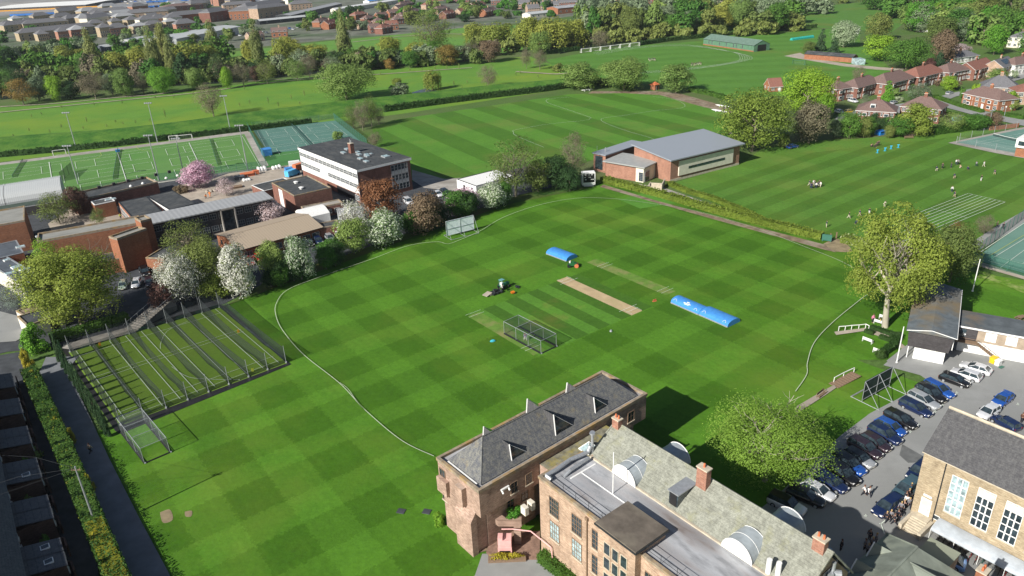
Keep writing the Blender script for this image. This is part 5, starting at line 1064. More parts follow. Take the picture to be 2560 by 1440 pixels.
# ---- E: pavilion ---------------------------------------------------------------------
O, ang, L = frame((2271, 819), (2390, 841), 6.3); D = 21.0
E_ = thing('cricket_pavilion', 'two storey pavilion with dark boarded upper floor, white ground floor and sloping grey roof', 'building', (O.x, O.y, 0), ang)
b = MB(); b.prism([(1.5, 1.0), (L-.9, 1.0), (L-.9, D-.8), (1.5, D-.8)], -.2, 2.6, 0); b.build('ground_floor_wall', M['white'], E_)
b = MB(); b.loft([[(.4, .6, 2.6), (L-.5, .6, 2.6), (L-.5, D-.3, 2.6), (.4, D-.3, 2.6)], [(.1, .15, 5.9), (L-.1, .15, 5.9), (L-.1, D-.15, 5.9), (.1, D-.15, 5.9)]]); b.build('upper_wall', M['brick_dark'], E_)
b = MB(); pr = [(-.25, 5.95), (L*.5, 6.65), (L+.25, 5.95)]
for y in (-.2,): pass
b.loft([[(x, -.25, z) for x, z in pr]+[(L+.25, -.25, 5.8), (-.25, -.25, 5.8)], [(x, D+.25, z) for x, z in pr]+[(L+.25, D+.25, 5.8), (-.25, D+.25, 5.8)]])
b.build('roof', mat('pavilion_roof_felt', (.12, .14, .155), .75, scale=.8, var=.18, col2=(.2, .15, .08), scale2=.12), E_)
b = MB(); b.tube([(-.28, -.28, 5.9), (L/2, -.28, 6.6), (L+.28, -.28, 5.9), (L+.28, D+.2, 5.9)], .07, 5); b.build('roof_edge', M['white'], E_)
for k, s0 in enumerate((.9, 1.9, 2.9, 3.9, 4.9, 14.0, 15.2, 16.4, 17.6, 18.8)): window(E_, 'r', L, D, s0+.3, 3.3, .8, 2.3, 1, 1, 'white', 'glass_pale', out=-.12, sill=False)
for s in (8.0, 9.6, 11.2, 12.6): window(E_, 'r', L, D, s, 4.7, 1.3, .8, 1, 1, 'white', 'glass', out=-.1, sill=False)
b = MB(); b.tube([(.6, 1.0, 0), (.6, 1.0, 2.6)], .09, 6); b.tube([(.6, 6, 0), (.6, 6, 2.6)], .09, 6); b.build('veranda_post', M['white'], E_)
# pavilion side wing
Ow = Vector(at(O, ang, L+.2, 7.4)); wg = thing('pavilion_wing', 'low flat roofed wing of the pavilion with three white shuttered windows and outside stairs', 'building', (*Ow, 0), ang); Lw, Dw = 19., 6.2
b = MB(); b.box(0, Lw, 0, Dw, -.2, 2.5, 0); b.build('ground_floor_wall', M['white'], wg)
b = MB(); b.box(.01, 3.2, -.05, Dw+.05, 2.5, 4.9, 0); b.box(3.2, Lw, -.04, Dw+.04, 2.5, 4.9, 1); b.build('upper_wall', [M['brick_dark'], mat('tan_render', (.36, .29, .22), .9)], wg)
b = MB(); b.box(-.1, Lw+.2, -.35, Dw+.3, 4.9, 5.08, 0); b.box(-.12, Lw+.25, -.45, -.35, 4.84, 5.12, 1); b.build('roof', [mat('wing_roof_felt', (.1, .115, .125), .8, scale=.6, var=.2, col2=(.17, .12, .07), scale2=.15), M['white']], wg)
for s in (5.2, 8.2, 11.2, 14.2): window(wg, 'f', Lw, Dw, s, 3.0, 1.5, 1.5, 2, 1, 'white', 'white', out=.05, sill=False)
b = MB(); b.box(.5, 1.5, -.12, -.04, 2.7, 4.5, 0); b.build('door', M['glass'], wg); b = MB(); b.box(-1.6, .6, -.1, -.02, 0, 2.3); b.build('garage_door', M['bitumen_blue'], wg)
b = MB(); b.box(.0, 3.4, -1.3, -.06, 2.42, 2.56)
for i in range(12): b.box(3.4+i*.3, 3.7+i*.3, -1.3, -.3, 2.36-i*.2, 2.5-i*.2)
for i in range(0, 13, 3): b.tube([(3.4+i*.3, -1.3, 2.5-i*.2), (3.4+i*.3, -1.3, 3.4-i*.2)], .03, 4)
b.tube([(0, -1.3, 3.4), (3.4, -1.3, 3.4), (7.0, -1.3, 1.0)], .035, 4); b.build('outside_stairs', M['wood'], wg)
for (px, py, pt, nm) in ((2241, 909, 820, 'white pole in front of the pavilion corner'), (2431, 729, 705, 'short white pole behind the pavilion roof')):
    x, y = W(px, py); b = MB(); b.cyl((0, 0, 0), (0, 0, 7.2), .11, .08, 8); b.cyl((0, 0, 0), (0, 0, .3), .2, .2, 8); o = b.build('pole', M['white']); o.location = (x, y, 0); tag(o, nm, 'pole')
# ---- F: white office block -------------------------------------------------------------
O, ang, L = frame((747.5, 368.75), (892.5, 424.5), 10.3); D = 18.2
Fb = thing('white_office_block', 'three storey block with white ribbed panels, brick end wall and dark flat roof', 'building', (O.x, O.y, 0), ang)
b = MB(); b.prism([(0, 0), (L, 0), (L, D), (0, D)], -.2, 9.6, 0); b.box(L*.62, L-2.6, -.03, 0, -.2, 2.4, 1); b.build('wall', [M['brick_red'], M['black']], Fb)
b = MB(); b.box(-.1, L+.02, -.12, 0, 2.7, 9.5, 0); b.build('white_cladding', M['white'], Fb)
b = MB(); n = 42
for i in range(n+1): x = L*i/n; b.box(x-.05, x+.05, -.2, -.12, 2.7, 9.5)
b.build('cladding_ribs', mat('grey_rib', (.4, .42, .43), .7), Fb)
for i in range(14):
    s = L*(i+.5)/14; window(Fb, 'f', L, D, s, 7.7, 2.4, 1.25, 4, 2, 'white', 'glass', out=.16, sill=False)
    if i not in (5, 6): window(Fb, 'f', L, D, s, 4.5, 2.4, 1.25, 4, 2, 'white', 'glass', out=.16, sill=False)
for s in (L-1.6,): window(Fb, 'f', L, D, s, .6, 2.4, 1.6, 4, 3, 'white', 'glass', out=.16, sill=False)
b = MB(); b.box(-.35, L+.35, -.35, D+.35, 9.6, 10.3, 1); b.box(-.3, L+.3, -.3, D+.3, 10.3, 10.36, 0); rf = b.build('roof', [M['bitumen'], M['white']], Fb)
for s in range(5):
    for z, g in ((7.4, 'glass'), (4.3, 'glass'), (1.4, 'glass')): window(Fb, 'r', L, D, D-6.4+s*1.2, z, 1.0, 1.7, 1, 2, 'metal', g, sill=False, out=.02)
    b = MB(); b.box(L, L+.07, D-6.95+s*1.2, D-5.85+s*1.2, 6.15, 7.3); b.build('spandrel_panel', M['metal'], Fb); b = MB(); b.box(L, L+.07, D-6.95+s*1.2, D-5.85+s*1.2, 3.1, 4.2); b.build('spandrel_panel', M['metal'], Fb)
chimney(Fb, 20.5, 8.6, 10.3, 13.4, 1.6, 1.3, 0, 'brick_red'); b = MB(); b.tube([(20.2, 8.6, 13.5), (20.2, 8.6, 14.8)], .12); b.tube([(20.9, 8.6, 13.5), (20.9, 8.6, 14.5)], .16); b.build('flue', M['metal'], Fb)
for x, y, w_, d_ in ((15.5, 9.6, 2.2, 1.2), (19.0, 6.5, 2.4, 1.2), (21.8, 10.0, 2.2, 1.2), (25, 8.8, 2.2, 1.2), (27.0, 10.4, 2.0, 1.2), (28.6, 9.6, 2.2, 1.2), (29.8, 6.6, 2.2, 1.2), (33.5, 13.4, 2.6, 2.0), (34.2, 6.2, 2.2, 1.2), (27.2, 11.9, 1.3, .8)):
    k = MB(); k.box(x-w_/2, x+w_/2, y-d_/2, y+d_/2, 10.36, 10.75, 0); k.box(x-w_/2+.12, x+w_/2-.12, y-d_/2+.12, y+d_/2-.12, 10.75, 10.8, 1); k.build('skylight', [M['metal'], M['glass_pale']], rf)
# ---- G: sports hall -------------------------------------------------------------------
O, ang, L = frame((1675, 455), (1846, 412), 0); D = 17.0
Gb = thing('sports_hall', 'red brick sports hall with grey sloping metal roof and long pale panel', 'building', (O.x, O.y, 0), ang)
b = MB(); b.prism([(0, 0), (L, 0), (L, D), (0, D)], -.2, 6.7, 0); b.loft([[(0, 0, 6.7), (0, D, 6.7), (0, D, 8.2)], [(L, 0, 6.7), (L, D, 6.7), (L, D, 8.2)]]); b.build('wall', M['brick_hall'], Gb)
b = MB(); b.loft([[(-.9, -1.0, 6.75), (-.9, D+.6, 8.35), (-.9, D+.6, 8.7), (-.9, -1.0, 7.1)], [(L+1.2, -1.0, 6.75), (L+1.2, D+.6, 8.35), (L+1.2, D+.6, 8.7), (L+1.2, -1.0, 7.1)]]); b.build('roof', M['zinc'], Gb)
b = MB(); b.box(3.2, L-3.2, -.35, 0, 1.4, 6.0, 0); b.build('pale_panel', M['cream'], Gb); b = MB(); b.box(7.2, L-7.0, -.4, -.35, 3.0, 3.8, 0); b.build('slot_window', M['glass'], Gb)
b = MB(); b.box(-.1, L+.1, -.12, 0, 0, .7); b.build('plinth', M['stone'], Gb)
O2, a2, L2 = frame((1511, 402), (1610, 418), 5); L2 = 14.5; a2 = ang-math.pi/2*.0-math.radians(72)*0
c0 = W(1511, 402, 5); c1 = W(1610, 418, 5); c2_ = W(1670, 401, 5)
g2 = thing('sports_hall_entrance', 'lower red brick entrance wing with grey roof and corner glazing beside the sports hall', 'building', (*c0, 0), a := math.atan2(c1[1]-c0[1], c1[0]-c0[0])); Lg = math.dist(c0, c1); Dg = 10.8
b = MB(); b.prism([(.3, .3), (Lg-3.0, .3), (Lg-.2, .5), (Lg-.4, Dg), (.3, Dg)], -.2, 4.7, 0); b.build('wall', M['brick_hall'], g2)
b = MB(); b.box(Lg-2.9, Lg-.15, .15, .45, -.1, 4.6, 0); b.box(Lg-.35, Lg-.1, .45, Dg-.5, -.1, 4.6, 0); b.build('render_panel', M['cream'], g2)
b = MB(); b.prism([(-.4, -.4), (Lg+.5, -.5), (Lg+.5, Dg+.6), (-.4, Dg+.6)], 4.7, 5.05, 0); b.build('roof', mat('low_zinc_roof', (.34, .35, .34), .5, var=.1), g2)
window(g2, 'f', Lg, Dg, Lg-1.0, .5, 1.3, 2.6, 2, 5, 'metal', 'glass', sill=False, out=-.05); window(g2, 'r', Lg, Dg, 2.0, .3, 2.6, 2.9, 4, 2, 'metal', 'glass', sill=False)
c0 = W(1484, 381, 6); c1 = W(1514, 387, 6); g3 = thing('stair_wing', 'narrow brick wing with its own grey roof at the left of the sports hall', 'building', (*c0, 0), math.atan2(c1[1]-c0[1], c1[0]-c0[0])); Lx = math.dist(c0, c1); Dx = 20.
b = MB(); b.prism([(0, 0), (Lx, 0), (Lx, Dx), (0, Dx)], -.2, 5.7, 0); b.build('wall', M['brick_hall'], g3); b = MB(); b.box(-.3, Lx+.4, -.5, Dx+.4, 5.7, 6.05); b.build('roof', M['zinc'], g3)
b = MB(); b.box(.8, Lx-1.2, -.1, 0, .8, 5.2); b.build('window', M['glass'], g3); b = MB(); b.tube([(2.5, 3, 6), (2.5, 3, 7.4)], .2); b.tube([(.6, 1, 6), (.6, 1, 8)], .05); b.build('roof_vent', M['metal'], g3)
x, y = W(1640, 470); stp = thing('entrance_steps', 'wide pale stone steps with walls leading down from the sports hall', 'steps', (x, y, 0), ang-.9); b = MB()
for i in range(8): b.box(-1.8, 1.8, -2.2+i*.45, -1.75+i*.45, 0, .15*(i+1))
b.build('treads', M['stone'], stp); b = MB(); b.box(1.8, 2.1, -2.4, 3.6, 0, 1.9); b.box(-2.1, -1.8, -1.0, 1.6, 0, 1.3); b.build('side_wall', M['stone'], stp)
# ---- H: white cabin -------------------------------------------------------------------
t, L, D, ro = flat_block('white_cabin', 'long white portable classroom with white roof below the bare tree', (1190, 466), (1290, 440), 3.0, 10.4, 'white', 'white', rim='metal_dark', rimh=.12, cat='cabin')
door(t, 'l', L, D, 4.0, m='black'); window(t, 'f', L, D, 3, 1.2, 1.6, 1.2); window(t, 'f', L, D, 8, 1.2, 1.6, 1.2)
# ---- K and the rest of the school -----------------------------------------------------
def fb(*a, **k): return flat_block(*a, **k)
t, L, D, ro = fb('brick_hall', 'square windowless brick hall with black flat roof and two white roof vents', (735, 491), (828, 470), 5.6, 17.8, 'brick_red', 'bitumen', lights=())
for x, y in ((4.5, 5.6), (5.6, 12.4)): k = MB(); k.cyl((x, y, 5.6), (x, y, 6.1), .5, .5, 10); k.cyl((x, y, 6.1), (x, y, 6.3), .8, .3, 10); k.build('roof_vent', M['white'], t)
b = MB(); b.box(-.06, 0, 9.4, 12.4, 0, 5.2); b.build('white_panel', M['white'], t)
fb('low_brick_block', 'low brick lean-to with pale flat roof in front of the square brick hall', (762, 527), (858, 508), 3.0, 4.0, 'brick_red', 'concrete', win=row('f', 4, 2, 2.4, 1.0, w=1.4, h=1.0))
fb('dark_roof_block', 'low block with wide black roof behind the long classroom block', (660, 478), (742, 458), 3.2, 9.0, 'brick_red', 'bitumen', rim='white', rimh=.1)
# long classroom block with grey roof
O, ang, L = frame((370, 560), (680, 495), 7.0); t = thing('long_classroom_block', 'long two storey classroom block in shade with pale grey sheet roof', 'building', (O.x, O.y, 0), ang); D = 8.6
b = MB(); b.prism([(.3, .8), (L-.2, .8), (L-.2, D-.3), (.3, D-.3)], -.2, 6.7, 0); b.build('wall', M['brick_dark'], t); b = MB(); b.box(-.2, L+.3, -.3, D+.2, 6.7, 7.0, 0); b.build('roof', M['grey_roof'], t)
for i in range(13):
    for z in (.9, 4.3): window(t, 'f', L, D, 2+i*2.35, z, 1.7, 1.5, 3, 2, 'metal', 'glass', out=-.8, sill=False)
b = MB(); b.box(18.0, 18.3, -.5, .8, 0, 6.9); b.box(21.6, 21.9, -.5, .8, 0, 6.9); b.box(18.0, 21.9, -.5, .8, 6.5, 6.9); b.build('entrance_frame', M['concrete'], t)
b = MB(); b.box(18.4, 21.5, .7, .79, 0, 6.4); b.build('entrance_glass', M['glass'], t)
# brown roofed classroom (J)
O, ang, L = frame((598, 622), (803, 565), 3.6); D = 15.2; t = thing('brown_roofed_classroom', 'single storey brick classroom with wide tan ribbed metal roof', 'building', (O.x, O.y, 0), ang)
walls(L, D, 3.3, 1.2).build('wall', M['brick_orange'], t); roof_gable(L, D, 3.5, 1.5, .6).build('roof', [M['tan_roof'], M['metal_dark']], t)
for i in range(8): window(t, 'f', L, D, 2+i*2.6, 1.0, 1.9, 1.3, 3, 1, 'metal', 'glass')
for i in range(4): window(t, 'l', L, D, 3+i*3, 1.6, 1.0, 1.0, 1, 1, 'black', 'glass', sill=False)
# long brick block M + tower pieces
t, L, D, ro = fb('long_brick_block', 'long windowless brick block with grey felt roof and parapet', (93, 607), (352, 560), 8.0, 6.6, 'brick_orange', 'felt_grey', rimh=.45, rim='coping')
fb('brick_stair_tower', 'square orange brick stair tower in front of the long brick block', (293, 600), (367, 574), 8.6, 3.4, 'brick_orange', 'felt_grey', rimh=.4, rim='coping')
t2, L, D, ro = fb('brick_corner_tower', 'narrow tall brick tower joining the long brick block and classroom block', (352, 556), (379, 549), 9.6, 4.2, 'brick_orange', 'felt_grey', rimh=.4, rim='coping')
fb('low_brick_annex', 'low orange brick wall and black roofed annex beside the yard cars', (410, 648), (478, 605), 3.4, 5, 'brick_orange', 'bitumen')
fb('low_grey_block', 'low grey roofed block with skylight in front of the stair tower', (210, 665), (318, 644), 3.4, 5.6, 'brick_orange', 'bitumen', lights=[(9.0, 3.6, 3, 1.6)])
t, L, D, ro = fb('skylit_block', 'dark flat roofed block with six white skylights at the left edge', (58, 715), (112, 698), 4.2, 27, 'cream', 'bitumen_blue', rim='metal', rimh=.18, lights=[(2.6, 4.6, 2.2, 1.6), (.9, 10.4, 2.2, 1.8), (3.9, 10.0, 2.2, 1.8), (3.3, 13.5, 2.2, 1.8), (3.6, 20.6, 1.6, 1.2)])
t, L, D, ro = fb('flat_roof_block', 'wide dark flat roofed block at the left edge beside the skylit block', (-60, 660), (60, 632), 4.4, 12, 'brick_orange', 'bitumen_blue', rim='metal', rimh=.15, lights=[(15, 8, 1.6, 1.3), (15, 10.6, 1.6, 1.3), (10, 5, 2, 1.5)])
fb('scaffold_roof_block', 'small dark flat roofed block with guard rails behind the long brick block', (120, 605), (232, 576), 7.0, 5.5, 'brick_orange', 'bitumen_blue', rim='metal', rimh=.15, lights=[(4.2, 3.8, 3, 1.2), (10.6, 1.8, 3, 1.2)])
fb('brick_gym', 'tall brick gymnasium with grey flat roof at the left edge', (-60, 575), (62, 553), 8.0, 15, 'brick_orange', 'felt_grey', rimh=.35)
# vaulted hall
O, ang, L = frame((-120, 552), (163, 505), 2.2); t = thing('vaulted_hall', 'pale ribbed metal hall with rounded roof edges on a dark brick base', 'building', (O.x, O.y, 0), ang+.0); D = 17.
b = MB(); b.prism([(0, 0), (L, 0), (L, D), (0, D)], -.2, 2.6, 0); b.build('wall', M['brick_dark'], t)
pr = [(0, 2.6), (0, 4.8), (.5, 6.0), (1.6, 6.9), (3.2, 7.3), (D/2, 8.0), (D-3.2, 7.3), (D-1.6, 6.9), (D-.5, 6.0), (D, 4.8), (D, 2.6)]
b = MB(); b.loft([[(x, y, z) for y, z in pr] for x in (0, L*.48)], 0); b.loft([[(x, y+.0, z+.02) for y, z in pr] for x in (L*.485, L)], 0); b.build('roof', M['vault'], t)
b = MB(); b.box(L-18, L-3, -.06, 0, 3.0, 4.2); b.build('window_strip', mat('dark_glazed_strip', (.15, .2, .17), .4), t)
# courtyard classrooms with black roofs
fb('north_classrooms', 'low black roofed classroom range with small domed rooflights below the artificial pitch', (190, 505), (395, 458), 4.2, 9.5, 'brick_red', 'bitumen', rim='coping', rimh=.5)
t = [o for o in COL.objects if o.name == 'north_classrooms'][0]
for i in range(5): k = MB(); x = 17+i*3.7; k.cyl((x, 3.4, 4.2), (x, 3.4, 4.45), .5, .5, 10); k.cyl((x, 3.4, 4.45), (x, 3.4, 4.75), .45, .15, 10); k.build('rooflight', M['white'], t)
for i in range(6): k = MB(); x = 9+i*4.4; k.box(x, x+.9, 9.0, 9.6, 4.2, 5.1); k.build('brick_pier', M['brick_dark'], t)
t, L, D, ro = fb('courtyard_classroom', 'black roofed classroom left of the white window strip around the courtyard', (330, 545), (405, 529), 4.4, 19, 'brick_orange', 'bitumen', rim='metal_dark', rimh=.1)
for i in range(12): window(t, 'l', L, D, 2+i*1.4, .8, 1.1, 2.6, 1, 2, 'white', 'glass', sill=False)
t, L, D, ro = fb('courtyard_classroom', 'black roofed classroom right of the white ribbed wall beside the building yard', (424, 525), (490, 509), 4.4, 19, 'white', 'bitumen', rim='metal_dark', rimh=.1)
fb('courtyard_wing', 'short brick wing closing the courtyard with white fascia and one skylight', (236, 514), (288, 503), 4.2, 5.0, 'brick_orange', 'bitumen', rim='white', rimh=.2, lights=[(5, 2.6, 3, 1)])
# tent, cabin and small sheds
O, ang, L = frame((770, 548), (812, 538), 2.2); t = thing('white_marquee', 'small white rounded marquee roof beside the tan roofed classroom', 'tent', (*W(768, 566), 0), ang); b = MB(); n = 8
rr = [[(x, 8*(i/n), 2.4+1.3*math.sin(math.pi*i/n)) for i in range(n+1)]+[(x, 8, 0), (x, 0, 0)] for x in (0, 7)]; b.loft(rr, 0); b.build('canopy', M['white'], t)
fb('marquee_annex', 'low brick shed with black roof right of the white marquee', (800, 572), (852, 562), 3.0, 4.2, 'brick_red', 'bitumen')
O, ang, L = frame((858, 545), (905, 530), 2.6); t = thing('grey_cabin', 'pale grey cabin with shallow pitched roof below the office block', 'cabin', (*W(850, 562), 0), ang-.5); walls(7, 6, 2.7, 1).build('wall', M['vault'], t); roof_gable(7, 6, 2.7, 1, .2).build('roof', [M['grey_roof'], M['grey_roof']], t)
t, L, D, ro = fb('substation_block', 'white walled garage with dark open doorway under the oak by the street', (68, 816), (156, 787), 2.8, 6.5, 'cream', 'asphalt_dark', cat='garage'); b = MB(); b.box(L*.6, L*.85, -.06, 0, 0, 2.3); b.build('doorway', M['black'], t)
fb('street_kiosk', 'small open topped walled enclosure beside the weeping cedar', (60, 790), (110, 772), 1.6, 4, 'cream', 'soil', cat='enclosure')
# outdoor steps
O, ang, L = frame((312, 822), (338, 826), 0); st = thing('outdoor_steps', 'straight flight of grey outdoor steps with handrails beside the practice nets', 'steps', (O.x, O.y, 0), ang-.12); b = MB()
for i in range(17): b.box(0, 3.4, i*.62, (i+1)*.62, 0, .17*(i+1))
b.build('treads', M['concrete'], st); r = MB()
for x in (0, 3.4):
    r.tube([(x, 0, 1.0), (x, 10.5, 3.9)], .04, 5); [r.tube([(x, i*1.75, i*.48), (x, i*1.75, i*.48+1.05)], .03, 4) for i in range(7)]
r.build('handrail', M['metal'], st)
# ---- barn, black shed, kiosk -----------------------------------------------------------
O, ang, L = frame((1884, 130), (1914, 126), 0); a0 = Vector(W(1758, 112)); a1 = Vector(W(1884, 130)); ang = math.atan2(a1.y-a0.y, a1.x-a0.x); L = (a1-a0).length
t = thing('green_barn', 'long green metal barn with open end beside the athletics field', 'building', (a0.x, a0.y, 0), ang); D = 13
walls(L, D, 4.0, 2.6).build('wall', mat('green_sheet', (.1, .2, .13), .6), t); roof_gable(L, D, 4.0, 2.7, .3).build('roof', [mat('green_roof_sheet', (.13, .2, .16), .6), M['metal_dark']], t)
b = MB(); b.box(0, L, -.1, 0, 0, .7); b.build('brick_base', M['brick_orange'], t)
for s in (4.5, 7, 13, 18, 23.5, 25.5, 30): window(t, 'f', L, D, s*L/38, 1.1, .7, 2.4, 1, 1, 'metal', 'glass', sill=False)
b = MB(); b.box(L, L+.06, 3, 10, 0, 4); b.build('doorway', M['black'], t)
a0 = Vector(W(2010, 147)); a1 = Vector(W(2130, 157)); ang = math.atan2(a1.y-a0.y, a1.x-a0.x); L = (a1-a0).length
t = thing('black_shed', 'long low shed with black roof and brick wall behind rows of white boats', 'shed', (a0.x, a0.y, 0), ang); walls(L, 6, 3, 1.2).build('wall', M['brick_orange'], t); roof_gable(L, 6, 3, 1.3, .3).build('roof', [M['bitumen'], M['metal_dark']], t)
x, y = W(2145, 160); g = MB(); g.box(-2.5, 2.5, -3, 3, 0, 3.0); o = g.build('small_glasshouse', M['glass_pale']); o.location = (x, y, 0); tag(o, 'small grey glasshouse at the right end of the long black shed', 'glasshouse')
x, y = W(1637, 226); t = thing('brick_kiosk', 'tiny brick kiosk with orange tiled roof between the round trees', 'hut', (x, y, 0), .6); walls(3, 3, 2.6).build('wall', M['brick_orange'], t); roof_hip(3, 3, 2.6, 1.4, .3).build('roof', [M['terracotta'], M['terracotta']], t); door(t, 'f', 3, 3, 1.5, m='black')
# far right court pavilion
t, L, D, ro = fb('court_pavilion', 'small brick pavilion with white upper floor at the edge of the far tennis court', (2541, 368), (2600, 376), 3.0, 8, 'brick_orange', 'felt_grey', rimh=.05)
b = MB(); b.box(-.3, L, -.6, D, 3.1, 6.0, 0); b.box(.4, L-1, -.66, -.6, 3.8, 5.2, 1); b.box(-.36, -.3, 1, D-1, 3.8, 5.2, 1); b.build('upper_floor', [M['white'], M['glass']], t)
# ---- suburban houses --------------------------------------------------------------------
def house(label, a, b_, depth, h=5.2, rh=3.0, roof='hip', wall='brick_red', tile='tile_brown', bays=2, gr=None, ch=1, name='brick_house', front='f', solar=False, dorm=0):
    A = Vector(W(*a)); B = Vector(W(*b_)); d = B-A; L = d.length; t = thing(name, label, 'house', (A.x, A.y, 0), math.atan2(d.y, d.x), gr); D = depth
    (walls(L, D, h, rh-.15 if roof == 'gable' else 0)).build('wall', M[wall], t)
    rf = (roof_hip(L, D, h, rh, .45) if roof == 'hip' else roof_gable(L, D, h, rh, .4)).build('roof', [M[tile], M['white']], t)
    n = max(2, int(L/2.6))
    for i in range(n):
        s = L*(i+.5)/n
        window(t, 'f', L, D, s, h-1.75, 1.5, 1.15, 3, 2)
        if i != n//2: window(t, 'f', L, D, s, 1.0, 1.5, 1.3, 3, 2)
        else: door(t, 'f', L, D, s)
    for i in range(2):
        for z in (h-1.75, 1.0): window(t, 'r', L, D, D*(i+.5)/2, z, 1.0, 1.1, 2, 2); window(t, 'l', L, D, D*(i+.5)/2, z, 1.0, 1.1, 2, 2)
    for k in range(bays):
        s = L*(.22 if k == 0 else .78); b = MB(); b.prism([(s-1.3, 0), (s-.8, -.75), (s+.8, -.75), (s+1.3, 0)], 0, h-.2, 0)
        for z in (.9, h-1.85): b.prism([(s-1.22, -.02), (s-.78, -.8), (s+.78, -.8), (s+1.22, -.02)], z, z+1.25, 1); b.prism([(s-1.0, -.03), (s-.68, -.83), (s+.68, -.83), (s+1.0, -.03)], z+.2, z+1.08, 2)
        b.build('bay_window', [M[wall], M['white'], M['glass']], t)
    for k in range(ch): chimney(rf, L*(.5 if ch == 1 else .2+.6*k), D*.5, h+rh-.8, h+rh+1.1, 1.2, .7, 3, wall if wall.startswith('brick') else 'brick_red')
    for k in range(dorm): s = L*(.4+.25*k); q = MB(); q.box(s-.9, s+.9, D*.12, D*.4, h+.8, h+2.1, 0); q.box(s-.7, s+.7, D*.12-.04, D*.12, h+1.0, h+1.95, 1); q.build('dormer', [M['white'], M['glass']], rf)
    if solar: q = MB(); q.quad([(L*.3, D*.1, h+rh*.2+.12), (L*.75, D*.1, h+rh*.2+.12), (L*.75, D*.38, h+rh*.76+.12), (L*.3, D*.38, h+rh*.76+.12)]); q.build('solar_panel', M['glass'], rf)
    return t
HS = [
 ('leftmost brick house with red tiled hipped roof beside the big chestnut', (2088, 254), (2125, 248), 8, dict(tile='tile_brown', bays=1)),
 ('semi detached brick house with brown hipped roof and white bays, second from left', (2140, 250), (2202, 232), 9, dict(ch=1, dorm=0)),
 ('broad brick house with brown hipped roof and four white bays', (2212, 240), (2282, 222), 10, dict(rh=3.6)),
 ('brick pair with white gabled bays and tall orange chimney', (2292, 222), (2358, 206), 10, dict(tile='tile_red', rh=3.6)),
 ('brick house with brown hipped roof left of the red roofed terrace', (2368, 210), (2420, 200), 10, dict(rh=3.2, bays=1)),
 ('brick house with half red and half grey gabled roof', (2432, 202), (2480, 188), 9, dict(roof='gable', tile='tile_red')),
 ('gabled brick house with solar panels on its slate roof', (2502, 196), (2535, 184), 9, dict(roof='gable', tile='tile_grey', solar=True, bays=0, wall='brick_buff')),
 ('square brick house with brown hipped roof and white dormer facing the lawn', (2136, 312), (2232, 318), 11, dict(rh=3.4, dorm=1, h=5.6)),
 ('brick house with red hung gable behind the golden tree', (2246, 300), (2345, 310), 10, dict(roof='hip', tile='tile_brown', h=5.4, rh=3.4)),
 ('white bungalow with grey tiled roof behind the conifers', (2382, 160), (2445, 152), 9, dict(wall='white', tile='tile_grey', h=3.0, rh=2.6, bays=0, name='white_bungalow')),
 ('orange brick house with low brown roofs and white dormer by the clipped hedge', (2402, 262), (2492, 282), 9, dict(tile='tile_brown', wall='brick_orange', rh=3.2, h=4.8)),
 ('big brown roofed house behind the orange brick house', (2448, 248), (2540, 252), 11, dict(tile='tile_grey', wall='brick_buff', rh=4.2, bays=0)),
 ('red roofed house with dark solar panel at the right edge', (2536, 262), (2620, 262), 9, dict(tile='tile_red', solar=True, bays=0, wall='brick_buff')),
 ('white rendered house at the right edge above the terrace', (2532, 190), (2600, 180), 8, dict(wall='white', tile='tile_brown', bays=0, name='white_house')),
 ('white villa half hidden by tall chestnuts', (2318, 82), (2342, 80), 9, dict(wall='white', tile='tile_grey', bays=0, h=6.5, name='white_house')),
 ('slate roofed white house near the top right corner', (2502, 58), (2575, 62), 12, dict(wall='white', tile='tile_grey', bays=0, h=4, roof='gable', name='white_house')),
 ('tan gabled house near the top right corner', (2500, 44), (2540, 40), 9, dict(wall='brick_buff', tile='tile_grey', bays=0, h=6, roof='gable')),
 ('pale rendered house among trees at the right edge', (2515, 118), (2570, 122), 10, dict(wall='cream', tile='tile_grey', bays=0, h=6, name='white_house')),
 ('orange gabled cottage left of the bright green chestnut', (1924, 230), (1956, 228), 7, dict(wall='brick_orange', tile='tile_red', roof='gable', bays=0, h=2.6, rh=3.2, ch=0)),
]
for lb, a, b_, dp, kw in HS: house(lb, a, b_, dp, **kw)
for k, (px, py, lb) in enumerate([(2392, 302, 'blue grey garden shed behind the clipped hedge'), (2200, 336, 'blue wheeled skip bin by the brick hut on the lawn edge')]):
    x, y = W(px, py); b = MB(); b.box(-1.6, 1.6, -1.2, 1.2, 0, 1.9 if k == 0 else 1.3, 0); b.prism([(-1.8, -1.4), (1.8, -1.4), (1.8, 1.4), (-1.8, 1.4)], 1.9 if k == 0 else 1.3, 2.05 if k == 0 else 1.4, 1); o = b.build('garden_shed' if k == 0 else 'blue_bin', [mat('shed_blue%d' % k, (.13, .28, .33) if k == 0 else (.02, .2, .6), .6), M['tile_grey'] if k == 0 else mat('bin_lid', (.02, .15, .5))]); o.location = (x, y, 0); o.rotation_euler = (0, 0, .5); tag(o, lb, 'shed' if k == 0 else 'bin')
x, y = W(2290, 339); b = MB(); b.box(-4.5, 4.5, -.2, .2, 0, 1.4); o = b.build('garden_wall', M['brick_pink']); o.location = (x, y, 0); tag(o, 'low pinkish brick garden wall under the golden green tree', 'wall')
x, y = W(2512, 322); b = MB(); b.box(-7, 6, -.2, .2, 0, 1.5); o = b.build('brick_wall', M['brick_orange']); o.location = (x, y, 0); o.rotation_euler = (0, 0, .25); tag(o, 'brick boundary wall beside the road above the far tennis court', 'wall')
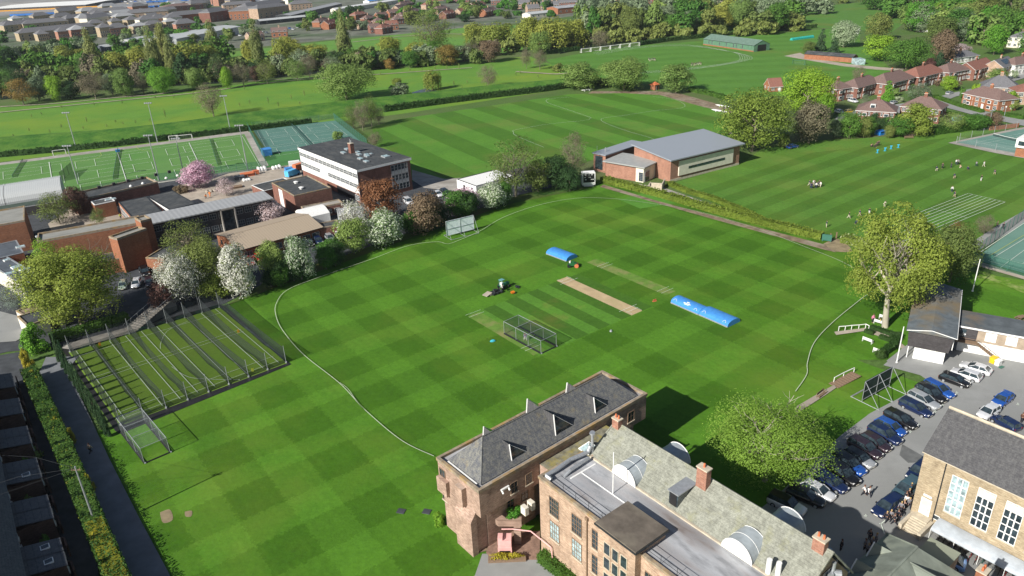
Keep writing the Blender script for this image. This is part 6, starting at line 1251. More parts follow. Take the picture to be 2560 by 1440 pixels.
# ---- far town on the left ---------------------------------------------------------------
def terrace(label, a, b_, depth, h, rh, wall, tile, group=None, roof='hip', nwin=8, storeys=2, name='town_house', chim=0):
    A = Vector(W(*a)); B = Vector(W(*b_)); d = B-A; L = d.length; t = thing(name, label, 'building', (A.x, A.y, 0), math.atan2(d.y, d.x), group)
    walls(L, depth, h, rh if roof == 'gable' else 0).build('wall', M[wall], t); rf = (roof_hip if roof == 'hip' else roof_gable)(L, depth, h, rh, .5).build('roof', [M[tile], M['white']], t)
    for s in range(storeys):
        for i in range(nwin): window(t, 'f', L, depth, L*(i+.5)/nwin, 1.2+s*3, min(1.6, L/nwin*.5), 1.7, 1, 1, 'white', 'glass', sill=False)
    for i in range(chim): chimney(rf, L*(i+.5)/chim, depth/2, h+rh-.8, h+rh+1.4, 1.3, .9, 2, 'brick_buff')
    return t
FT = [
 ('front row of buff flats with hipped grey roofs and stair towers, facing the trees', (52, 104), (245, 84), 14, 8, 4, 'brick_yellow', 'tile_grey', 12),
 ('low buff flats with white gable behind the front row at the left', (14, 82), (90, 74), 14, 8, 4, 'brick_yellow', 'tile_grey', 6),
 ('buff flats with white rendered gable in the second row', (62, 78), (175, 68), 14, 8, 4, 'brick_yellow', 'tile_grey', 8),
 ('buff flats behind the second row in the middle', (170, 66), (240, 58), 14, 9, 4, 'brick_yellow', 'tile_grey', 6),
 ('cream flats behind the leftmost poplar', (222, 66), (300, 56), 14, 9, 4, 'cream', 'tile_grey', 6),
 ('long grey roofed flats left of the brown roofed hall', (225, 48), (330, 40), 16, 9, 4, 'brick_buff', 'tile_grey', 8),
 ('flats with hipped roof and dark upper windows right of the cream flats', (318, 52), (424, 44), 16, 9, 4, 'brick_buff', 'tile_grey', 8),
 ('red roofed depot at the edge of the railway yard', (415, 30), (510, 22), 24, 7, 3, 'brick_red', 'tile_brown', 6),
 ('red brick flats with dark bay towers above the long warehouse', (430, 60), (528, 50), 16, 9, 4, 'brick_orange', 'tile_grey', 7),
 ('dark roofed flats right of the red brick flats', (528, 56), (575, 48), 15, 11, 4, 'brick_red', 'tile_grey', 4),
 ('long red and white gabled terrace behind the car park', (575, 50), (655, 46), 16, 10, 4, 'brick_orange', 'tile_grey', 8),
 ('tall buff flats with dark end wall left of the railway station', (648, 48), (725, 38), 16, 12, 4, 'brick_buff', 'tile_grey', 6),
 ('grey roofed terrace along the railway', (560, 26), (640, 20), 14, 7, 4, 'brick_buff', 'tile_grey', 8),
 ('long grey roofed terrace behind the tall buff flats', (620, 34), (715, 20), 15, 9, 4, 'brick_buff', 'tile_grey', 8),
 ('pink brick block with grey roof behind the railway station', (728, 26), (782, 22), 16, 8, 4, 'brick_buff', 'tile_grey', 6),
 ('row of small buff sheds above the boat yard', (330, 82), (372, 76), 12, 5, 3, 'brick_yellow', 'tile_grey', 4),
]
for lb, a, b_, dp, h, rh, wl, tl, nw in FT: terrace(lb, a, b_, dp, h, rh, wl, tl, 'blocks of flats beyond the river', nwin=nw)
rd = random.Random(9); k = 0
for y0, n_, xa, xb in ((96, 5, 90, 330), (62, 7, 10, 420), (52, 8, 30, 440), (40, 8, 120, 700), (74, 6, 230, 470), (34, 7, 250, 760), (24, 6, 520, 820), (88, 4, 330, 480)):
    for i in range(n_):
        x = xa+(xb-xa)*(i+rd.uniform(.2, .8))/n_; y = y0-(x-250)*.055+rd.uniform(-4, 4); w_ = rd.uniform(26, 52)
        terrace('grey roofed block in the dense town beyond the river', (x-w_/2, y+w_*.05), (x+w_/2, y-w_*.05), rd.uniform(11, 16), rd.uniform(7, 10), rd.uniform(3, 4.5), rd.choice(['brick_yellow', 'brick_yellow', 'cream', 'brick_chim', 'brick_yellow']), rd.choice(['tile_grey', 'tile_grey', 'grey_roof']), 'grey roofed blocks in the dense town', rd.choice(['hip', 'hip', 'gable']), 6, 2, 'town_block')
# brick estate houses in the middle
rd = random.Random(5)
for i, (x, y, w_) in enumerate([(920, 72, 30), (952, 66, 24), (982, 74, 30), (1000, 60, 26), (930, 58, 24), (905, 48, 30), (960, 50, 24), (1020, 50, 26), (990, 42, 30), (1040, 40, 24), (1010, 30, 26), (970, 84, 26), (940, 82, 26), (1110, 34, 30), (1080, 22, 28), (1128, 46, 24), (1020, 20, 30), (880, 70, 22), (700, 92, 40), (645, 104, 36), (815, 66, 30), (835, 72, 24), (1165, 40, 26), (1200, 24, 30), (1230, 40, 26)]):
    terrace('small red brick house with brown tiled roof on the riverside estate', (x-w_/2, y+2), (x+w_/2, y-2+rd.uniform(-2, 2)), 9, 5.2, 3.2, rd.choice(['brick_orange', 'brick_red', 'brick_buff']), rd.choice(['tile_brown', 'tile_red', 'tile_brown']), 'red brick houses on the riverside estate', rd.choice(['hip', 'gable']), 3, 2, 'estate_house', 1)
for i, (x, y, w_) in enumerate([(1300, 22, 50), (1375, 26, 46), (1420, 18, 44), (1300, 6, 50), (1250, 12, 44), (1610, 10, 60), (1680, 6, 50), (1790, 14, 46), (1560, 2, 60), (1620, -6, 60), (1740, -2, 60), (1480, -4, 60), (1150, 6, 46), (1090, 2, 40), (1380, -4, 60), (1850, 4, 50), (1240, -4, 50), (1335, 34, 30)]):
    terrace('row of brick terraced houses with grey roofs on the far side of the wood', (x-w_/2, y+1), (x+w_/2, y-1), 10, 6, 3.6, rd.choice(['brick_orange', 'brick_red', 'brick_buff']), 'tile_grey', 'terraced rows beyond the wood', 'gable', 7, 2, 'terraced_row', 4)
for lb, a, b_, dp, h, nm, tile, wall in [
    ('long white roofed warehouse behind the poplars', (445, 118), (605, 84), 34, 7, 'warehouse', 'vault', 'metal'), ('lower white roofed warehouse left of the long one', (330, 116), (445, 98), 16, 5, 'warehouse', 'vault', 'vault'),
    ('huge white railway shed in the top left corner', (-40, 31), (216, 19), 170, 5, 'railway_shed', 'white', 'brick_dark'), ('white roofed boat shed by the river', (186, 128), (222, 122), 12, 4, 'boat_shed', 'vault', 'bitumen_blue'),
    ('blue walled boat workshop right of the leftmost poplar', (262, 130), (330, 120), 12, 4, 'workshop', 'vault', 'bitumen_blue'), ('curved station canopy with pale glass roof', (728, 52), (856, 20), 18, 6, 'station_canopy', 'grey_roof', 'metal_dark'),
    ('long white station platform canopy', (650, 62), (790, 48), 8, 4, 'platform_canopy', 'vault', 'metal_dark'), ('long white station wall running up to the trees', (840, 34), (1000, 8), 8, 5, 'station_building', 'white', 'cream'),
    ('pale blue arched shed behind the tall flats', (650, 12), (705, 8), 40, 9, 'arched_shed', 'vault', 'bitumen_blue'), ('bright blue van depot box beside the station', (924, 12), (990, 4), 12, 5, 'blue_depot', 'blue_sheet', 'white'),
    ('white flat roofed garage block in front of the middle estate', (1326, 46), (1380, 40), 14, 4, 'garage_block', 'vault', 'cream'), ('orange walled low hall beside the white garage block', (1395, 36), (1452, 30), 20, 6, 'low_hall', 'lead', 'brick_orange')]:
    A = Vector(W(*a)); B = Vector(W(*b_)); d = B-A; L = d.length; t = thing(nm, lb, 'building', (A.x, A.y, 0), math.atan2(d.y, d.x)); walls(L, dp, h, 1.5).build('wall', M[wall], t); roof_gable(L, dp, h, 1.6, .3).build('roof', [M[tile], M['metal']], t)
    for i in range(4): window(t, 'f', L, dp, L*(i+.5)/4, h*.3, 1.6, 1.6, 1, 1, 'white', 'glass', sill=False)
    if nm == 'railway_shed': b = MB(); b.box(0, L+60, -3.1, -3, 0, 2.2); b.build('orange_fence', mat('orange_boards', (.6, .3, .05)), t)
# freight wagons
wg_ = bpy.data.objects.new('freight_wagon', None); COL.objects.link(wg_)
b = MB(); b.box(-7, 7, -1.4, 1.4, 1.1, 3.6); b.build('body', mat('wagon_blue', (.03, .16, .5), .5, rnd=.25), wg_); b = MB(); b.box(-7, 7, -1.2, 1.2, .8, 1.1); [b.box(x-1, x+1, -1.1, 1.1, 0, .8) for x in (-5, 5)]; b.build('bogies', M['black'], wg_)
k = 0
for (xa, ya, xb, yb, n) in ((250, 27, 430, 17, 14), (370, 8, 560, -2, 14), (30, 42, 260, 30, 14), (560, 6, 700, -4, 10)):
    A = Vector(W(xa, ya)); B = Vector(W(xb, yb)); d = (B-A)
    for i in range(n):
        t = wg_ if k == 0 else copy_tree(wg_); k += 1; p = A+d*((i+.5)/n); t.location = (p.x, p.y, 0); t.rotation_euler = (0, 0, math.atan2(d.y, d.x)); tag(t, 'blue wagon standing on the far railway sidings', 'wagon', 'blue wagons on the railway sidings')
# ---- terrace houses bottom left ----------------------------------------------------------
O, ang, Lh = frame((20, 1440), (-85, 1150), 8.5)
tp = []
a0 = Vector(W(70, 1520, 0)); a1 = Vector(W(-60, 900, 0)); d = (a1-a0).normalized(); nrm = Vector((-d.y, d.x)); ang = math.atan2(d.y, d.x)
Ls = 5.2; nh = 13
base = Vector(W(-8, 1300, 8.0))-nrm*1.1
for i in range(nh):
    o = base+d*(Ls*(i-3)); lab = 'brick terraced house with slate roof and rear wing, number %d' % i
    lb = 'terraced house with shade-darkened slate roof, '+['nearest the bottom left corner', 'second from the bottom left corner', 'third from the bottom left corner', 'fourth from the bottom left corner', 'fifth from the bottom left corner', 'sixth from the bottom left corner', 'seventh and middle one of its row', 'sixth from the street end of the row', 'fifth from the street end of the row', 'fourth from the street end of the row', 'third from the street end of the row', 'second from the street end of the row', 'last of the row beside the street'][i]
    t = thing('terraced_house', lb, 'house', (o.x, o.y, 0), ang, 'terraced houses in the bottom left corner')
    walls(Ls-.02, 8.5, 6.0).build('wall', M['brick_shaded'], t)
    r = MB(); r.quad([(0, -.3, 6.0), (Ls-.02, -.3, 6.0), (Ls-.02, 4.2, 9.0), (0, 4.2, 9.0)]); r.quad([(0, 8.8, 6.0), (0, 4.2, 9.0), (Ls-.02, 4.2, 9.0), (Ls-.02, 8.8, 6.0)]); r.quad([(0, -.3, 5.9), (0, 4.2, 8.9), (0, 8.8, 5.9)]); r.quad([(Ls-.02, -.3, 5.9), (Ls-.02, 8.8, 5.9), (Ls-.02, 4.2, 8.9)]); rf = r.build('roof', M['slate_shaded'], t)
    chimney(rf, .3, 4.2, 8.3, 10.2, .6, 1.0, 2, 'brick_shaded')
    mx = 2.2*(i % 2); w_ = MB(); w_.box(.3+mx, 2.9+mx, -4.0, 0, -.2, 3.7); w_.build('rear_wing', M['brick_shaded'], t)
    w_ = MB(); w_.quad([(.1+mx, -4.2, 3.7), (2.95+mx, -4.2, 3.7), (2.95+mx, 0, 4.6), (.1+mx, 0, 4.6)]); w_.quad([(.1+mx, -4.2, 3.6), (.1+mx, 0, 4.5), (2.95+mx, 0, 4.5), (2.95+mx, -4.2, 3.6)]); w_.build('rear_wing_roof', M['slate_shaded'], t)
    for z in (1, 3.6): window(t, 'f', Ls, 8.5, 4.2-3.2*(i % 2), z, .9, 1.3, 1, 2); 
    window(t, 'f', Ls, 8.5, 1.6+mx, 1.9, 1.0, 1.1, 1, 2, out=4.0)
    if i in (1, 2, 5): k = MB(); k.box(1.2+mx, 2.1+mx, -3.0, -2.0, 4.0, 4.2, 0); k.box(1.3+mx, 2.0+mx, -2.9, -2.1, 4.2, 4.23, 1); k.build('roof_window', [M['white'], M['glass']], t)
    y = MB(); y.box(0, .2, -4.4, -4.0, 0, 1.9, 0); y.box(3.2, Ls, -4.6, -4.4, 0, 1.9, 0); y.build('yard_wall', M['brick_shaded'], t)
for i, (al, out) in enumerate([(-9, 3.2), (1.5, 3.6), (12, 3.0), (22, 3.6), (38, 3.2)]):
    px_ = alley(al, out); tree(px_[0], px_[1], px_[1]-20, 22, 'bush', 'fresh' if i % 2 else 'spring', ['leafy shrub in the nearest terrace yard', 'leafy shrub in the second planted terrace yard', 'leafy shrub in the middle terrace yard', 'leafy shrub in a terrace yard beyond the van', 'leafy shrub in the yard nearest the street'][i], None, 'bush', h=2.4)
# utility pole with wires
x, y = W(246, 1330); ht = hgt(246, 1330, 1166); t = thing('utility_pole', 'tall wooden utility pole rising beside the flowering hedge', 'pole', (x, y, 0)); b = MB(); b.cyl((0, 0, 0), (0, 0, ht), .16, .1, 8); b.build('mast', M['metal'], t); b = MB(); b.box(-.6, .6, -.05, .05, ht-.6, ht-.5); [b.cyl((q_, 0, ht-.5), (q_, 0, ht-.3), .05) for q_ in (-.5, 0, .5)]; b.build('crossarm', M['wood'], t)
b = MB(); 
for (dx, dy) in ((-16, 9), (-16, 1), (-17, -6)): b.tube([(0, 0, ht-.3), (dx*.5, dy*.5, ht-1.6), (dx, dy, 6.5)], .02, 3)
b.build('wires', M['metal_dark'], t)
# ================================================================= sports gear, vehicles, people, street furniture
def pt(x, y, z=0): p = W(x, y, z); return Vector((p[0], p[1], z))
def place(o, x, y, ang=0, z=0): p = W(x, y, z); o.location = (p[0], p[1], z); o.rotation_euler = (0, 0, ang); return o
def dirpx(a, b): A = W(*a); B = W(*b); return math.atan2(B[1]-A[1], B[0]-A[0])
def panel(a, b, za, zb, sag=0, n=6, foot=0.05):
    m_ = MB(); rows = []
    for i in range(n+1):
        t = i/n; p = a.lerp(b, t); s = sag*4*t*(1-t); z = za+(zb-za)*t-s; off = Vector((math.sin(i*1.7), math.cos(i*2.3)))*.12*(0 < i < n)
        rows.append([(p.x+off.x, p.y+off.y, foot), (p.x, p.y, z)])
    m_.loft(rows, 0, cap=False, closed=False); return m_
# practice nets
pn = thing('practice_nets', 'long practice net lanes hung between grey posts over the yellow green surface', 'cricket nets', (*W(172, 882), 0)); bx, by = W(172, 882)
def loc(v): return Vector((v.x-bx, v.y-by, 0))
Q = [loc(pt(*q_)) for q_ in ((176, 881), (549, 770), (716, 908), (303, 1064))]; tops = [Q[0].lerp(Q[1], i/8) for i in range(9)]; bots = [Q[3].lerp(Q[2], i/8) for i in range(9)]
pm = None
for p in tops+bots:
    if pm is None: b = MB(); b.cyl((0, 0, 0), (0, 0, 3.7), .055, .055, 6); b.box(-.15, .15, -.15, .15, 0, .35); pm = b.mesh('post', M['metal'])
    put('post', pm, pn, p)
for i in range(9):
    a, c = tops[i], bots[i]; panel(a, c, 3.4, 3.2, .9 if i not in (0, 8) else .3, 10).build('side_net', M['net_dark'], pn)
    r = MB(); pts = [(*a.lerp(c, t/10)[:2], 3.4-.2*t/10-(.9 if i not in (0, 8) else .3)*4*t/10*(1-t/10)) for t in range(11)]; r.tube(pts, .03, 4); r.build('cable', M['metal_dark'], pn)
for i in range(8): panel(tops[i], tops[i+1], 3.4, 3.4, .15, 4).build('back_net', M['net_dark'], pn)
for a, c in ((tops[0], tops[8]), (bots[0], bots[8]), (tops[8], bots[8])):
    panel(a, c, .9, .9, 0, 10).build('green_skirt', M['net_green'] if a is tops[0] and c is tops[8] else M['net_shadow'], pn)
b = MB(); b.box(-.35, .35, -.35, .35, 0, .02); 
for k, (x, y, c, lb) in enumerate([(240, 875, 'y', 'left bright yellow plastic stumps set in the nets'), (247, 872, 'y', 'right bright yellow plastic stumps set in the nets'), (251, 866, 'o', 'orange plastic stumps at the back of the nets'), (597, 833, 'o', 'orange plastic stumps in the right hand net lane'), (633, 931, 'y', 'yellow plastic stumps at the open end of the nets')]):
    b = MB(); b.box(-.3, .3, -.15, .15, 0, .06); [b.cyl((s*.14, 0, .05), (s*.14, 0, .85), .05, .05, 6) for s in (-1, 0, 1)]; o = b.build('stumps', mat('stumps_'+c, (.7, .75, .05) if c == 'y' else (.8, .35, .02), .5)); place(o, x, y, .5); tag(o, lb, 'stumps')
# wheeled cages
M['net_cage'] = netting('cage_netting', (.03, .06, .05), .24)
def cage(name, label, c, H, bays, hoop=.05, m='metal', net='net_dark', floor=False):
    A = [pt(*q_) for q_ in c]; o = A[0]; t = thing(name, label, 'batting cage', (o.x, o.y, 0)); P = [p-o for p in A]; f = MB(); up = Vector((0, 0, H))
    for i in range(bays+1):
        a = P[0].lerp(P[1], i/bays); d = P[3].lerp(P[2], i/bays); f.tube([a, a+up, d+up, d], hoop, 6)
        for q_ in (a, d): f.cyl(q_+Vector((0, 0, .12)), q_+Vector((.18, .1, .12)), .16, .16, 8)
    f.tube([P[0]+up, P[1]+up], hoop, 6); f.tube([P[3]+up, P[2]+up], hoop, 6); f.tube([P[0]+up*.08, P[1]+up*.08], hoop, 6); f.tube([P[3]+up*.08, P[2]+up*.08], hoop, 6); f.build('frame', M[m], t)
    for a, d, nm in ((P[0], P[1], 'side_net'), (P[3], P[2], 'side_net'), (P[0], P[3], 'end_net')): panel(a, d, H, H, 0, 4).build(nm, M[net], t)
    r = MB(); r.quad([P[0]+up, P[1]+up, P[2]+up, P[3]+up]); r.build('roof_net', M[net], t)
    s = MB(); s.tube([P[0]+Vector((0, 0, .15)), P[1]+Vector((0, 0, .15))], .16, 5); s.tube([P[3]+Vector((0, 0, .15)), P[2]+Vector((0, 0, .15))], .16, 5); s.tube([P[1]+Vector((0, 0, .12)), P[2]+Vector((0, 0, .12))], .12, 5); s.build('net_roll', M['black'], t)
z2 = lambda x, y: (1150+x/3.413, 580+y/3.413)
cage('batting_cage', 'wheeled batting cage with silver frame on the cricket square', [z2(378, 872), z2(692, 1042), z2(822, 980), z2(503, 815)], 2.75, 3, net='net_cage')
z4 = lambda x, y: (x/3.273, 1000+y/3.273)
cage('batting_cage', 'wheeled batting cage with silver frame at the corner of the practice nets', [z4(985, 262), z4(1185, 522), z4(1395, 432), z4(1190, 185)], 2.8, 3, net='net_pale')
# covers
def cover(name, label, a, b_, c, h, logo=0):
    A, B, Cc = pt(*a), pt(*b_), pt(*c); d = B-A; L = d.length; ang = math.atan2(d.y, d.x); e = Cc-B; n_ = Vector((-math.sin(ang), math.cos(ang), 0)); D = abs(e.dot(n_))
    t = thing(name, label, 'pitch cover', (A.x, A.y, 0), ang); m_ = MB(); k = 10
    rr = [[(x, D/2-D/2*math.cos(math.pi*i/k), .25+h*math.sin(math.pi*i/k)**.8+(.03 if j % 2 else 0)) for i in range(k+1)] for j, x in enumerate([L*q_/12 for q_ in range(13)])]
    m_.loft(rr, 0, cap=False, closed=False); m_.quad([(p[0], p[1], p[2]) for p in rr[0]]+[(0, D, .05), (0, 0, .05)]); m_.quad(list(reversed(rr[-1]))+[(L, 0, .05), (L, D, .05)]); m_.build('sheet', M['blue_sheet'], t)
    f = MB(); f.box(0, L, -.08, .08, .05, .28); f.box(0, L, D-.08, D+.08, .05, .28); [f.cyl((x, -.12, .12), (x, .02, .12), .14, .14, 8) for x in (.4, L/2, L-.4)]; f.build('frame', M['metal'], t)
    if logo:
        g = MB(); 
        def on(x, s): th = math.pi*s; return (x, D/2-(D/2+.03)*math.cos(th), .3+h*math.sin(th)**.8+.04)
        for cx, s0, r in ((.9, .16, .4), (L-1.0, .12, .34)): g.tube([on(cx+r*math.cos(math.pi*i/10), s0+.12*math.sin(math.pi*i/10)) for i in range(11)], .035, 4)
        if logo == 2: g.quad([on(L*.52-.35, .34), on(L*.52+.35, .34), on(L*.52+.35, .4), on(L*.52-.35, .4)]); g.quad([on(L*.52-.9, .26), on(L*.52+.9, .26), on(L*.52+.9, .3), on(L*.52-.9, .3)]); g.quad([on(L*.52-.6, .2), on(L*.52+.6, .2), on(L*.52+.6, .23), on(L*.52-.6, .23)])
        g.build('white_logo', M['white'], t)
cover('pitch_cover', 'blue domed pitch cover beside the green roller', z2(735, 190), z2(908, 255), z2(1000, 217), .95)
cover('pitch_cover', 'left blue domed pitch cover of the long pair, with white emblem', z2(1798, 608), z2(2035, 712), z2(2125, 672), .95, 2)
cover('pitch_cover', 'right blue domed pitch cover of the long pair, nearer the pavilion', z2(2038, 712), z2(2282, 818), z2(2392, 768), .95, 1)
# sight screens
def screen(label, a, b_, H, m, back, base):
    A, B = pt(*a), pt(*b_); d = B-A; L = d.length; ang = math.atan2(d.y, d.x)-(.15 if 'pale' in label else 0); t = thing('sight_screen', label, 'sight screen', (A.x, A.y, 0), ang)
    g = MB(); n = 16
    for i in range(n): g.box(L*i/n+(.004 if 'pale' in label else .03), L*(i+1)/n-(.004 if 'pale' in label else .03), -.04, .04+.01*(i % 2), .45, H, 0)
    g.build('boards', M[m], t); f = MB()
    for z in (.5, H*.5, H-.05): f.tube([(0, .08*back, z), (L, .08*back, z)], .05, 5)
    for x in (0, L/2, L): f.tube([(x, .08*back, H), (x, base*back, .15), (x, -base*back*.6, .15)], .05, 5); f.tube([(x, .08*back, .15), (x, .08*back, H)], .05, 5)
    for y in (base*back, -base*back*.6): f.tube([(0, y, .15), (L, y, .15)], .06 if y*back > 0 else .12, 5)
    f.build('frame', M['metal'], t)
M['screen_pale'] = mat('pale_screen_boards', (.82, .9, .97), .6, var=.1, scale=2); M['screen_black'] = mat('black_screen_boards', (.02, .035, .035), .6)
screen('pale blue slatted sight screen on the far side of the field', (1117, 594), (1179, 574), 4.4, 'screen_pale', -1, 2.6)
screen('black slatted sight screen seen from behind beside the car park', (2153, 1006), (2221, 968), 3.9, 'screen_black', -1, 3.0)
x, y = W(2140, 85); b = MB(); b.box(-2, 2, -.1, .1, 0, 4); o = b.build('sight_screen', M['white']); o.location = (x, y, 0); tag(o, 'small white sight screen before the far wood', 'sight screen')
# scoreboard
t = thing('scoreboard', 'white scoreboard box with black number panel at the corner of the field', 'scoreboard', (*W(1456, 468), 0), dirpx((1456, 468), (1487, 466))); b = MB(); b.box(0, 4.0, 0, 2.4, .5, 4.4); b.box(.5, 3.6, .2, 2.2, 0, .5); b.build('box', M['white'], t); b = MB(); b.box(.3, 3.7, -.05, 0, 1.4, 4.1); b.build('black_panel', M['black'], t); b = MB()
for r_, cs in ((3.65, (.7, 1.9, 2.7)), (2.9, (.6, 1.9, 2.1)), (2.2, (.8, 2.6, 3.1))): [b.box(c, c+.45, -.08, -.05, r_, r_+.22) for c in cs]
b.box(1.6, 2.4, -.06, 0, .85, 1.0); b.build('score_plates', M['white'], t)
# floodlights
for i, (a, tp, lb) in enumerate([((192, 375), (172, 283), 'far left floodlight mast behind the artificial pitch'), ((394, 356), (375, 259), 'second far floodlight mast behind the artificial pitch'), ((577, 331), (561, 241), 'third far floodlight mast near the hard courts'), ((196, 461), (172, 366), 'near left floodlight mast beside the vaulted hall'), ((399, 454), (370, 340), 'near middle floodlight mast behind the black roofed classrooms'), ((461, 440), (434, 348), 'near floodlight mast left of the pink blossom'), ((620, 427), (600, 315), 'near right floodlight mast beside the building yard')]):
    p = pt(*a); H = hgt(*a, tp[1]); t = thing('floodlight', lb, 'floodlight', p); b = MB(); b.cyl((0, 0, 0), (0, 0, H), .22, .12, 8); b.build('mast', M['metal'], t); b = MB(); b.box(-1.4, 1.4, -.08, .08, H-.1, H+.05); b.build('crossbar', M['metal_dark'], t)
    for s in (-1.2, -.4, .4, 1.2): q_ = MB(); q_.box(s-.3, s+.3, -.4, .15, H+.05, H+.45); q_.build('lamp', M['metal'], t)
# goals
def goal(label, x, y, ang, w=7.3, h=2.44, dp=2.0, m='white', group=None, r=.09):
    t = thing('goal', label, 'goal', (*W(x, y), 0), ang, group); b = MB(); b.tube([(-w/2, 0, 0), (-w/2, 0, h), (w/2, 0, h), (w/2, 0, 0)], r, 6); b.tube([(-w/2, 0, h), (-w/2, dp*.4, h), (-w/2, dp, 0), (w/2, dp, 0), (w/2, dp*.4, h), (w/2, 0, h)], r*.7, 5); b.tube([(-w/2, 0, 0), (-w/2, dp, 0)], r*.7, 5); b.tube([(w/2, 0, 0), (w/2, dp, 0)], r*.7, 5); b.build('frame', M[m], t)
    n_ = MB(); n_.quad([(-w/2, dp, 0), (w/2, dp, 0), (w/2, dp*.4, h), (-w/2, dp*.4, h)]); n_.quad([(-w/2, 0, 0), (-w/2, dp, 0), (-w/2, dp*.4, h), (-w/2, 0, h)]); n_.quad([(w/2, 0, 0), (w/2, dp, 0), (w/2, dp*.4, h), (w/2, 0, h)]); n_.build('net', M['net_pale'], t)
ga = dirpx((1455, 131), (1590, 116))
for i, w_ in enumerate(['leftmost', 'second', 'third', 'fourth', 'fifth', 'rightmost']): goal('%s white football goal in the row before the river trees' % w_, 1466+i*24.4, 130.5-i*2.9, ga, 7.6, group='row of white football goals', r=.16)
goal('left small white goal behind the artificial pitch', 435, 352, dirpx((425, 352), (476, 347)), 3.6, 2.1, 1.2); goal('right white goal behind the artificial pitch', 462, 350, dirpx((425, 352), (476, 347)), 6, 2.1, 1.6); goal('white goal with red base at the far left of the artificial pitch', 150, 388, dirpx((140, 389), (162, 386)), 4.5, 2.1, 1.2)
goal('green football goal on the far field beside the farm track', 1996, 162, dirpx((1978, 161), (2015, 164)), 7.3, m='green_metal')
# fences
def fence(label, pts, H, m='net_green', post='green_metal', step=3.0, name='mesh_fence'):
    P = [pt(*p) for p in pts]; o = P[0]; t = thing(name, label, 'fence', o); pm_ = MB().cyl((0, 0, 0), (0, 0, H+.1), .06, .06, 5).mesh('post', M[post])
    for a, c in zip(P[:-1], P[1:]):
        a = a-o; c = c-o; n_ = max(1, min(22, int((c-a).length/step))); [put('post', pm_, t, a.lerp(c, i/n_)) for i in range(n_+(c == P[-1]-o))]; panel(a, c, H, H, 0, 1).build('mesh', M[m], t)
fence('tall green mesh fence along the near side of the artificial pitch', [(196, 493), (400, 455), (668, 422)], 3.0, step=5)
fence('green mesh fence between the artificial pitch and the hard courts', [(620, 323), (664, 404)], 3.0, step=4)
fence('green mesh fence between the hard courts and the striped field', [(836, 300), (918, 366)], 3.2, step=4)
fence('dark green mesh fence along the path side of the right tennis court', [(2422, 655), (2562, 545), (2660, 490)], 3.0)
fence('dark green mesh fence on the near side of the right tennis court', [(2432, 658), (2560, 692), (2640, 712)], 3.0)
fence('pale wire fence round the far tennis court', [(2540, 322), (2398, 352), (2390, 360), (2540, 388)], 2.6, 'net_pale', 'metal', 6)
fence('low wire fence with posts behind the hard courts', [(632, 320), (838, 298)], 2.6, 'net_pale', 'green_metal', 6)
fence('dark temporary net fence beside the vaulted hall', [(155, 455), (182, 430)], 3.5, 'net_shadow', 'metal_dark', 4)
fence('tall netting on poles at the back corner of the practice nets', [(497, 763), (545, 750)], 3.6, 'net_shadow', 'metal', 6)
fence('low metal crowd barriers round the building yard', [(560, 470), (640, 440), (700, 425), (752, 412)], 1.2, 'net_pale', 'metal', 3)
# tennis nets
for lb, a, c in (('left green net across the artificial pitch', (58, 403), (32, 445)), ('middle green net across the artificial pitch', (296, 375), (284, 450)), ('right green net across the artificial pitch', (524, 350), (545, 415)), ('dark net across the hard courts', (730, 315), (780, 368)), ('tennis net with white tape on the far court', (2482, 341), (2545, 356))):
    A, B = pt(*a), pt(*c); t = thing('court_net', lb, 'tennis net', A); d = B-A; panel(Vector((0, 0, 0)), d, 1.05, 1.05, .1, 4).build('mesh', M['net_shadow'], t); b = MB(); b.tube([(0, 0, 1.07), (d.x/2, d.y/2, .98), (d.x, d.y, 1.07)], .06, 4); b.build('tape', M['white'] if 'white' in lb else M['green_metal'], t); [put('post', MB().cyl((0, 0, 0), (0, 0, 1.15), .06).mesh('post', M['green_metal']), t, p) for p in (Vector((0, 0, 0)), d)]
# handrails, benches
def rail(lb, pts, H=1.0):
    P = [pt(*p) for p in pts]; o = P[0]; t = thing('handrail', lb, 'handrail', o); P = [p-o for p in P]; b = MB(); b.tube([p+Vector((0, 0, H)) for p in P], .07, 6); b.build('rail', M['white'], t)
    for p in P: put('post', MB().cyl((0, 0, 0), (0, 0, H), .06).mesh('post', M['white']), t, p)
rail('white handrail above the path below the lime tree', [(2096, 828), (2112, 827), (2128, 825), (2146, 824), (2163, 822), (2171, 826)]); rail('white handrail beside the plank steps near the black sight screen', [(2084, 957), (2108, 944), (2134, 932)])
def bench(lb, x, y, ang, m='white', w=1.7):
    t = thing('park_bench', lb, 'bench', (*W(x, y), 0), ang); b = MB(); [b.box(-w/2, w/2, -.45+i*.15, -.33+i*.15, .42, .46) for i in range(3)]; b.build('seat', M[m], t); b = MB(); [b.box(-w/2, w/2, .04, .08, .55+i*.14, .65+i*.14) for i in range(3)]; b.box(-w/2, w/2, .03, .07, .95, 1.02); b.build('backrest', M[m], t)
    for s in (-w/2, w/2): b = MB(); b.box(s-.04, s+.04, -.45, -.38, 0, .65); b.box(s-.04, s+.04, 0, .08, 0, 1.0); b.box(s-.04, s+.04, -.48, .06, .62, .67); b.build('side_frame', M[m], t)
bench('left white bench with a seated person under the lime tree', 2196, 812, 2.3); bench('right white bench against the lime tree trunk', 2209, 800, 2.3); bench('white bench on the bank above the plank steps', 2167, 857, 2.2); bench('white bench half behind the round dark bush', 2194, 885, 2.2); bench('brown wooden bench beside the stone path', 2050, 990, .7, 'wood', 2.2); bench('wooden bench on the far edge of the upper lawn', 2271, 347, 0, 'wood', 3)
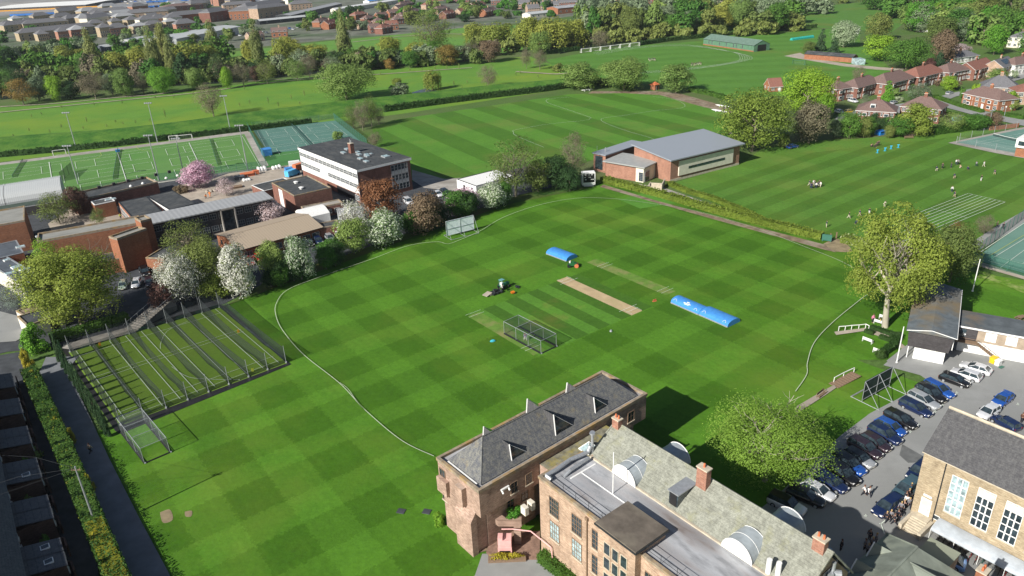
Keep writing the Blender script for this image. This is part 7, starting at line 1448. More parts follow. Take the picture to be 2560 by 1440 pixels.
t = thing('picnic_table', 'wooden picnic table on the grass behind the pavilion', 'table', (*W(2552, 800), 0), .5); b = MB(); b.box(-.9, .9, -.4, .4, .7, .76); b.build('tabletop', M['wood'], t); [MB().box(-.9, .9, y_-.12, y_+.12, .42, .47).build('seat', M['wood'], t) for y_ in (-.75, .75)]; b = MB(); [b.box(x_-.05, x_+.05, -.75, .75, .35, .42) or b.tube([(x_, -.6, 0), (x_, -.25, .7)], .05, 4) or b.tube([(x_, .6, 0), (x_, .25, .7)], .05, 4) for x_ in (-.7, .7)]; b.build('frame', M['wood'], t)
tree(2198, 893, 872, 30, 'bush', 'hedge_dark', 'round clipped dark bush beside the end white bench', None, 'bush'); tree(2237, 850, 832, 34, 'bush', 'dark', 'round dark bush at the corner of the pavilion path', None, 'bush')
# plank steps and stone path
A, B = pt(2082, 965), pt(2140, 938); t = thing('plank_steps', 'shallow wooden plank steps up the grassy bank', 'steps', A, math.atan2((B-A).y, (B-A).x)); b = MB(); L = (B-A).length
for i in range(9): b.box(L*i/9, L*(i+1)/9-.08, -1.0, .8, .02+i*.03, .14+i*.03)
b.build('treads', M['wood'], t); zone('stone_path', [(1985, 1022), (2060, 978), (2085, 965), (2090, 972), (2064, 990), (1992, 1036)], M['paving']); zone('stone_path', [(2085, 832), (2165, 822), (2228, 842), (2262, 868), (2255, 875), (2215, 850), (2160, 830), (2090, 840)], M['paving'])
zone('stone_path', [(2215, 905), (2262, 868), (2275, 880), (2240, 915)], M['asphalt'])
# cars ---------------------------------------------------------------
def car_proto(nm, L=4.3, Wd=1.8, H=1.46, rear=-.46, wind=.22, hood=.93, roofr=-.36, roofs=.06):
    t = bpy.data.objects.new(nm, None); COL.objects.link(t); h = L/2; zb = hood; b = MB(); rows = []
    for fx, fw, zt, zl in ((-1, .8, .72, .42), (-.975, .93, zb-.02, .3), (-.8, .99, zb+.03, .24), (-.4, 1, zb+.04, .22), (.1, 1, zb+.02, .22), (.45, .99, zb-.02, .22), (.75, .95, zb-.1, .24), (.93, .86, zb-.2, .3), (1, .7, zb-.35, .4)):
        x = fx*h; w_ = fw*Wd/2; rows.append([(x, -w_*.94, zl), (x, -w_, zl+.16), (x, -w_, zt-.14), (x, -w_*.9, zt-.02), (x, -w_*.5, zt+.02), (x, w_*.5, zt+.02), (x, w_*.9, zt-.02), (x, w_, zt-.14), (x, w_, zl+.16), (x, w_*.94, zl)])
    b.loft(rows); b.build('body', M['white'], t, True)
    g = MB(); w0, w1 = Wd/2*.9, Wd/2*.72; xs = [(-.95+(.0 if rear < -.4 else .1), 0), (rear*2-.02, 1), (roofr*1.0, 1), (roofs*2+.05, 1), (wind*2+.02, 0)]
    rr = []
    for fx, up in ((rear*2-.04, 0), (roofr*2-.02, 1), (roofs*2+.0, 1), (wind*2+.06, 0)):
        x = fx*h; w_ = w1 if up else w0; z = H-.03 if up else zb+.0; rr.append([(x, -w_, z), (x, w_, z)])
    a0, a1, a2, a3 = rr; g.quad([a0[0], a0[1], a1[1], a1[0]][::-1]); g.quad([a2[0], a2[1], a3[1], a3[0]][::-1]); g.quad([a1[0], a1[1], a2[1], a2[0]][::-1]); g.quad([a0[0], a1[0], a2[0], a3[0]][::-1]); g.quad([a0[1], a1[1], a2[1], a3[1]]); g.build('windows', M['glass'], t)
    r = MB(); x0, x1 = a1[0][0]-.08, a2[0][0]+.05; r.loft([[(x0, -w1-.02, H-.06), (x0, w1+.02, H-.06), (x0, w1*.8, H), (x0, -w1*.8, H)], [((x0+x1)/2, -w1-.02, H-.04), ((x0+x1)/2, w1+.02, H-.04), ((x0+x1)/2, w1*.8, H+.04), ((x0+x1)/2, -w1*.8, H+.04)], [(x1, -w1-.02, H-.06), (x1, w1+.02, H-.06), (x1, w1*.8, H-.01), (x1, -w1*.8, H-.01)]])
    for s in (0, 1):
        sg = -1 if s == 0 else 1
        r.tube([a3[s], a2[s]], .05, 4); r.tube([a0[s], a1[s]], .07, 4); xm = (a1[0][0]+a2[0][0])/2; r.tube([(xm, sg*w0, zb), (xm, sg*w1, H-.05)], .05, 4)
    r.build('roof', M['white'], t)
    for sx in (-.6, .62):
        for sy in (-1, 1):
            y = sy*(Wd/2-.1); w_ = MB(); w_.cyl((sx*h, y-.11, .33), (sx*h, y+.13*1, .33), .33, .33, 14); wh = w_.build('wheel', M['black'], t); k = MB(); k.cyl((sx*h, y+sy*.1, .33), (sx*h, y+sy*.15, .33), .2, .18, 10); k.build('rim', M['metal'], wh)
    for sy in (-1, 1):
        k = MB(); k.box(h*.86, h*.965, sy*Wd*.3-.16, sy*Wd*.3+.16, zb-.34, zb-.19); k.build('headlight', M['white'], t); k = MB(); k.box(-h*.995, -h*.93, sy*Wd*.37-.13, sy*Wd*.37+.1, zb-.3, zb-.1); k.build('tail_light', mat('red_lens', (.4, .01, .01), .3), t); k = MB(); k.box(wind*2*h-.2, wind*2*h, sy*(Wd/2+.02)-.08, sy*(Wd/2+.02)+.08, zb+.02, zb+.16); k.build('mirror', M['black'], t)
    k = MB(); k.box(h*.97, h*1.005, -.26, .26, .42, .54); k.build('number_plate', M['cream'], t); return t
CP = {'hatch': car_proto('parked_car'), 'suv': car_proto('parked_car', 4.6, 1.88, 1.68, -.47, .2, 1.02, -.42, .04), 'estate': car_proto('parked_car', 4.65, 1.82, 1.5, -.475, .2, .94, -.43, .02), 'mini': car_proto('parked_car', 3.9, 1.72, 1.45, -.46, .2, .93, -.4, .04), 'coupe': car_proto('parked_car', 4.5, 1.82, 1.4, -.42, .2, .92, -.28, .02)}
PC = {'white': (.75, .76, .78), 'black': (.012, .012, .014), 'navy': (.012, .025, .085), 'blue': (.02, .1, .42), 'silver': (.42, .44, .46), 'grey': (.12, .14, .16), 'teal': (.07, .13, .16), 'plum': (.04, .025, .035), 'red': (.45, .015, .015), 'sky': (.2, .36, .68), 'yellow': (.75, .5, .02), 'green': (.3, .38, .3)}
PM = {}; usedcar = set()
def car(rx, ry, fx, fy, style, colr, label, group, roofc=None, sc_=1.0):
    t = copy_tree(CP[style]) if style in usedcar else CP[style]; usedcar.add(style); a = pt(rx, ry, .8); b = pt(fx, fy, .8); m_ = (a+b)/2
    t.location = (m_.x, m_.y, 0); t.rotation_euler = (0, 0, math.atan2((b-a).y, (b-a).x)); t.scale = (sc_*1.06,)*3; tag(t, label, 'car', group)
    for ch in t.children:
        n_ = ch.name.split('.')[0]
        if n_ in ('body', 'roof'):
            c = roofc if (n_ == 'roof' and roofc) else colr
            if c not in PM: PM[c] = paint('paint_'+c, PC[c])
            ch.material_slots[0].link = 'OBJECT'; ch.material_slots[0].material = PM[c]
G1 = 'cars parked along the lawn edge'
for r_ in [
 (1932, 1242, 2005, 1276, 'suv', 'white', 'white car with black glass roof nearest the round dormer', 'black'), (1973, 1221, 2060, 1256, 'estate', 'black', 'long black car right of the white one with the black roof', None), (2014, 1208, 2078, 1241, 'hatch', 'white', 'white car half hidden under the birch boughs', None),
 (2052, 1186, 2108, 1220, 'hatch', 'navy', 'navy car right of the white one under the birch', None), (2080, 1162, 2138, 1203, 'suv', 'black', 'dark car between the navy one and the bright blue one', None), (2090, 1137, 2158, 1181, 'suv', 'blue', 'bright blue car with black roof beside the birch', 'black'),
 (2117, 1124, 2182, 1162, 'hatch', 'silver', 'small silver car with black roof left of the chrome edged one', 'black'), (2126, 1098, 2203, 1141, 'suv', 'plum', 'dark car with chrome window edges and red tail lights', None), (2156, 1084, 2225, 1123, 'hatch', 'plum', 'dark plum hatchback left of the two blue cars', None),
 (2178, 1066, 2250, 1104, 'suv', 'navy', 'deep navy car left of the glossy blue one', None), (2189, 1046, 2266, 1085, 'hatch', 'blue', 'glossy blue hatchback in the middle of the row', None), (2217, 1028, 2290, 1066, 'estate', 'black', 'black car right of the glossy blue hatchback', None),
 (2254, 1000, 2329, 1036, 'estate', 'navy', 'navy estate after the gap in the row', None), (2277, 981, 2347, 1017, 'estate', 'silver', 'silver estate with roof bars near the end of the row', None), (2296, 966, 2362, 1001, 'suv', 'black', 'black car between the silver and the blue estates', None), (2313, 953, 2386, 990, 'estate', 'blue', 'blue estate last in the row by the pavilion', None)]:
    car(*r_[:4], r_[4], r_[5], r_[6], G1, r_[7])
G2 = 'other cars in the car park'
for r_ in [
 (2354, 936, 2422, 960, 'hatch', 'black', 'black hatchback with roof box in front of the white cars', None), (2446, 944, 2386, 924, 'hatch', 'white', 'white hatchback beside the black one with the roof box', None), (2472, 928, 2408, 908, 'coupe', 'white', 'white coupe parked against the pavilion wing', None),
 (2524, 984, 2488, 1010, 'mini', 'blue', 'small bright blue car standing alone on the right', None), (2486, 1019, 2456, 1037, 'mini', 'white', 'small white car below the bright blue one', None), (2528, 1062, 2500, 1046, 'mini', 'navy', 'small dark car half behind the hall roof', None),
 (2243, 1245, 2192, 1282, 'estate', 'navy', 'dark navy car in the middle of the tarmac with a group walking past', None), (2288, 1205, 2243, 1238, 'suv', 'teal', 'grey teal car next to the brick hall corner', None), (2312, 1165, 2284, 1190, 'suv', 'navy', 'dark car mostly hidden by the corner of the hall', None),
 (2400, 1406, 2318, 1376, 'coupe', 'sky', 'light blue coupe with black roof in front of the bike shelter', 'black'), (2090, 1446, 2064, 1420, 'hatch', 'sky', 'light blue car at the bottom edge beside the flues', None)]:
    car(*r_[:4], r_[4], r_[5], r_[6], G2, r_[7])
G3 = 'cars parked at the school blocks'
for r_ in [
 (1012, 496, 1030, 510, 'suv', 'white', 'white car right of the coppery tree'), (1036, 492, 1050, 503, 'hatch', 'black', 'black car next to the white one by the coppery tree'), (1058, 486, 1068, 497, 'hatch', 'navy', 'dark blue car in the middle of the row by the office block'), (1074, 480, 1085, 490, 'hatch', 'plum', 'dark car left of the second white car by the office block'), (1087, 478, 1104, 489, 'coupe', 'white', 'second white car by the office block'), (1106, 474, 1120, 483, 'hatch', 'black', 'black car at the end of the row by the cabin'),
 (766, 597, 780, 612, 'estate', 'black', 'left black car at the end of the tan roofed classroom'), (788, 592, 802, 606, 'hatch', 'navy', 'right dark car at the end of the tan roofed classroom'), (816, 585, 832, 600, 'hatch', 'silver', 'silver hatchback by the marquee annex'), (840, 578, 852, 592, 'hatch', 'white', 'white car half behind the fresh green tree'),
 (616, 645, 632, 660, 'hatch', 'red', 'left red car under the white blossom'), (638, 634, 654, 650, 'hatch', 'red', 'right red car beside the fresh green round tree'), (345, 696, 336, 718, 'hatch', 'white', 'white hatchback beside the golden oak'), (310, 702, 304, 722, 'mini', 'green', 'pale green car half under the golden oak'), (355, 668, 368, 688, 'estate', 'black', 'black car parked in the shade of the stair tower'), (370, 696, 376, 712, 'hatch', 'plum', 'dark car below the stair tower beside the white hatchback')]:
    car(*r_[:6], r_[6], G3)
G4 = 'cars among the brick houses'
for r_ in [(2120, 248, 2146, 254, 'suv', 'white', 'white car on the drive of the leftmost houses'), (2090, 276, 2110, 281, 'hatch', 'white', 'white car on the lower drive beside the yellow one'), (2116, 279, 2130, 276, 'hatch', 'yellow', 'yellow car beside the square brick house'), (2226, 258, 2244, 252, 'hatch', 'silver', 'grey blue car on the road by the slender conifer'), (2366, 234, 2382, 229, 'hatch', 'silver', 'silver blue car parked further up the road'), (1972, 366, 1990, 363, 'hatch', 'blue', 'blue car half hidden at the edge of the golden oak'), (2520, 196, 2532, 192, 'hatch', 'grey', 'grey car before the gabled house with solar panels')]:
    car(*r_[:6], r_[6], G4)
for i in range(14): x = 598+i*11+random.uniform(-2, 2); y = 86-i*1.3+random.uniform(-3, 3); car(x, y, x+7, y+1, 'suv', ['white', 'silver', 'grey', 'blue'][i % 4], 'tiny car in the town car park beside the long warehouse', 'cars in the town car park')
for i in range(20): x = 300+i*12+random.uniform(-3, 3); y = 5-i*.35; car(x, y, x+10, y, 'suv', 'white' if i % 3 else 'blue', 'tiny pale van in the compound beyond the railway', 'vans in the compound beyond the railway', sc_=1.7)
def van(lb, x, y, ang, c, c2=None):
    t = thing('van', lb, 'van', (*W(x, y), 0), ang); b = MB(); pr = [(-2.6, .4), (-2.6, 2.3), (1.2, 2.35), (2.0, 1.4), (2.7, 1.15), (2.75, .4)]; b.loft([[(x_, y_, z_) for x_, z_ in pr] for y_ in (-.95, .95)]); b.build('body', c, t); b = MB(); b.quad([(1.27, -.85, 2.3), (2.02, -.85, 1.43), (2.02, .85, 1.43), (1.27, .85, 2.3)]); b.v = [(p[0]+.03, p[1], p[2]+.02) for p in b.v]; b.build('windscreen', M['glass'], t)
    for sx in (-1.7, 1.8):
        for sy in (-.9, .9): MB().cyl((sx, sy-.12, .36), (sx, sy+.12, .36), .36, .36, 12).build('wheel', M['black'], t)
van('white van at the corner of the building yard', 742, 418, .3, M['white']); van('blue and white van beside the office block', 732, 440, 1.0, mat('van_blue', (.1, .42, .75))); van('pale van parked in a terrace backyard', 50, 1210, .3, M['white']); van('white van parked behind the station', 640, 82, .2, M['white']); van('red van beside the white van in the yard', 752, 424, .9, M['terracotta'])
# yard clutter
for k, (x, y, nm, c, w_, d_, h_, lb) in enumerate([(655, 428, 'bulk_bag', 'white', 3.2, 2.4, 1.7, 'left heap of white bulk bags in the building yard'), (692, 422, 'bulk_bag', 'white', 3.4, 2.2, 1.4, 'right heap of white bulk bags in the building yard'), (618, 440, 'barrier_stack', 'terracotta', 4.2, 2.6, 1.2, 'stack of orange barriers in the building yard'), (641, 436, 'digger_body', 'terracotta', 1.8, 1.4, 1.5, 'small red digger in the building yard'), (600, 448, 'pallet_stack', 'bitumen_blue', 3, 2.4, 1.3, 'dark pallets left of the orange barriers'), (617, 452, 'sand_bag', 'white', 2.6, 1.8, .9, 'pale bags below the orange barriers'), (668, 388, 'storage_hut', 'blue_sheet', 3.2, 3.4, 2.6, 'blue hut in the corner of the hard courts'), (466, 472, 'pale_crate', 'paving', 4.2, 3, 1.2, 'pale flat box under the pink blossom'), (590, 470, 'timber_pile', 'wood', 4, 2.2, .7, 'timber pile in the building yard'), (528, 480, 'rubble_heap', 'paving', 3.5, 2, .8, 'pale rubble heap below the pink blossom'), (295, 380, 'blue_barrow', 'blue_sheet', 1.6, 1, 1, 'small blue trolley behind the artificial pitch'), (2482, 908, 'clinical_bin', 'line_yellow', 1.1, .8, 1.2, 'yellow wheeled bin at the foot of the pavilion stairs'), (2494, 914, 'white_bin', 'white', 1.0, .7, 1.1, 'white box beside the yellow bin'), (2503, 921, 'hose_reel', 'green_metal', .9, .4, .3, 'small green item right of the pavilion bins'), (722, 428, 'skip', 'blue_sheet', 2.4, 2, 1.3, 'blue skip beside the van in the yard')]):
    b = MB(); rd = random.Random(k)
    if 'bag' in nm or 'heap' in nm: [b.loft([[(dx+rd.uniform(-.1, .1)+.5*math.cos(a_)*s_, dy+.5*math.sin(a_)*s_, z_) for a_ in [i_*math.pi/3 for i_ in range(6)]] for s_, z_ in ((1, 0), (1.15, h_*.5), (.6, h_*rd.uniform(.75, 1)))]) for dx in (-w_*.32, 0, w_*.32) for dy in (-d_*.25, d_*.25)]
    elif 'stack' in nm or 'pile' in nm: [b.box(-w_/2+rd.uniform(-.2, .2), w_/2+rd.uniform(-.2, .2), -d_/2+rd.uniform(-.2, .2), d_/2, h_*i_/4, h_*(i_+.7)/4) for i_ in range(4)]
    else: b.box(-w_/2, w_/2, -d_/2, d_/2, .1, h_*.86); b.prism([(-w_/2-.06, -d_/2-.06), (w_/2+.06, -d_/2-.06), (w_/2+.06, d_/2+.06), (-w_/2-.06, d_/2+.06)], h_*.86, h_); [b.cyl((s*w_*.4, -d_/2, .12), (s*w_*.4, -d_/2+.1, .12), .12) for s in (-1, 1)]
    o = b.build(nm, M[c] if c != 'line_yellow' else mat('bin_yellow', (.75, .5, .02), .5)); place(o, x, y, .5); tag(o, lb, nm.replace('_', ' ').split()[-1] if nm != 'digger_body' else 'digger')
# blue hurdles, cones, boats
for i, (x, y) in enumerate([(2193, 383), (2212, 378), (2227, 373), (2245, 370)]):
    b = MB(); b.box(-.5, .5, -.05, .05, .1, .2); b.box(-.12, .12, -.1, .1, 0, 1.2); b.box(-.4, .4, -.06, .06, 1.0, 1.25); o = b.build('target_stand', mat('bright_blue', (.05, .45, .7), .5)); place(o, x, y); tag(o, '%s of four bright blue stands on the upper lawn' % ['leftmost', 'second', 'third', 'rightmost'][i], 'stand', 'blue stands on the upper lawn')
for i, (a, c, lb) in enumerate([((1778, 277), (1820, 284), 'nearer white rowing boat on the sandy bank'), ((1788, 265), (1828, 272), 'farther white rowing boat on the sandy bank'), ((2036, 142), (2088, 149), 'upper white rowing boat racked by the long black shed'), ((2040, 147), (2096, 153), 'lower white rowing boat racked by the long black shed'), ((1452, 229), (1482, 226), 'white upturned boat under the round trees')]):
    A, B = pt(*a), pt(*c); d = B-A; L = d.length; b = MB(); b.loft([[(x*L, s*.45*math.cos(a_), .6+.35*s*math.sin(a_)) for a_ in [i_*math.pi/4 for i_ in range(8)]] for x, s in ((0, .1), (.15, .8), (.5, 1), (.85, .8), (1, .1))]); [b.box(L*x-.1, L*x+.1, -.5, .5, 0, .4) for x in (.3, .7)]; o = b.build('rowing_boat', M['white']); o.location = A; o.rotation_euler = (0, 0, math.atan2(d.y, d.x)); tag(o, lb, 'boat')
A, B = pt(1978, 101), pt(2032, 94); d = B-A; b = MB(); b.cyl((0, 0, .7), (d.length, 0, .7), 1.0, 1.0, 8); b.box(0, d.length, -1.4, 1.4, 0, .3); o = b.build('turf_cover', mat('turquoise_sheet', (.03, .4, .35))); o.location = A; o.rotation_euler = (0, 0, math.atan2(d.y, d.x)); tag(o, 'long turquoise rolled cover on the far cricket ground', 'cover')
# groundsman's machines
t = thing('green_roller', 'green ride on roller with orange wheel beside the blue cover', 'roller', (*W(*z2(965, 300)), 0), dirpx(z2(920, 290), z2(1010, 290))); b = MB(); b.box(-1.0, .8, -.55, .55, .5, 1.15); b.box(-.3, .3, -.3, .3, 1.15, 1.5); b.build('body', mat('deep_green', (.02, .12, .04), .4), t); b = MB(); b.cyl((.8, -.6, .5), (.8, .6, .5), .5, .5, 14); b.build('drum', M['terracotta'], t); b = MB(); b.cyl((-.9, -.55, .42), (-.9, .55, .42), .42, .42, 14); b.build('rear_drum', M['black'], t); b = MB(); b.cyl((-.6, 0, 1.1), (-.6, 0, 1.7), .04); b.box(-.9, -.6, -.25, .25, 1.1, 1.5); b.build('seat', M['white'], t)
t = thing('tractor', 'green and white ride on mower tractor with trailed gear on the square', 'tractor', (*W(*z2(378, 478)), 0), dirpx(z2(330, 500), z2(420, 460))); b = MB(); b.box(-.6, 1.3, -.35, .35, .7, 1.2); b.box(-1.1, -.3, -.6, .6, .7, 1.0); b.build('body', mat('tractor_green', (.04, .2, .1), .4), t); b = MB(); b.box(-1.0, -.5, -.3, .3, 1.0, 1.6); b.build('seat', M['white'], t)
b = MB(); b.tube([(-1.0, -.5, 1), (-1.0, -.5, 2.2), (-.9, .5, 2.2), (-1.0, .5, 1)], .05, 5); b.box(-1.2, -.2, -.5, .5, 2.2, 2.28); b.build('roll_bar', mat('cab_blue', (.12, .3, .32)), t)
for x, y, r in ((-.8, -.7, .55), (-.8, .7, .55), (1.0, -.6, .36), (1.0, .6, .36)): MB().cyl((x, y-.14, r), (x, y+.14, r), r, r, 14).build('wheel', M['black'], t)
t = thing('trailed_mower', 'black trailed mower frame between the tractor and the pale board', 'mower', (*W(*z2(310, 525)), 0), .6); b = MB(); b.box(-1.3, 1.3, -.7, .7, .35, .55); [b.cyl((x, -.8, .3), (x, .8, .3), .28, .28, 10) for x in (-1, 0, 1)]; [b.tube([(x, -.6, .5), (x, 0, 1.3), (x, .6, .5)], .05, 5) for x in (-.8, .8)]; b.build('frame', M['metal_dark'], t); b = MB(); b.box(-.5, .3, -.4, .4, .55, 1.0); b.build('engine', M['black'], t)
b = MB(); b.loft([[(-.8, -.7, .25), (.9, -.7, .5), (.9, .7, .5), (-.8, .7, .25)], [(-.8, -.7, .33), (.9, -.7, .62), (.9, .7, .62), (-.8, .7, .33)]]); b.cyl((.5, -.8, .2), (.5, .8, .2), .2); o = b.build('loading_ramp', M['paving']); place(o, *z2(232, 545), dirpx(z2(210, 560), z2(270, 530))); tag(o, 'pale loading ramp board at the left end of the mowing gear', 'ramp')
t = thing('push_mower', 'small orange pedestrian mower below the tractor', 'mower', (*W(*z2(452, 528)), 0), .4); b = MB(); b.box(-.45, .35, -.3, .3, .25, .6); b.build('body', mat('mower_orange', (.75, .2, .02), .4), t); b = MB(); b.cyl((.35, -.3, .2), (.35, .3, .2), .2, .2, 10); b.tube([(-.4, -.25, .5), (-1.0, -.25, 1.0), (-1.0, .25, 1.0), (-.4, .25, .5)], .025, 4); b.build('handle', M['metal_dark'], t)
b = MB(); b.tube([(0, -.7, .2), (0, .7, .2)], .06); b.box(-.4, .4, -.3, .3, .15, .4); b.cyl((0, -.7, .2), (0, -.5, .2), .22); b.cyl((0, .5, .2), (0, .7, .2), .22); o = b.build('small_trailer', M['metal_dark']); place(o, *z2(490, 475), .5); tag(o, 'small dark wheeled hitch right of the tractor', 'trailer')
b = MB(); b.loft([[(.55*s*math.cos(a_), .3*s*math.sin(a_), z) for a_ in [i_*math.pi/4 for i_ in range(8)]] for s, z in ((1, 0), (1.05, .2), (.5, .4))]); o = b.build('kit_bag', mat('turquoise_bag', (.05, .4, .5))); place(o, *z2(280, 935), .3); tag(o, 'turquoise kit bag lying left of the batting cage', 'bag')
b = MB(); b.box(-.4, .4, -.05, .05, 0, .5); b.box(-.5, .5, -.2, .2, 0, .08); o = b.build('spring_stumps', M['terracotta']); place(o, *z2(1660, 592), .5); tag(o, 'small orange frame at the end of the worn far strip', 'stumps')
b = MB(); b.cyl((0, 0, 0), (0, 0, .35), .3, .2, 10); o = b.build('marker_bucket', M['metal']); place(o, *z2(1288, 850)); tag(o, 'small grey bucket at the near end of the square', 'bucket')
for i, (x, y) in enumerate([(1003, 1279), (1067, 1280)]):
    b = MB(); b.prism([(-.55, -.45), (.55, -.45), (.55, .45), (-.55, .45)], 0, .12); o = b.build('drain_cover', M['asphalt_dark']); place(o, x, y, -.3); tag(o, ('left' if i == 0 else 'right')+' dark drain cover in the lawn beside the brick block', 'drain cover')
b = MB(); b.prism([(-.7, -.6), (.7, -.6), (.7, .6), (-.7, .6)], .1, .13); o = b.build('manhole_cover', mat('rusty_iron', (.16, .11, .09), .8)); place(o, 2230, 1330, .8); tag(o, 'rusty square manhole cover near the stone steps', 'manhole cover')
t = thing('street_lamp', 'pale street lamp on the corner of the suburban road', 'street lamp', (*W(2510, 292), 0)); b = MB(); b.cyl((0, 0, 0), (0, 0, 3.6), .1); b.build('post', M['metal'], t); b = MB(); b.cyl((0, 0, 3.6), (0, 0, 4.1), .22, .3, 8); b.build('lamp_head', M['white'], t)
b = MB(); b.cyl((0, 0, 0), (0, 0, 7), .12, .09); b.box(-.9, .9, -.2, .2, 6.8, 7.0); o = b.build('telegraph_pole', M['metal']); place(o, 2470, 324); tag(o, 'tall pale pole beside the brown green bush by the road', 'pole')
for i, (x, y) in enumerate([(2075, 600), (2090, 597)]):
    b = MB(); b.box(-.12, .12, -.12, .12, 0, 1.6); b.box(-.16, .16, -.16, .16, 1.6, 1.68); o = b.build('gate_post', M['wood']); place(o, x, y); tag(o, ('left' if i == 0 else 'right')+' wooden gate post in the gap of the dividing hedge', 'gate post')
b = MB(); b.box(-1.1, 1.1, -.2, .2, .3, 1.8); b.box(-1.0, -.8, -.2, .2, 0, .3); b.box(.8, 1.0, -.2, .2, 0, .3); o = b.build('green_board', M['green_metal']); place(o, 2066, 604, -.5); tag(o, 'small green board at the end of the light green hedge', 'board')
t = thing('flower_trough', 'long wooden flower trough with yellow plants at the school entrance', 'planter', (*W(1268, 1402), 0), .0); b = MB(); b.box(-2.3, 2.3, -.45, .45, 0, .5); b.build('trough', M['wood'], t); P_, N_ = crown_pts(700, 20, 'round', .8, 5); put('flowers', leafmesh('flowers', P_*np.array([4.3, .9, .9]), N_, .12, fo('yellow')), t, (0, 0, .35))
# people --------------------------------------------------------------
J = {'stand': dict(hip=(0, 0, .93), kn=((.02, .1, .5), (-.02, -.1, .5)), ft=((0, .11, .05), (0, -.11, .05)), ch=(0, 0, 1.3), sh=.19, el=((-.03, .27, 1.1), (-.03, -.27, 1.1)), ha=((.08, .27, .85), (.08, -.27, .85)), hd=(.02, 0, 1.62)),
     'walk': dict(hip=(0, 0, .92), kn=((.2, .1, .5), (-.08, -.1, .48)), ft=((.32, .11, .05), (-.38, -.11, .12)), ch=(.04, 0, 1.3), sh=.19, el=((-.16, .26, 1.1), (.14, -.26, 1.1)), ha=((-.12, .28, .88), (.3, -.24, .95)), hd=(.08, 0, 1.62)),
     'sit': dict(hip=(0, 0, .22), kn=((.42, .14, .42), (.42, -.14, .42)), ft=((.62, .14, .05), (.62, -.14, .05)), ch=(.04, 0, .6), sh=.19, el=((.12, .27, .42), (.12, -.27, .42)), ha=((.34, .2, .36), (.34, -.2, .36)), hd=(.08, 0, .92)),
     'bat': dict(hip=(-.08, 0, .82), kn=((.18, .16, .46), (.1, -.18, .45)), ft=((.1, .22, .05), (.02, -.24, .05)), ch=(.14, 0, 1.12), sh=.19, el=((.34, .2, .95), (.32, -.18, .95)), ha=((.45, .06, .75), (.42, -.02, .78)), hd=(.3, 0, 1.36))}
def skin(name, V_, E_s, rad, mt):
    me = bpy.data.meshes.new(name); me.from_pydata(V_, E_s, []); o = bpy.data.objects.new(name, me); COL.objects.link(o); o.modifiers.new('s', 'SKIN'); sv = me.skin_vertices[0].data
    for i, r in enumerate(rad): sv[i].radius = (r, r) if not isinstance(r, tuple) else r
    sv[0].use_root = True; o.modifiers.new('u', 'SUBSURF').levels = 1; bpy.context.view_layer.update(); ev = o.evaluated_get(bpy.context.evaluated_depsgraph_get()); m2 = bpy.data.meshes.new_from_object(ev); bpy.data.objects.remove(o); m2.materials.clear(); m2.materials.append(mt); m2.name = name; m2.polygons.foreach_set('use_smooth', [True]*len(m2.polygons)); return m2
SK = mat('skin', (.45, .27, .19), .6, var=.05); PE = {}
for k, j in J.items():
    h = Vector(j['hip']); c = Vector(j['ch']); nk = c.lerp(Vector(j['hd']), .45); hd = Vector(j['hd']); V_ = [h, h.lerp(c, .5), c, nk, hd-Vector((0, 0, .06)), hd+Vector((0, 0, .07))]; E_s = [(0, 1), (1, 2), (2, 3), (3, 4), (4, 5)]; R = [(.13, .1), (.12, .1), (.15, .1), .05, .085, .08]
    for s in (0, 1):
        y = (1 if s == 0 else -1)*j['sh']; n_ = len(V_); V_ += [c+Vector((0, y, .1)), Vector(j['el'][s]), Vector(j['ha'][s]), Vector(j['ha'][s])+Vector((.05, 0, -.09))]; E_s += [(2, n_), (n_, n_+1), (n_+1, n_+2), (n_+2, n_+3)]; R += [.06, .045, .033, .03]
        n_ = len(V_); f = Vector(j['ft'][s]); V_ += [h+Vector((0, y*.5, -.05)), Vector(j['kn'][s]), f+Vector((0, 0, .05)), f+Vector((.16, 0, -.01))]; E_s += [(0, n_), (n_, n_+1), (n_+1, n_+2), (n_+2, n_+3)]; R += [.09, .06, .042, .035]
    bm_ = skin('body', V_, E_s, R, SK); jv = V_[:3]+[V_[3].lerp(V_[2], .4)]+V_[6:9]+V_[14:17]; je = [(0, 1), (1, 2), (2, 3), (2, 4), (4, 5), (5, 6), (2, 7), (7, 8), (8, 9)]; jr = [(.16, .13), (.15, .13), (.18, .13), .08, .085, .065, .05, .085, .065, .05]
    jm = skin('jacket', jv, je, jr, M['black']); tv = [V_[0]]+V_[10:13]+V_[18:21]; tm = skin('trousers', tv, [(0, 1), (1, 2), (2, 3), (0, 4), (4, 5), (5, 6)], [(.15, .12), .11, .08, .06, .11, .08, .06], M['black'])
    hm = MB(); hc_ = hd+Vector((-.02, 0, .05)); hm.loft([[(hc_.x+.115*s_*math.cos(a_), hc_.y+.105*s_*math.sin(a_), hc_.z+z_) for a_ in [i_*math.pi/4 for i_ in range(8)]] for s_, z_ in ((.85, -.06), (1, .02), (.8, .09), (.3, .13))]); PE[k] = (bm_, jm, tm, hm.mesh('hair', M['bark'], True))
CLc = {'dark': (.025, .025, .035), 'navy': (.02, .03, .08), 'white': (.7, .7, .7), 'cream': (.55, .5, .4), 'pink': (.8, .25, .45), 'yellow': (.7, .75, .05), 'orange': (.85, .25, .03), 'mustard': (.6, .35, .05), 'grey': (.2, .2, .22), 'purple': (.25, .2, .35), 'brown': (.12, .06, .04), 'blonde': (.4, .28, .12), 'tan': (.45, .35, .25)}
CLm = {k: mat('cloth_'+k, v, .85, var=.1, scale=5) for k, v in CLc.items()}
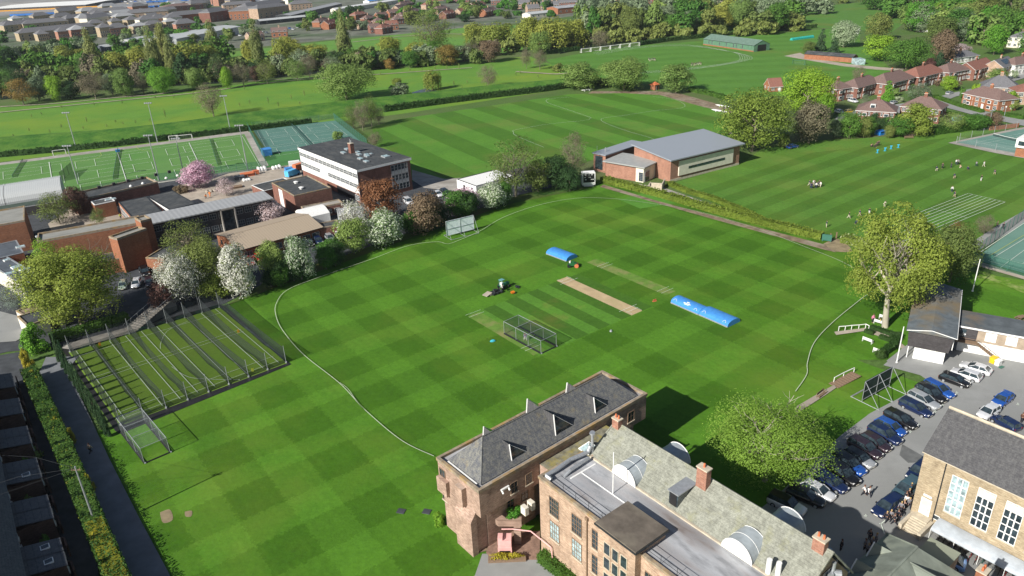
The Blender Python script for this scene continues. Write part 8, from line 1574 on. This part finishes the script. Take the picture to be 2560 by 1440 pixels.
def person(x, y, pose, top, bot, label, group=None, ang=None, hair='brown', z=0, s=1.0):
    t = thing('person', label, 'person', (*W(x, y, z), z), random.uniform(0, 6.28) if ang is None else ang, group); t.scale = (s*1.08,)*3
    for nm, me, c in zip(('body', 'jacket', 'trousers', 'hair'), PE[pose], (None, top, bot, hair)):
        o = put(nm, me, t)
        if c: o.material_slots[0].link = 'OBJECT'; o.material_slots[0].material = CLm[c]
z8f = lambda x, y: (1920+x/4, 300+y/4)
gl = 'pupils on the upper lawn'
for x, y, po, tp_, bt, lb in [(582, 1075, 'stand', 'navy', 'cream', 'pupil nearest the gate in the hedge'), (805, 985, 'walk', 'dark', 'cream', 'pupil left in the front line of the upper lawn'), (885, 1035, 'sit', 'navy', 'navy', 'pupil crouching before the front line'), (915, 962, 'walk', 'navy', 'tan', 'pupil second in the front line of the upper lawn'), (1010, 945, 'stand', 'dark', 'white', 'pupil third in the front line, in white socks'), (1160, 868, 'bat', 'cream', 'cream', 'pupil all in pale clothing alone in mid lawn'), (1240, 958, 'walk', 'tan', 'dark', 'pupil beside the branches of the lime tree'), (1860, 775, 'walk', 'navy', 'tan', 'pupil walking to the running lanes'), (1835, 722, 'stand', 'white', 'navy', 'pupil in white behind the one at the running lanes'), (1862, 588, 'bat', 'navy', 'tan', 'pupil leaning forward in mid lawn'), (2128, 610, 'stand', 'dark', 'white', 'pupil standing alone with pale legs'), (2265, 545, 'bat', 'navy', 'tan', 'rightmost pupil on the upper lawn'), (2155, 470, 'walk', 'white', 'cream', 'pupil in white at the back right'), (2080, 465, 'bat', 'grey', 'navy', 'pupil bending at the back right'), (1995, 495, 'sit', 'navy', 'dark', 'pupil crouching near the back row'), (1920, 480, 'sit', 'tan', 'cream', 'pupil in tan sitting in the back row'), (1878, 450, 'walk', 'white', 'navy', 'left pupil of the back pair'), (1898, 448, 'walk', 'grey', 'dark', 'right pupil of the back pair'), (1828, 482, 'stand', 'navy', 'navy', 'pupil all in blue in the back row'), (1740, 486, 'stand', 'dark', 'dark', 'pupil all in black in the back row'), (1685, 512, 'bat', 'navy', 'cream', 'leftmost pupil of the back row, by a yellow cone')]:
    person(*z8f(x, y), po, tp_, bt, lb, gl)
rd = random.Random(3)
for i in range(9): person(*z8f(410+i*14, 668+rd.uniform(-18, 22)), rd.choice(['stand', 'stand', 'walk']), rd.choice(['navy', 'navy', 'dark', 'white']), rd.choice(['navy', 'cream']), 'pupil in the tight huddle on the left of the upper lawn', 'huddle on the upper lawn')
for i in range(6): person(*z8f(1030+i*15, 268+rd.uniform(-12, 6)), 'sit' if i < 4 else 'stand', 'dark', 'dark', 'dark clad pupil in the group by the blue stands', 'group by the blue stands')
for i in range(7): person(1622+i*2.7, 152+rd.uniform(-3, 2), 'stand', rd.choice(['dark', 'navy']), 'cream', 'distant pupil in the left group on the athletics field', 'left group on the athletics field')
for i in range(9): person(1728+i*3, 164+rd.uniform(-3, 2), 'stand', rd.choice(['dark', 'navy']), 'cream', 'distant pupil in the right group on the athletics field', 'right group on the athletics field')
person(2491, 570, 'walk', 'dark', 'dark', 'left dark clad person on the path by the tennis court'); person(2506, 574, 'walk', 'dark', 'dark', 'right dark clad person on the path by the tennis court')
person(*z2(560, 925), 'bat', 'purple', 'white', 'batter in purple top and white pads inside the cage', s=1.1); person(2181, 807, 'stand', 'pink', 'dark', 'person in a bright pink top standing by the benches'); person(2199, 808, 'sit', 'mustard', 'navy', 'person in a mustard top sitting on the white bench', z=.3)
person(*z2(362, 486), 'sit', 'white', 'dark', 'driver in white on the green tractor', z=.9); person(228, 1134, 'walk', 'tan', 'dark', 'person in a pale top walking along the shaded lane', ang=1.2)
person(526, 492, 'walk', 'orange', 'orange', 'worker in orange clothes in the building yard'); person(515, 497, 'bat', 'orange', 'dark', 'worker in orange bending by the timber'); person(303, 548, 'stand', 'yellow', 'dark', 'worker in a bright yellow vest in the courtyard')
person(2159, 1241, 'walk', 'white', 'dark', 'left pupil of the pair in white shirts crossing the car park'); person(2170, 1243, 'walk', 'white', 'dark', 'right pupil of the pair in white shirts crossing the car park')
person(2101, 1378, 'stand', 'dark', 'dark', 'lone dark figure in the shade of the school roof')
for x, y in ((2214, 1307), (2224, 1303), (2234, 1314), (2243, 1302), (2250, 1282), (2256, 1278)): person(x, y, 'walk', rd.choice(['dark', 'plum' if 0 else 'grey', 'dark']), 'dark', 'pupil in dark uniform passing the navy car', 'pupils passing the navy car', hair=rd.choice(['brown', 'blonde']))
for x, y in ((2264, 1265), (2268, 1250), (2272, 1240), (2262, 1256), (2276, 1236), (2270, 1272)): person(x, y, 'walk', rd.choice(['dark', 'grey', 'white']), 'dark', 'pupil in the crowd along the wall of the yellow brick hall', 'crowd along the hall wall', hair=rd.choice(['brown', 'blonde']))
for x, y in ((2172, 1352), (2188, 1362), (2160, 1376), (2167, 1388), (2178, 1372)): person(x, y, 'stand', rd.choice(['dark', 'grey']), 'dark', 'pupil in the group beside the slate roofed cottage', 'pupils beside the cottage', hair=rd.choice(['brown', 'blonde']))
for x, y in ((2552, 1058), (2560, 1054)): person(x, y, 'stand', 'brown', 'dark', 'person in brown at the right edge of the car park', 'pair at the right edge')
for x, y in ((783, 590), (790, 588), (804, 585), (808, 588)): person(x, y, 'stand', 'dark', 'dark', 'pupil standing at the end door of the tan roofed classroom', 'pupils at the classroom door')
for k in protos: 
    if k not in used_: pass
for k, o in CP.items():
    if k not in usedcar: bpy.data.objects.remove(o)
# ================================================================= haze: one closed box of thin even air round the camera and the whole scene
b = MB(); b.box(-2600, 2600, -280, 4000, -1.0, 75.0); hz = newmat('haze_air'); t_ = hz[1]; t_.nodes.remove(hz[2]); pv = t_.nodes.new('ShaderNodeVolumePrincipled')
pv.inputs['Color'].default_value = (.82, .9, 1, 1); pv.inputs['Density'].default_value = .00006; pv.inputs['Anisotropy'].default_value = .2
t_.links.new(pv.outputs[0], t_.nodes['Material Output'].inputs['Volume']); o = b.build('haze', hz[0]); tag(o, kind='stuff'); o['label'] = 'thin pale air haze over the whole scene'
